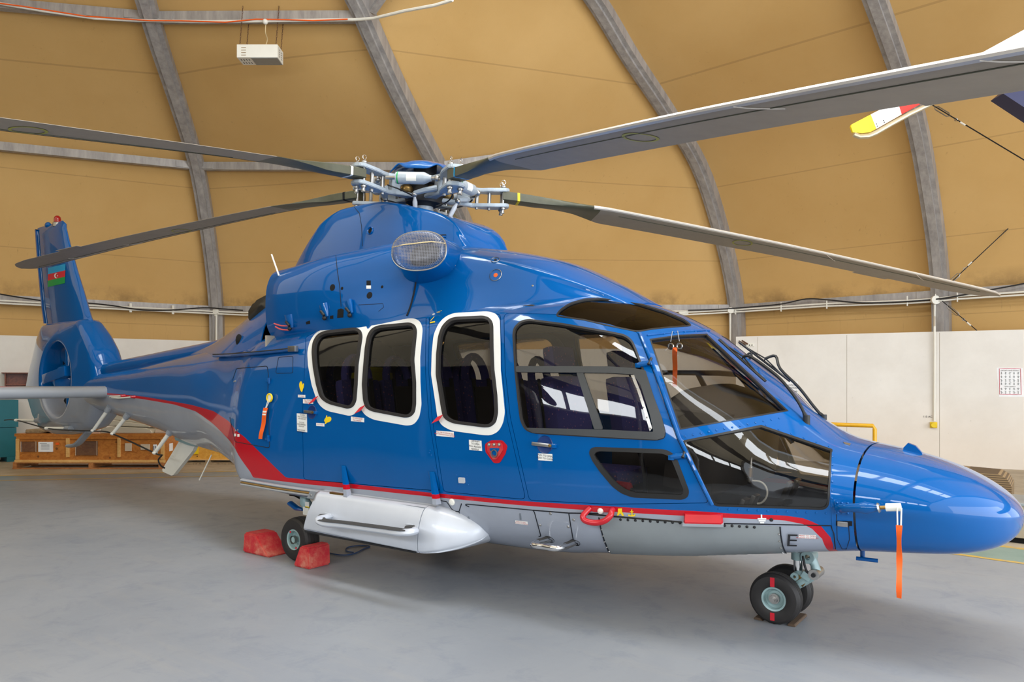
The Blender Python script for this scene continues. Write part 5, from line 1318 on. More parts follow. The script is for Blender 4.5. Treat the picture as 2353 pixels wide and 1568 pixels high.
# pilots' seats: tall shells
for y in (-.47, .47):
    st = bpy.data.objects.new('pilot_seat', None); COL.objects.link(st); st.parent = HELI; st.location = (2.12, y, .68)
    R_ = Matrix.Rotation(-.14, 3, 'Y')
    MB().box((.08, 0, .24), (.46, .46, .12), None, .045).build('seat_cushion', 'seat_cloth', st)
    MB().box(Vector((-.17, 0, .28))+R_@Vector((0, 0, .32)), (.12, .48, .70), R_, .05).build('backrest', 'seat_cloth', st)
    MB().box(Vector((-.19, 0, .28))+R_@Vector((0, 0, .80)), (.10, .30, .18), R_, .04).build('headrest', 'seat_cloth', st)
    MB().box((0, 0, .10), (.40, .40, .20), None, .02).build('seat_base', 'interior', st)
# overhead panel and ceiling beam between cockpit and cabin
MB().box((1.72, 0, 2.06), (.12, 1.5, .16), None, .03).build('ceiling_beam', 'interior', HELI)
MB().box((2.15, 0, 1.98), (.55, .42, .12), Matrix.Rotation(.22, 3, 'Y'), .03).build('overhead_panel', 'interior', HELI)
# instrument panel with its hooded glare shield
def gl():
    V = []; F = []; xs = [2.66, 2.74, 2.86, 3.0, 3.14, 3.26]; tops = [1.50, 1.55, 1.57, 1.53, 1.44, 1.34]; n = 17
    for x, tz in zip(xs, tops):
        for k in range(n):
            y = -.70+1.40*k/(n-1); h = tz-.10*abs(y/.70)**2.6-.18*max(0, (abs(y)-.45))/.25*.5; V.append((x+.05*(1-abs(y)), y*min(1, (3.75-x)/.95), h))
    F = [(i*n+j, (i+1)*n+j, (i+1)*n+j+1, i*n+j+1) for i in range(5) for j in range(n-1)]
    m = MB(); m.add(V, F); o = m.build('glare_shield', 'interior', HELI); sd = o.modifiers.new('thickness', 'SOLIDIFY'); sd.thickness = .03; return o
g_ = gl(); MB().box((2.92, 0, 1.14), (.34, 1.30, .52), Matrix.Rotation(.12, 3, 'Y'), .04).build('instrument_panel', 'interior', HELI)
MB().box((2.45, 0, .92), (.75, .30, .40), None, .03).build('centre_console', 'interior', HELI)
for y in (-.47, .47):
    c = MB().tube(spline([(2.50, y, .70), (2.52, y, .86), (2.50, y, 1.02), (2.47, y-.02, 1.14)], 4), .016, 8).build('cyclic_stick', 'mast_dark', HELI)
    for dy in (-.12, .12): MB().box((3.22, y+dy*.8, .80), (.03, .10, .14), Matrix.Rotation(.4, 3, 'Y'), .01).build('rudder_pedal', 'steel', HELI)
# air data fitting and hose seen through the chin window, fire extinguisher by the lower window
a = onY((1727,1052), -.58); b = onY((1722,1108), -.58)
f = MB().tube([a, a.lerp(b, .35), a.lerp(b, .4), a.lerp(b, .8), a.lerp(b, .82), b], [.006, .010, .016, .016, .022, .018], 12).build('pressure_fitting', 'steel', HELI)
MB().tube([a.lerp(b, .42), a.lerp(b, .78)], .017, 12).build('brown_sleeve', 'brass', f)
P = [onY(q, -.58) for q in ((1727,1105),(1745,1107),(1757,1115),(1763,1130),(1760,1145),(1750,1156),(1740,1158))]; MB().tube(spline(P, 4), .006, 8).build('white_hose', 'white_plastic', f)
a = onY((1415,1120), -.75); b = onY((1450,1126), -.75)
e_ = MB().tube([a, a.lerp(b, .06), a.lerp(b, .9), b], [.02, .045, .045, .02], 14).build('fire_extinguisher', 'red_paint', HELI); MB().tube([b, b+(b-a)*.18], .014, 8).build('extinguisher_valve', 'mast_dark', e_)
# orange streamer hanging inside the windshield
p0 = onY((1551,768), -.62); tg = empty('cockpit_streamer', 'orange streamer hanging on a split ring inside the windshield', 'warning streamer', tuple(p0))
c = onY((1551,796), -.62)
for dx in (-.03, .03):
    MB().tube([p0+Vector((dx*.6, 0, .02)), c+Vector((dx, 0, .03))], .003, 5).build('cord', 'steel', tg)
    P = [c+Vector((dx, 0, 0))+Vector((.018*math.cos(a_), 0, .018*math.sin(a_))) for a_ in np.linspace(0, 2*PI, 14, endpoint=False)]; MB().tube(P, .005, 5, closed=True).build('split_ring', 'chrome', tg)
e2 = onY((1551,886), -.62); ribbon(c+Vector((0, 0, -.008)), c.z-e2.z, .034, 'streamer', 'orange_tag', tg, .003); adopt(tg)
# life vests / rescue pack glimpsed on the rear seats
m = MB(); m.box((-.46, -.23, 1.37), (.22, .36, .62), None, .05); m.box((-.46, -.23, 1.70), (.10, .20, .05), None, .02)
o = m.build('yellow_pack', 'cushion_yellow', None); tag(o, 'yellow rescue pack standing on a rear cabin seat, seen through the window', 'pack')
mk('teal_paint', (0, 104, 118), .5, 0, .1, .12, 4); mk('paper', (236, 238, 240), .7); mk('joint_line', (176, 168, 156), .8)
def woodmat(name, c1, c2, sc=(1.2, 14, 14), rough=.5, coat=.15):
    t = NT(name); v = t.obj(); mp = t.n('Mapping', ins={0: v, 3: sc}); n = t.noise(1.1, 6, .6, mp.outputs[0], 1.2)
    kn = t.n('TexVoronoi', ins={'Vector': v, 'Scale': 3.0}); kf = t.math('LESS_THAN', kn.outputs[0], .07)
    c = t.mix(t.ramp(n, .35, .65), lin(c1), lin(c2)); c = t.mix(t.math('MULTIPLY', kf, .7), c, lin(tuple(x*.45 for x in c1)))
    MAT[name] = t.out(t.bsdf(Base_Color=c, Roughness=rough, Coat_Weight=coat, Normal=t.bump(n, .1, .01)))
woodmat('crate_wood', (164, 94, 30), (194, 124, 50)); woodmat('batten_wood', (206, 154, 84), (222, 176, 108)); woodmat('pallet_wood', (150, 92, 46), (178, 118, 66))
woodmat('yellow_wood', (206, 146, 50), (224, 170, 76)); woodmat('dark_wood', (104, 46, 18), (134, 66, 30)); woodmat('grey_wood', (120, 100, 74), (170, 146, 110), (14, 1.2, 14))
mk('film', (206, 186, 160), .15, 0, .6, .1); mk('tarp', (190, 180, 158), .6, 0, 0, .1, 3); mk('navy_paint', (24, 26, 70), .4)
# ---- local frame: RTv runs to the right of the view, FWv away from the camera
RTv, FWv = Vector(RT), Vector(FW)
def frame_box(m, o, u0, u1, d0, d1, z0, z1, ex=RTv, ey=FWv):
    c = o+ex*((u0+u1)/2)+ey*((d0+d1)/2)+Vector((0, 0, (z0+z1)/2)); M = Matrix((ex, ey, Vector((0, 0, 1)))).transposed()
    m.box(c, (u1-u0, d1-d0, z1-z0), M, min(.006, (z1-z0)*.2, (u1-u0)*.2, (d1-d0)*.2)); return m
O = onZ((30, 1079), 0); K = 13.31/1686                        # metres per photo pixel at the crate's front
U = lambda x: (x-30)*K; Z = lambda y: (1079-y)*K
def crate():
    r = empty('shipping_crate', 'long varnished wooden crate on skids below the tail fan, papers on its front', 'crate', tuple(O+RTv*1.3), 'wooden crates')
    B = lambda n, mat, *a, par=None: frame_box(MB(), O, *a).build(n, mat, par or r, False)
    B('crate_body', 'crate_wood', U(36), U(377), .02, .62, Z(1062), Z(1003))
    B('lid', 'crate_wood', U(33), U(379), .0, .64, Z(1003.5), Z(997)); B('base_rail', 'batten_wood', U(33), U(378), .0, .05, Z(1064), Z(1057.5)); B('top_rail', 'crate_wood', U(37), U(376), .0, .03, Z(1010), Z(1003.5))
    for a, b in ((36, 44), (377-8, 377)): B('corner_batten', 'batten_wood', U(a), U(b), -.005, .03, Z(1057), Z(1009))
    for a, b in ((152, 160), (270, 277)): B('batten', 'batten_wood', U(a), U(b), -.012, .02, Z(1051), Z(1007))
    B('skid_board', 'pallet_wood', U(28), U(373), .0, .10, Z(1079), Z(1075.5)); B('skid_board', 'pallet_wood', U(28), U(373), .52, .62, Z(1079), Z(1075.5))
    for a, b in ((29, 38), (203, 214), (364, 376)): B('skid_block', 'pallet_wood', U(a), U(b), .0, .62, Z(1076), Z(1064))
    B('deck_board', 'pallet_wood', U(30), U(376), .0, .62, Z(1065.5), Z(1062))
    pa = B('shipping_paper', 'paper', U(88), U(121), -.004, .019, Z(1039), Z(1016))
    for i in range(6):
        B('print_line', 'ink', U(92+(3 if i else 0)), U(108+(6 if i else 0)), -.006, -.004, Z(1019.6+i*2.6), Z(1019+i*2.6), par=pa)
    for a, b, c, d in ((48, 84, 1015, 1039), (174, 224, 1014, 1047)):
        po = B('document_pouch', 'clear_film', U(a), U(b), -.010, .018, Z(d), Z(c))
        B('pouch_edge', 'film', U(a), U(a+1.2), -.012, -.009, Z(d), Z(c), par=po); B('pouch_edge', 'film', U(b-1.2), U(b), -.012, -.009, Z(d), Z(c), par=po)
    B('orange_sticker', 'orange_tag', U(127.5), U(134.5), -.003, .019, Z(1023), Z(1018))
    B('note', 'film', U(287), U(302), -.003, .019, Z(1037), Z(1019)); B('note', 'film', U(323), U(344), -.003, .019, Z(1034), Z(1021))
    sg = B('arrow_label', 'paper', U(352), U(360), -.003, .019, Z(1037), Z(1022))
    for x in (354, 358): B('arrow', 'ink', U(x-.7), U(x+.7), -.005, -.003, Z(1035), Z(1025), par=sg)
    # label on the end face
    M = MB(); frame_box(M, O, U(377), U(377)+.004, .20, .34, Z(1040), Z(1022)); M.build('end_paper', 'paper', r, False)
    adopt(r); return r
crate()
# second crate farther right, partly behind the boom
O2 = onZ((402, 1068), 0); k2 = 13.9/1686
r = empty('shipping_crate', 'yellowish wooden crate with a yellow sticker, seen under the tail boom', 'crate', tuple(O2+RTv*.6), 'wooden crates')
B2 = lambda n, mat, *a: frame_box(MB(), O2, *a).build(n, mat, r, False)
B2('crate_body', 'yellow_wood', .0, 1.25, .02, .8, 10*k2, 43*k2); B2('base_rail', 'batten_wood', -.01, 1.26, .0, .04, 10*k2, 13*k2); B2('skid_board', 'grey_wood', -.02, 1.27, .0, .1, .0, 5*k2)
for a in (.0, .58, 1.17): B2('skid_block', 'grey_wood', a, a+.1, .0, .8, 5*k2, 10*k2)
B2('yellow_sticker', 'yellow_paint', 38*k2, 54*k2, -.004, .02, 24*k2, 40*k2)
for z in (18, 23): B2('knot_hole', 'black_void', 50*k2, 52*k2, .012, .021, z*k2, (z+2)*k2)
adopt(r)
# teal chest at the left edge
O3 = onZ((38, 1061), 0); k3 = 14.7/1686
r = empty('storage_chest', 'teal painted chest on feet at the left edge beside the long crate', 'chest', tuple(O3-Vector((.4, .8, 0))), None)
ex, ey = Vector((.16, .987, 0)).normalized(), Vector((-.987, .16, 0)).normalized()
B3 = lambda n, mat, *a: frame_box(MB(), O3, *a, ex=ex, ey=ey).build(n, mat, r, False)
B3('chest_body', 'teal_paint', -1.5, 0, 0, .8, .10, 78*k3); B3('lid', 'teal_paint', -1.52, .03, -.02, .82, 79*k3, 141*k3)
for a in (-1.45, -.75, -.16): B3('foot', 'teal_paint', a, a+.14, .0, .8, 0, .10)
adopt(r)
# wooden shelf box hanging on the left wall
def wbox(m, f, q0, q1, d0, d1):
    a, b = f(q0), f(q1); ex_ = Vector((b.x-a.x, b.y-a.y, 0)); L_ = ex_.length; ex_.normalize(); n = ex_.cross(Vector((0, 0, 1)))
    c = (a+b)/2+n*((d0+d1)/2); m.box(c, (L_, d1-d0, abs(a.z-b.z)), Matrix((ex_, n, Vector((0, 0, 1)))).transposed(), .002); return m
# things that need the wall planes are built in walls_things()
def walls_things():
    r = empty('wall_shelf', 'dark brown wooden shelf box on the white wall behind the tail fan', 'shelf', tuple(wl((40, 900))))
    for n, a, b, d in (('back_panel', (12.5, 858), (72, 902), (0, .01)), ('side_panel', (12, 858), (14.5, 902), (0, .22)), ('top_board', (5, 856.5), (72, 859), (0, .25)), ('shelf_board', (13, 883.5), (72, 886), (0, .22)), ('side_panel', (69, 858), (72, 902), (0, .22)), ('bottom_board', (12, 900), (72, 902.5), (0, .22))):
        wbox(MB(), wl, a, b, *d).build(n, 'dark_wood', r, False)
    adopt(r)
    # conduits
    def conduit(pts, lab, cat='conduit', r_=.016, mat='white_plastic', name='conduit', clips=0):
        o = MB().tube(pts, r_, 8).build(name, mat); tag(o, lab, cat); return o
    # along the low purlin, just in front of it
    def lowpt(q, z=3.22, k=None):
        best = None
        for i, (a, b, n) in enumerate(LOW):
            nn = n.normalized(); d = ray(q); o = a+nn*.13; den = float(np.dot(d, np.array(nn)))
            if abs(den) < 1e-6: continue
            t_ = float(np.dot(np.array(o)-CAM, np.array(nn)))/den; p = Vector(CAM+d*t_); e = b-a; s = (p-a).dot(e)/e.length_squared
            if t_ > 0 and -.02 <= s <= 1.02 and (best is None or t_ < best[0]): best = (t_, p)
        return best[1] if best else onZ(q, z)
    jn = []
    for q, lab, yb, ff in (((2148, 690), 'right', 968, wr), ((1678, 714), 'middle', 990, None), ((497, 716), 'left', 960, None)):
        p = lowpt(q)
        r = empty('conduit_drop', {'right': 'white vertical conduit running down the white wall to a yellow socket', 'middle': 'white vertical conduit beside the third arch, above the windshield', 'left': 'white vertical conduit at the foot of the leftmost arch'}[lab], 'conduit', tuple(p), 'vertical conduit drops')
        if ff: P = [p, onPl((q[0]-.5, 728), p, FWv), wr((q[0]-.5, 752), .06), wr((q[0]-.5, 775), .05), wr((q[0]-1, yb), .03)]
        else: P = [p, Vector((p.x, p.y, 1.2))-Vector((p.x, p.y, 0)).normalized()*.0]
        if not ff: P[1] = Vector((p.x, p.y, 2.0))
        MB().tube(P, .020 if ff else .022, 10).build('pipe', 'white_plastic', r)
        MB().lathe([(0, .0), (.085 if ff else .07, .0), (.085 if ff else .07, -.05), (0, -.055)], p, FWv, 22).build('junction_box', 'white_plastic', r)
        adopt(r)
    lines = [([(2353, 671), (2200, 681), (2150, 686.5), (2085, 691), (1900, 698), (1690, 712), (1560, 719)], 'double white conduit along the low rail right of the third arch'),
             ([(0, 691), (150, 699), (300, 706.5), (495, 716), (560, 719)], 'double white conduit along the low rail at the left')]
    for px, lab in lines:
        r = empty('long_conduit', lab, 'conduit', tuple(lowpt(px[0])), 'horizontal conduits')
        run = [lowpt(q) for q in densify(px, 60, False)]
        pk = lambda k, f: LOW[k][0].lerp(LOW[k][1], f)+LOW[k][2]*.13+Vector((0, 0, -.08))
        if px[0][0] > 1000: run = [pk(4, .97)]+run
        else: run = [pk(0, .05)]+run+[pk(1, .3), pk(1, .6), pk(1, .97), pk(2, .03), pk(2, .5), pk(2, .8)]
        for dz in (0, -.055): MB().tube([p+Vector((0, 0, dz)) for p in run], .018, 8).build('pipe', 'white_plastic', r)
        for q in densify(px, 95, False)[1:-1]:
            p = lowpt(q); MB().box(p+Vector((0, 0, -.01)), (.02, .05, .20), None, .004).build('pipe_clip', 'white_plastic', r)
        adopt(r)
    for px, lab in (([(2353, 652), (2300, 662), (2240, 673), (2160, 687), (2080, 694), (1980, 697), (1900, 690), (1850, 688), (1790, 700), (1700, 708), (1640, 712), (1580, 714)], 'dark loose cable sagging along the low rail at the right'),
                    ([(0, 676), (60, 686), (130, 695), (200, 697), (260, 703), (330, 713), (400, 713), (470, 708), (520, 711), (560, 714)], 'dark loose cable looping along the low rail at the left')):
        o = MB().tube(spline([lowpt(q)-FWv*.05 for q in px], 5), .014, 7).build('wall_cable', 'mast_dark'); tag(o, lab, 'cable', 'loose cables')
    # top purlin conduit and the fixture that hangs from it
    def top(q, i): 
        a, b, n = TOPP[i]; return onPl(q, a+n*.12, n)
    P = [top(q, 0) for q in ((0, 8), (100, 25), (220, 42), (310, 46.5))]+[top(q, 1) for q in ((345, 47.5), (480, 50), (620, 48), (760, 46), (820, 45))]+[top(q, 2) for q in ((860, 42), (930, 25), (1000, 12), (1040, 0))]
    o = MB().tube(P, .024, 8).build('ceiling_conduit', 'white_plastic'); tag(o, 'white conduit along the top rail under the roof', 'conduit')
    P = [top(q, 0) for q in ((0, 10), (60, 18), (200, 40))]+[top(q, 1) for q in ((345, 50), (420, 50.5), (520, 54), (590, 47), (660, 48), (720, 50), (800, 47))]
    o = MB().tube([p-FWv*.04 for p in P], .010, 6).build('ceiling_cable', 'orange_tag'); tag(o, 'thin orange cable along the top rail under the roof', 'cable')
    zt = TOPP[1][0].z; c0 = top((611, 50), 1); D = (c0-Vector(CAM)).dot(FWv); kk = D/1686
    tl_ = Vector(CAM)+FWv*D+RTv*((544-1176.5)*kk)+Vector((0, 0, (879-102)*kk)); w_, h_ = 94*kk, 30*kk; dp = .0245*D
    r = empty('vented_fixture', 'white vented metal box hanging on four chains from the roof rail', 'light fixture', tuple(tl_+RTv*w_/2+Vector((0, 0, -h_/2))))
    hb = lambda n, mat, *a, par=None: frame_box(MB(), tl_, *a).build(n, mat, par or r, False)
    body = hb('housing', 'white_plastic', 0, w_, 0, dp, -h_, 0)
    hb('bottom_panel', 'hatch_metal', w_*.34, w_-.012, .012, dp-.012, -h_-.006, -h_+.001)
    for i in range(4):
        hb('louvre', 'grey_wood', w_*.11, w_*.225, -.004, .001, -h_*(.25+.19*i)-.005, -h_*(.25+.19*i)+.005)
        for j in (.25, .62): hb('louvre', 'mast_dark', w_-.001, w_+.002, dp*j, dp*(j+.16), -h_*(.25+.17*i)-.006, -h_*(.25+.17*i)+.004)
        for j in (.3, .7): hb('louvre', 'mast_dark', w_*(.06+.065*i), w_*(.075+.065*i), dp*j-.03, dp*j+.03, -h_-.003, -h_+.001)
    mk('rust_chain', (96, 64, 44), .7, .3)
    for ux, dy, qx in ((.06, .03, 562), (.10, dp-.04, 568), (.97-.02, .02, 636), (.99-.03, dp-.04, 648)):
        b = tl_+RTv*(w_*ux)+FWv*dy; t_ = Vector((b.x, b.y, zt+.02))+RTv*.05; n = 16; ch = MB()
        for i in range(n):
            a_ = b.lerp(t_, (i+.5)/n); ln = (t_-b).length/n*1.25; ax_ = RTv if i % 2 else FWv
            ch.tube([a_+Vector((0, 0, ln/2*math.sin(q)))+ax_*(.008*math.cos(q)) for q in np.linspace(0, 2*PI, 8, endpoint=False)], .0035, 4, closed=True)
        ch.build('chain', 'rust_chain', r)
    P = spline([tl_+RTv*(w_*.60)+FWv*dp*.5, tl_+RTv*(w_*.69)+FWv*dp*.4+Vector((0, 0, .13)), top((610, 75), 1), top((611, 52), 1)], 6)
    MB().tube(P, .008, 7).build('power_cord', 'cord_tan', r); MB().ball(top((611, 52), 1)-FWv*.03, .045, 14).build('ceiling_rose', 'white_plastic', r)
    adopt(r)
    # bracing wires with turnbuckles
    def brace(q0, q1, tb, lab, o_):
        f = lambda q: onPl(q, o_, (0.08, -1, 0)); a, b = f(q0), f(q1); d = (b-a).normalized()
        r = empty('bracing_wire', lab, 'bracing wire', tuple(a), 'bracing wires'); MB().tube([a, b], .009, 6).build('wire', 'mast_dark', r)
        c = f(tb); u = Vector((0, 0, 1)); w = d.cross(u).normalized(); s = d.cross(w)
        m = MB().tube([c-d*.14+s*.0, c-d*.10+s*.028, c+d*.10+s*.028, c+d*.14, c+d*.10-s*.028, c-d*.10-s*.028], .009, 6, closed=True); m.build('turnbuckle', 'steel', r)
        e = c+d*.26; m = MB().tube([e-d*.05, e-d*.02+s*.02, e+d*.03, e-d*.02-s*.02], .008, 6, closed=True); m.build('shackle', 'steel', r)
        MB().cyl(e+d*.06, e+d*.15, .014, 8).build('ferrule', 'white_plastic', r); adopt(r)
    O_ = Vector((3.2, 11.0, 0))
    brace((2140, 240), (2400, 396), (2165, 256), 'bracing wire slanting down to the right from behind the big blade', Vector((3.2, 8.0, 0)))
    brace((2182, 652), (2400, 447), (2192, 641), 'bracing wire slanting up to the right above the blade tip', O_)
    brace((2165, 692), (2245, 760), (2190, 714), 'short bracing rod slanting down to the top of the white wall', O_)
    # things on the right wall
    r = empty('wall_socket', 'yellow round socket at the lower end of the wall conduit', 'socket', tuple(wr((2145, 977), 0)))
    p = wr((2145, 977), .0); MB().box(p+WRn*.02, (.12, .045, .11), None, .01).build('socket_box', 'yellow_paint', r); MB().lathe([(.0, .09), (.045, .09), (.05, .08), (.05, .02)], p, WRn, 22).build('socket_cap', 'yellow_paint', r); adopt(r)
    def wtext(s_, q, size, mat, par):
        cu = bpy.data.curves.new('lettering', 'FONT'); cu.body = s_; cu.size = size; cu.align_x = 'CENTER'; cu.align_y = 'CENTER'
        o = bpy.data.objects.new('lettering', cu); COL.objects.link(o); TEXTS.append((o, Matrix.Translation(wr(q, .011)) @ Matrix((WRd, Vector((0, 0, 1)), WRn)).transposed().to_4x4(), mat, par))
    def sheet(c, name, lab, cat, off=.004, mat='paper'):
        m = MB(); m.prism([wr(q, off) for q in c], -WRn, .003); o = m.build(name, mat, None, False); return tag(o, lab, cat)
    ps = sheet([(2290, 845.5), (2350.5, 846), (2353.5, 912.5), (2295.5, 912)], 'safety_poster', 'white poster of small pictograms with a thin pink border on the right wall', 'poster')
    mk('pink_line', (214, 92, 110), .6)
    cs = [(2296.5, 847.5), (2345, 847.5), (2347, 907), (2297, 906.5)]
    MB().tube([wr(q, .009) for q in densify(cs, 12)], .004, 4, closed=True).build('poster_border', 'pink_line', ps)
    wtext('GROUND HAND SIGNALS', (2320.5, 852), .024, 'ink', ps); wtext('WINCH SIGNALS', (2321, 889), .022, 'ink', ps)
    for j, y in enumerate((858, 866.5, 875, 882.5, 894.5, 902.5)):
        for i in range(5):
            q = (2301.5+i*9.6, y); c = wr(q, .008); m = MB(); h = .012+.004*((i+j) % 3)
            m.ball(c+Vector((0, 0, .018)), .006, 6); m.tube([c+Vector((0, 0, .014)), c-Vector((0, 0, .006))], .003, 4)
            for sd_, u_k in ((1, (i % 3)-1), (-1, (j % 3)-1)): m.tube([c+Vector((0, 0, .009)), c+WRd*(h*sd_)+Vector((0, 0, .009+.012*u_k))], .0025, 4); m.tube([c-Vector((0, 0, .006)), c+WRd*(.007*sd_)-Vector((0, 0, .020))], .0025, 4)
            m.build('pictogram', 'hatch_metal', ps)
    o = sheet([(2123.5, 954.5), (2139.5, 954.5), (2139.5, 961.5), (2123.5, 961.5)], 'socket_label', 'small white label reading 115 AC beside the yellow socket', 'label', .003, 'whitewash'); wtext('115 AC', (2131.5, 958), .050, 'ink', o)
    nt = sheet([(1802, 878), (1834, 877), (1834, 926), (1803, 922)], 'wall_notice', 'white notice sheet on the wall seen behind the wiper arms', 'notice')
    for i, y in enumerate((886, 892, 900, 908, 916)): wtext(('NOTICE', 'NO SMOKING', 'KEEP CLEAR', 'OF AIRCRAFT', 'SAFETY OFFICE')[i], (1818, y), .045, 'ink', nt)
    r = empty('wall_bracket', 'white slotted bracket with two rusty pegs on the right wall', 'bracket', tuple(wr((1717, 793))))
    m = MB(); m.prism([wr(q, .03) for q in ((1702, 790), (1731, 789), (1732, 796), (1703, 797.5))], -WRn, .03); m.build('plate', 'white_plastic', r, False)
    for a, b in (((1712, 792), (1698, 784)), ((1718, 791), (1705, 783))): MB().tube([wr(a, .03), wr(b, .12)], .016, 8).build('peg', 'rust_chain', r)
    for x in (1706, 1714, 1722, 1728): MB().ball(wr((x, 793.5), .034), .012, 8).build('screw_hole', 'black_void', r)
    adopt(r)
    # yellow tube handle of a trolley standing by the wall
    pz = lambda q: onY(q, 5.2)
    a, b, c = pz((1897, 975)), pz((2006, 979)), pz((2010, 983)); g0 = Vector((c.x, c.y, .0)); l0 = Vector((a.x-.6, a.y, a.z))
    o = MB().tube([Vector((l0.x, l0.y, 0)), Vector((l0.x, l0.y, l0.z-.04)), l0+Vector((.04, 0, 0)), a, b, c+Vector((0, 0, -.02)), g0], .026, 12).build('yellow_handrail', 'yellow_rail'); tag(o, 'yellow tubular handrail standing behind the nose, rusty in spots', 'handrail')
    # cabinet behind the nose tip
    O5 = onZ((2268, 1243), 0); O5.z = 0; r = empty('tool_cabinet', 'beige grey metal cabinet behind the nose tip at the right edge', 'cabinet', tuple(O5+Vector((.7, .3, 0))))
    e_ = Vector((1, -.02, 0)).normalized(); y_ = Vector((.02, 1, 0)).normalized()
    bb = lambda n, mat, *a: frame_box(MB(), O5, *a, ex=e_, ey=y_).build(n, mat, r, False)
    zz = lambda y: (1250-y)*7.7/1686
    bb('gap_shade', 'black_void', .03, 1.6, .05, .6, 0, .06); bb('cabinet_body', 'cabinet_beige', 0, 1.65, 0, .65, .06, zz(1168)); bb('cabinet_top', 'hatch_metal', -.01, 1.66, -.01, .66, zz(1168), zz(1162))  # lowest block is painted black for the shade in the gap below
    bb('paper_sheet', 'paper', .36, .56, -.004, .0, zz(1220), zz(1190))
    for x in (.31, .34): bb('cabinet_rivet', 'steel', x, x+.012, -.006, .0, zz(1200), zz(1198))
    bb('cardboard_box', 'tarp', .40, 1.1, .1, .5, zz(1162), zz(1122)); adopt(r)
    # ribbed wooden drum top
    c = onY((2232, 1100), 5.0); m = MB(); R_ = .24
    P = [(c.x-.50+.0, c.z-.5), (c.x-.50, c.z+.10), (c.x-.1, c.z+.115), (c.x+.28, c.z+.10), (c.x+.36, c.z+.05), (c.x+.40, c.z-.03), (c.x+.40, c.z-.5)]
    m.prism([(x, c.y-.3, z) for x, z in P], (0, 1, 0), .6); o = m.build('ribbed_case', 'striped_wood', None, False); tag(o, 'brown ribbed case with a rounded corner behind the nose cone', 'case')
    for v in o.data.vertices: v.co.z = max(v.co.z, 0) if v.co.z > c.z-.45 else 0
mk('yellow_rail', (214, 160, 14), .45, 0, .2, .25, 10); mk('cabinet_beige', (160, 148, 128), .5, .1, 0, .06)
t = NT('striped_wood'); v = t.obj(); s = t.n('SeparateXYZ', ins={0: v}); f = t.math('FRACT', t.math('MULTIPLY', s.outputs[2], 42.0)); MAT['striped_wood'] = t.out(t.bsdf(Base_Color=t.mix(t.math('GREATER_THAN', f, .5), lin((142, 118, 84)), lin((92, 74, 52))), Roughness=.7))
# packing material lying on the long crate
tops = O+Vector((0, 0, Z(997)))
def slab(px, name, mat, lab, th, dep=.5, dy=.06):
    pts = [tops+RTv*U(x)+FWv*dy+Vector((0, 0, (997-y)*K)) for x, y in px]
    m = MB(); m.prism(pts, FWv, dep); o = m.build(name, mat, None, False)
    bm = bmesh.new(); bm.from_mesh(o.data); bmesh.ops.bevel(bm, geom=list(bm.edges), offset=.012, segments=1, affect='EDGES'); bm.to_mesh(o.data); bm.free(); o.name = name
    return tag(o, lab, 'packing', 'packing on the long crate')
slab([(52, 997), (53, 988), (70, 987), (98, 989), (110, 986), (112, 991), (90, 997)], 'timber_offcut', 'grey_wood', 'weathered timber offcuts on the left end of the long crate', .1, .3)
slab([(113, 997), (114, 991), (122, 988), (130, 993), (150, 997)], 'paper_bundle', 'paper', 'white paper bundle on the long crate under the tail fan', .1, .3, .05)
slab([(225, 997), (228, 985), (250, 981), (330, 984.5), (342, 988), (347, 997)], 'cardboard_bundle', 'tarp', 'flat beige cardboard bundle, lowest in the pile on the long crate', .1)
slab([(238, 980.5), (242, 971), (256, 967), (335, 977), (338, 983.5), (329, 983), (251, 980)], 'wrapped_package', 'tarp', 'wrapped beige package in the middle of the pile on the long crate', .1, .42, .10)
slab([(250, 966), (256, 951), (270, 951), (345, 977), (344, 981), (330, 977)], 'folded_sheet', 'tarp', 'folded beige sheet, topmost on the long crate', .1, .36, .14)
slab([(348, 997), (350, 990), (362, 984), (372, 986), (376, 992), (378, 997)], 'plastic_wrap', 'film', 'crumpled clear plastic wrap at the right end of the long crate', .1, .5, .1)
# blade of another aircraft hanging into the top right corner
Db = 8.0
bp = lambda q, d=0.0: Vector(CAM+ray(q)*(Db+d))
r = empty('tail_section', 'navy tail of another aircraft with a white, red and yellow banded rotor blade, top right', 'aircraft tail', tuple(bp((2200, 180))))
def bpanel(px, mat, name):
    m = MB(); m.prism([bp(q, 0.0006*(q[0]-1957)) for q in px], FWv, .03); return m.build(name, mat, r, False)
mk('band_yellow', (240, 204, 0), .4); mk('band_red', (228, 34, 8), .4); mk('band_white', (246, 245, 240), .4); mk('pale_metal', (186, 174, 146), .3, .5)
bpanel([(1955.5, 291), (1957, 286), (2001, 263), (2014, 296), (2000, 303.5), (1982, 306), (1960, 304)], 'band_yellow', 'yellow_tip')
bpanel([(2001, 263), (2062, 232), (2072, 263), (2014, 296)], 'band_white', 'white_band')
bpanel([(2062, 232), (2122, 201), (2130, 231), (2072, 263)], 'band_red', 'red_band')
bpanel([(2122, 201), (2180, 168), (2188, 200), (2130, 231)], 'band_white', 'white_band')
bpanel([(2180, 168), (2240, 130), (2250, 167), (2188, 200)], 'band_red', 'red_band')
bpanel([(2240, 130), (2338, 76.5), (2380, 74), (2380, 105), (2250, 167)], 'band_white', 'blade_root')
P = [bp(q, -.02) for q in [(1962, 309), (1975, 314), (1995, 313), (2012, 306), (2050, 284), (2090, 262), (2130, 243), (2200, 205), (2300, 142), (2345, 118), (2380, 110)]]
MB().tube(P, .026, 10, flat=1.0).build('metal_edge', 'pale_metal', r)
for q in ((2014, 285), (2016, 290), (2030, 277), (2032, 281)): MB().ball(bp(q, -.01), .006, 6).build('edge_screw', 'mast_dark', r)
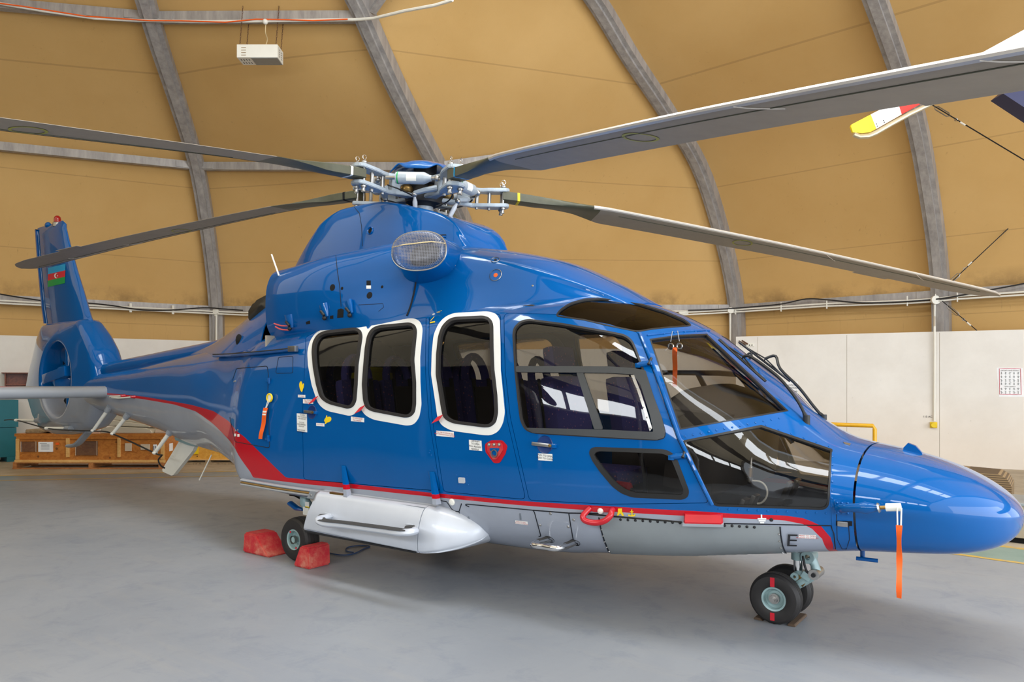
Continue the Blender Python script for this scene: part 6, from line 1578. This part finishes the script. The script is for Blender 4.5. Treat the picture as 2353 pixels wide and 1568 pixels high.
bpanel([(2338, 76.5), (2560, -45), (2590, 10), (2380, 105)], 'band_white', 'blade_root')
hb_ = bp((2585, -25)); MB().lathe([(0, -.12), (.14, -.12), (.18, 0), (.14, .12), (0, .12)], hb_, FWv, 24).build('tail_rotor_hub', 'hub_grey', r)
MB().tube([hb_, hb_+FWv*.45], .09, 14).build('hub_shaft', 'steel', r)
m = MB(); m.prism([bp(q, .3) for q in ((2305, 215), (2420, 120), (2560, -60), (2720, -60), (2760, 420), (2640, 560), (2480, 330))], FWv, .22); m.build('navy_fin', 'navy_paint', r, False)
MB().tube([bp((2640, 480), .4), bp((2900, 540), .4), Vector((13.5, 3.2, 3.0))], [.32, .42, .62], 20).build('navy_boom', 'navy_paint', r)
adopt(r)
# thin blue cable on the floor beside the main wheel
P = [onZ(q, .006) for q in ((706, 1237), (712, 1248), (735, 1262), (760, 1272), (790, 1276), (815, 1272), (835, 1262), (850, 1256), (828, 1254), (800, 1258), (795, 1266), (812, 1270))]
mk('blue_cable', (36, 66, 110), .6); o = MB().tube(spline(P, 5), .005, 6).build('floor_cable', 'blue_cable'); tag(o, 'thin blue cable lying on the floor under the side pod', 'cable')
# ================================================================== HANGAR
def base_mats():
    t = NT('canvas'); v = t.obj(); s = t.n('SeparateXYZ', ins={0: v})
    n = t.noise(.5, 5, .6, v); n2 = t.noise(30, 3, .6, v)
    col = t.mix(n, lin((196, 155, 92)), lin((218, 180, 120)))
    mp = t.n('Mapping', ins={0: v, 3: (9, 9, .35)})
    st = t.math('MULTIPLY', t.ramp(t.noise(1.6, 6, .7, mp.outputs[0]), .62, .78), t.ramp(t.noise(.4, 2, .5, v), .45, .62))
    col = t.mix(t.math('MULTIPLY', st, .35), col, lin((84, 62, 40)))
    # horizontal weld seams
    w = t.math('FRACT', t.math('DIVIDE', s.outputs[2], 1.45)); seam = t.math('LESS_THAN', w, .012)
    col = t.mix(t.math('MULTIPLY', seam, .22), col, lin((90, 66, 40)))
    z = s.outputs[2]; gr = None
    for zc in (3.42,):
        band = t.math('MULTIPLY', t.ramp(z, zc-.03, zc), t.ramp(z, zc+.34, zc)); gr = band if gr is None else t.math('MAXIMUM', gr, band)
        drip = t.math('MULTIPLY', t.ramp(z, zc-.12, zc-.14), t.ramp(z, zc-1.3, zc-.15)); dr = t.math('MULTIPLY', drip, t.ramp(t.noise(2.2, 6, .7, mp.outputs[0]), .60, .70)); gr = t.math('MAXIMUM', gr, dr)
    gr = t.math('MULTIPLY', gr, t.ramp(t.noise(1.3, 6, .7, v), .42, .62))
    col = t.mix(t.math('MULTIPLY', gr, .5), col, lin((78, 60, 42)))
    MAT['canvas'] = t.out(t.bsdf(Base_Color=col, Roughness=.75, Normal=t.bump(t.noise(120, 2, .5, v), .15, .01), Specular_IOR_Level=.25))
    t = NT('white_canvas'); v = t.obj(); n = t.noise(.6, 4, .6, v)
    MAT['white_canvas'] = t.out(t.bsdf(Base_Color=t.mix(n, lin((226, 222, 212)), lin((244, 242, 236))), Roughness=.8))
    t = NT('concrete'); v = t.obj()
    n = t.noise(.55, 8, .62, v, .6); n2 = t.noise(3.5, 8, .7, v, .5); mp = t.n('Mapping', ins={0: v, 2: (0, 0, .5), 3: (.35, 3.0, 1)})
    n3 = t.noise(2.2, 8, .75, mp.outputs[0])
    col = t.mix(t.ramp(n, .3, .7), lin((130, 135, 143)), lin((144, 147, 152)))
    col = t.mix(t.math('MULTIPLY', t.ramp(n2, .52, .74), .42), col, lin((100, 110, 126)))
    col = t.mix(t.math('MULTIPLY', t.ramp(n3, .52, .74), .45), col, lin((152, 150, 148)))
    fine = t.ramp(t.noise(14, 8, .8, v), .66, .74)
    col = t.mix(t.math('MULTIPLY', fine, .7), col, lin((78, 78, 84)))
    MAT['concrete'] = t.out(t.bsdf(Base_Color=col, Roughness=t.math('ADD', t.math('MULTIPLY', n2, .25), .3), Specular_IOR_Level=.4, Normal=t.bump(n2, .06, .01)))
    t = NT('bare_concrete'); v = t.obj()
    MAT['bare_concrete'] = t.out(t.bsdf(Base_Color=t.mix(t.ramp(t.noise(2, 8, .7, v), .3, .7), lin((150, 136, 116)), lin((186, 174, 152))), Roughness=.7))
    t = NT('whitewash'); v = t.obj(); s = t.n('SeparateXYZ', ins={0: v})
    n = t.noise(1.2, 6, .65, v)
    col = t.mix(t.ramp(n, .3, .7), lin((218, 214, 207)), lin((230, 227, 221)))
    sp = t.ramp(t.noise(26, 3, .6, v), .74, .78); col = t.mix(t.math('MULTIPLY', sp, .6), col, lin((120, 104, 86)))
    mp = t.n('Mapping', ins={0: v, 3: (5, 5, 22)}); sc = t.ramp(t.noise(2, 6, .7, mp.outputs[0]), .68, .75)
    col = t.mix(t.math('MULTIPLY', t.math('MULTIPLY', sc, t.ramp(t.noise(1.5, 2, .5, v), .5, .6)), .5), col, lin((150, 140, 126)))
    low = t.ramp(s.outputs[2], 1.5, .3); col = t.mix(t.math('MULTIPLY', low, .4), col, lin((214, 192, 166)))
    MAT['whitewash'] = t.out(t.bsdf(Base_Color=col, Roughness=.6))
    t = NT('galvanised'); v = t.obj(); mp = t.n('Mapping', ins={0: v, 3: (6, 6, 1.2)})
    n = t.noise(1.4, 6, .65, mp.outputs[0]); col = t.mix(t.ramp(n, .3, .75), lin((140, 136, 134)), lin((182, 177, 173)))
    MAT['galvanised'] = t.out(t.bsdf(Base_Color=col, Roughness=.5, Metallic=.15))
base_mats()
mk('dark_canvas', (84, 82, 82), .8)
AX = math.radians(-94.5)                       # inward direction of the parallel ribs
PROF = [(0.0, -.05), (3.0, 0.0), (3.97, .30), (5.07, .97), (6.22, 2.0), (6.93, 3.35), (7.6, 4.85), (8.15, 5.9), (8.9, 8.2), (9.2, 10.5)]   # (height, inward distance)
PROF2 = [(0.0, -.05), (3.0, .15), (4.2, 1.05), (5.2, 2.2), (5.88, 3.24), (6.29, 3.96), (6.79, 4.77), (7.32, 5.5), (7.72, 6.02), (8.6, 8.0), (9.0, 10.3)]
PROF0 = [(0.0, 0), (3.0, .1), (4.5, .5), (6.1, 1.2), (7.75, 3.8), (8.6, 6.0), (9.2, 9.5)]
def rib_pts(base, ang, n=40, PROF=PROF):
    Z = [a for a, b in PROF]; out = []
    zs = np.linspace(0, 1, n)
    # parameter along the arch
    s = np.concatenate([[0], np.cumsum([math.hypot(PROF[i+1][0]-PROF[i][0], PROF[i+1][1]-PROF[i][1]) for i in range(len(PROF)-1)])])
    for t in zs*s[-1]:
        z = float(pchip(s, [a for a, b in PROF], t)); d = float(pchip(s, [b for a, b in PROF], t))
        out.append(Vector((base[0]+d*math.cos(ang), base[1]+d*math.sin(ang), z)))
    return out
u_ = Vector((math.cos(AX+PI/2), math.sin(AX+PI/2), 0))
R3 = (-1.2, 11.75); R4 = (2.95, 11.5)
RIBS = [((-13.6, -1.2), 0.0), ((-11.25, 4.75), math.radians(-43)), ((-5.9, 8.7), math.radians(-74)), (R3, math.radians(-93.5)), (R4, math.radians(-95)),
        ((R4[0]+4.11, R4[1]-.30), AX), ((R4[0]+8.2, R4[1]-.6), AX)]
RP = [rib_pts(b, a, 40, PROF2 if i == 2 else (PROF0 if i == 0 else PROF)) for i, (b, a) in enumerate(RIBS)]
def canvas_bay(A, B, name='wall_back'):
    V = []; F = []; n = len(A); m = 9
    for i in range(n):
        for j in range(m):
            t = j/(m-1); p = A[i].lerp(B[i], t)
            V.append(p)
    F = [(i*m+j, i*m+j+1, (i+1)*m+j+1, (i+1)*m+j) for i in range(n-1) for j in range(m-1)]
    return V, F
names = ['wall_left', 'wall_back', 'wall_back', 'wall_back', 'wall_right', 'wall_right']
for k in range(len(RP)-1):
    V, F = canvas_bay(RP[k], RP[k+1])
    out = (RP[k][0]+RP[k+1][0])/2-Vector((0, 0, 0)); off = out.copy(); off.z = 0; off.normalize()
    V = [v+off*.16 for v in V]
    struct(mesh_obj(names[k], V, F, 'canvas'))
for k, (P, (b, a)) in enumerate(zip(RP, RIBS)):
    # I-section arch: web box with a narrow flange on the hall side
    rt_ = Vector((-math.sin(a), math.cos(a), 0)); m = MB(); V = []; F = []
    for i, p in enumerate(P):
        t = (P[min(i+1, len(P)-1)]-P[max(i-1, 0)]).normalized(); nn = t.cross(rt_).normalized()
        if nn.z > 0 and i > 3 or nn.dot(Vector((math.cos(a), math.sin(a), 0))) < 0: nn = -nn
        for (x, y) in ((-.15, -.14), (.15, -.14), (.15, .10), (.07, .10), (.07, .15), (-.07, .15), (-.07, .10), (-.15, .10)): V.append(p+rt_*x+nn*y)
    for i in range(len(P)-1):
        for j in range(8): F.append((i*8+j, i*8+(j+1) % 8, (i+1)*8+(j+1) % 8, (i+1)*8+j))
    m.add(V, F); o = m.build('trim_rib', 'galvanised', angle=30); struct(o); o.name = 'trim_%d' % (k+1)

# ---- purlins
def rib_at(k, z):
    P = RP[k]
    for i in range(len(P)-1):
        if P[i].z <= z <= P[i+1].z: t = (z-P[i].z)/(P[i+1].z-P[i].z+1e-9); return P[i].lerp(P[i+1], t)
    return P[-1].copy()
tn = 20
def purlin(k, z0, z1, f0=0, f1=1, pa=None):
    global tn
    a, b = pa or rib_at(k, z0), rib_at(k+1, z1); a, b = a.lerp(b, f0), a.lerp(b, f1); e = (b-a).normalized(); n = Vector((-e.y, e.x, 0)).normalized(); u = e.cross(n)
    if n.dot(Vector((0, 0, 0))-a) < 0: n = -n
    m = MB()
    c = (a+b)/2; L_ = (b-a).length; M = Matrix((e, n, u)).transposed()
    m.box(c+n*.03, (L_-.30, .012, .15), M); m.box(c-n*.03+u*.075, (L_-.30, .13, .012), M); m.box(c-n*.03-u*.075, (L_-.30, .13, .012), M)
    for s_ in (-1, 1): m.box(c+n*.045+e*s_*(L_/2-.28), (.26, .02, .13), M)
    o = struct(m.build('trim_%d' % tn, 'galvanised', None, False)); tn += 1; return a, b, n
LOW = [purlin(k, 3.3, 3.3) for k in range(6)]
purlin(0, 6.1, 6.16); purlin(1, 6.16, 5.83); purlin(2, 5.83, 6.65)
TOPP = [purlin(0, 7.75, 7.75, pa=onZ((-60, 3), 7.75)), purlin(1, 7.75, 7.56), purlin(2, 7.56, 9.0)]
# ---- white panel walls
WR0, WR1 = Vector((-.17, 10.08, 0)), Vector((4.30, 11.05, 0)); WRd = (WR1-WR0).normalized(); WRn = Vector((WRd.y, -WRd.x, 0))
def wr(q, off=.004):
    o = WR0+WRn*off; return onPl(q, o, WRn)
def wallbox(a, b, h, name, th=.05, mat='whitewash'):
    a, b = Vector(a), Vector(b); d = (b-a).normalized(); n = Vector((-d.y, d.x, 0)); m = MB()
    V = [a, b, b+n*th, a+n*th]; m.prism(V, (0, 0, 1), h); return struct(m.build(name, mat, None, False))
L0 = wr((1691, 900)); L0.z = 0
wallbox(L0, WR1+WRd*4.5, 2.53, 'wall_right')
# sheet joints and nail heads on the right-hand wall
jm = MB()
for x in (1741, 1946, 2159): 
    a = wr((x, 760)); jm.tube([Vector((a.x, a.y, 2.51)), Vector((a.x, a.y, .05))], .004, 4)
struct(jm.build('trim_40', 'joint_line' if 'joint_line' in MAT else 'seam', None))
mid = [Vector((-11.0, 4.75, 0)), Vector((-5.95, 8.75, 0)), Vector((-1.35, 11.30, 0)), Vector((.4, 11.2, 0))]
for a, b in zip(mid, mid[1:]): wallbox(a, b, 2.36, 'wall_back')
WL0, WL1 = Vector((-13.3, -1.3, 0)), Vector((-10.9, 4.75, 0)); WLd = (WL1-WL0).normalized(); WLn = Vector((WLd.y, -WLd.x, 0))
wallbox(WL0-WLd*.3, WL1, 2.54, 'wall_left')
def wl(q, off=.004): return onPl(q, WL0+WLn*off, WLn)
# ---- hall side behind the camera: same arch mirrored at the ridge
NR = []
for k in (3, 4, 5, 6):
    b, a = RIBS[k]; d = Vector((math.cos(a), math.sin(a), 0)); r = Vector((b[0], b[1], 0))+d*10.5
    NR.append([Vector((2*r.x-p.x, 2*r.y-p.y, p.z)) for p in RP[k]])
# rounded left end of the camera side: ribs fanning from the end of the ridge
T_ = Vector((-3.3, -.9, 9.2))
def fan(base):
    P = rib_pts((0, 0), 0.0); L_ = P[-1].x; b = Vector((base[0], base[1], 0)); e = Vector((T_.x, T_.y, 0))-b; return [b+e*(p.x/L_)+Vector((0, 0, p.z)) for p in P]
FR = [fan((-14.0, -4.6)), fan((-11.6, -8.2)), fan((-7.4, -9.9))]
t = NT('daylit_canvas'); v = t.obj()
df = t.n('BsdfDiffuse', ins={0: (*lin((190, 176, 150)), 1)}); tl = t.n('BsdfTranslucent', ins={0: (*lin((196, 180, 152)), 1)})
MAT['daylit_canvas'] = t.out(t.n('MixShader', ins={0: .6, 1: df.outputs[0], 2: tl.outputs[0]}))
for k in range(len(NR)-1):
    V, F = canvas_bay(NR[k], NR[k+1], 'wall_front'); m = 9
    lowF = [f for f in F if (V[f[0]].z+V[f[2]].z)/2 < 4.6]; hi = []; md = [f for f in F if f not in lowF and f not in hi]
    V = [v+Vector((0, -.16, 0)) for v in V]
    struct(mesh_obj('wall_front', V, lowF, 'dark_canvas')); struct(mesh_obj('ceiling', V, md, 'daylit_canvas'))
FS = [RP[0]]+FR+[NR[0]]
for A, B in zip(FS, FS[1:]):
    V, F = canvas_bay(A, B); m = 9
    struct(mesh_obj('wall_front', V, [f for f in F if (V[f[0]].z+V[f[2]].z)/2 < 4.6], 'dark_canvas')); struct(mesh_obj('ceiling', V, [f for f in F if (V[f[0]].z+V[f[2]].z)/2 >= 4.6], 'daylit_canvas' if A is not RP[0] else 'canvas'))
V = [RP[k][-1] for k in (0, 1, 2, 3)]+[NR[0][-1], T_]; V = [v+Vector((0, 0, .05)) for v in V]
struct(mesh_obj('ceiling', V, [(5, 0, 1), (5, 1, 2), (5, 2, 3), (5, 3, 4)], 'canvas', None, False))
for k, P in enumerate(NR+FR):
    m = MB().tube(P, .13, 6); struct(m.build('trim_%d' % (60+k), 'galvanised', None))
m = MB()
for z in (3.3, 5.2):
    for A, B in zip(NR, NR[1:]):
        g = lambda P: next(P[i].lerp(P[i+1], (z-P[i].z)/(P[i+1].z-P[i].z)) for i in range(len(P)-1) if P[i].z <= z <= P[i+1].z)
        m.cyl(g(A), g(B), .06, 6)
struct(m.build('trim_70', 'galvanised', None))
# long window band in the camera-side wall: daylight comes through it
t = NT('window_daylight'); MAT['window_daylight'] = t.out(t.n('Emission', ins={'Color': (.92, .96, 1, 1), 'Strength': 13.0}))
wn = 1
for A, B in zip(NR, NR[1:]):
    g = lambda P, z: next(P[i].lerp(P[i+1], (z-P[i].z)/(P[i+1].z-P[i].z)) for i in range(len(P)-1) if P[i].z <= z <= P[i+1].z)
    for f0, f1 in ((.06, .32), (.36, .64), (.68, .94)):
        Q = [g(A, 3.4).lerp(g(B, 3.4), f0), g(A, 3.4).lerp(g(B, 3.4), f1), g(A, 4.2).lerp(g(B, 4.2), f1), g(A, 4.2).lerp(g(B, 4.2), f0)]
        struct(mesh_obj('window_%d' % wn, [q+Vector((0, -.12, .0)) for q in Q], [(0, 1, 2, 3)], 'window_daylight', None, False)); wn += 1
        hz = lambda P, s_: P[int(len(P)*s_)]
        Q = [hz(A, .80).lerp(hz(B, .80), f0), hz(A, .80).lerp(hz(B, .80), f1), hz(A, .90).lerp(hz(B, .90), f1), hz(A, .90).lerp(hz(B, .90), f0)]  # upper strips by the ridge: unseen glowing panels added for light from above
        struct(mesh_obj('window_%d' % wn, [q+Vector((0, -.10, -.10)) for q in Q], [(0, 1, 2, 3)], 'window_daylight', None, False)); wn += 1
# ---- floor
struct(mesh_obj('floor', [(-16, -14, 0), (17, -14, 0), (17, 14, 0), (-16, 14, 0)], [(0, 1, 2, 3)], 'concrete'))
def strip_floor(L_, R_, z, name, mat):
    V = []; n = len(L_)
    for (a, b) in zip(L_, R_): V += [(a[0], a[1], z), (b[0], b[1], z)]
    return struct(mesh_obj(name, V, [(2*i, 2*i+1, 2*i+3, 2*i+2) for i in range(n-1)], mat, None, False))
def off_path(P, d):
    out = []
    for i, p in enumerate(P):
        p = Vector(p); a = Vector(P[max(i-1, 0)]); b = Vector(P[min(i+1, len(P)-1)]); e = (b-a).normalized(); out.append(tuple(p+Vector((-e.y, e.x))*d))
    return out
PL = [(-11.4, -3.2), (-8.85, -.58), (-6.67, 1.70), (-5.9, 2.45), (-5.2, 2.78), (-4.4, 2.86), (3.87, 2.78), (4.60, 2.70), (9, 2.3)]
t = NT('walkway'); v = t.obj(); s_ = t.n('SeparateXYZ', ins={0: v}); n = t.noise(2.5, 8, .7, v)
g1 = t.mix(t.ramp(n, .3, .7), lin((112, 136, 128)), lin((140, 158, 150))); g2 = t.mix(t.ramp(n, .3, .7), lin((116, 126, 134)), lin((134, 142, 146)))
MAT['walkway'] = t.out(t.bsdf(Base_Color=t.mix(t.ramp(s_.outputs[0], -2, 2), g2, g1), Roughness=.4))
t = NT('line_paint'); v = t.obj(); n = t.noise(9, 6, .7, v)
MAT['line_paint'] = t.out(t.bsdf(Base_Color=t.mix(t.ramp(n, .45, .6), lin((196, 160, 66)), lin((170, 150, 110))), Roughness=.6))
strip_floor(PL, off_path(PL, .07), .002, 'trim_50', 'line_paint')
strip_floor(off_path(PL, .07), off_path(PL, .66), .0015, 'trim_51', 'walkway')
strip_floor(off_path(PL, .66), off_path(PL, .74), .002, 'trim_52', 'line_paint')
strip_floor(off_path(PL, .74), off_path(PL, 12), .001, 'trim_53', 'bare_concrete')
walls_things()
settle_text()
# ---- camera
cd = bpy.data.cameras.new('camera'); cam = bpy.data.objects.new('camera', cd); COL.objects.link(cam)
cam.location = Vector(CAM); cam.rotation_euler = (PI/2, 0, -YAW); cd.sensor_width = 36; cd.lens = 36*FPX/2353; cd.shift_y = SHY/2353; cd.clip_start = .05
SC.camera = cam
SC.view_settings.view_transform = 'Standard'; SC.view_settings.look = 'None'; SC.view_settings.gamma = 1; SC.view_settings.exposure = .25
w = bpy.data.worlds.new('sky'); SC.world = w; w.use_nodes = True
w.node_tree.nodes['Background'].inputs[0].default_value = (.85, .92, 1, 1); w.node_tree.nodes['Background'].inputs[1].default_value = 2.2
SC.cycles.use_denoising = True
SC.cycles.max_bounces = 8; SC.cycles.transparent_max_bounces = 16

def area(name, loc, rot, sx, sy, power, col=(1, 1, 1)):
    l = bpy.data.lights.new(name, 'AREA'); l.shape = 'RECTANGLE'; l.size = sx; l.size_y = sy; l.energy = power; l.color = col
    o = bpy.data.objects.new(name, l); COL.objects.link(o); o.location = loc; o.rotation_euler = rot; return o
sun = bpy.data.lights.new('sun', 'SUN'); sun.energy = 5.0; sun.angle = .02; so = bpy.data.objects.new('sun', sun); COL.objects.link(so); so.rotation_euler = (math.radians(-32), 0, math.radians(15))
# daylight entering through the open hangar door at the nose end
area('door_daylight', (14.5, -1.0, 3.6), (0, math.radians(90), math.radians(180)), 6.5, 17, 900, (.95, .98, 1)).rotation_euler = (0, math.radians(90), 0)
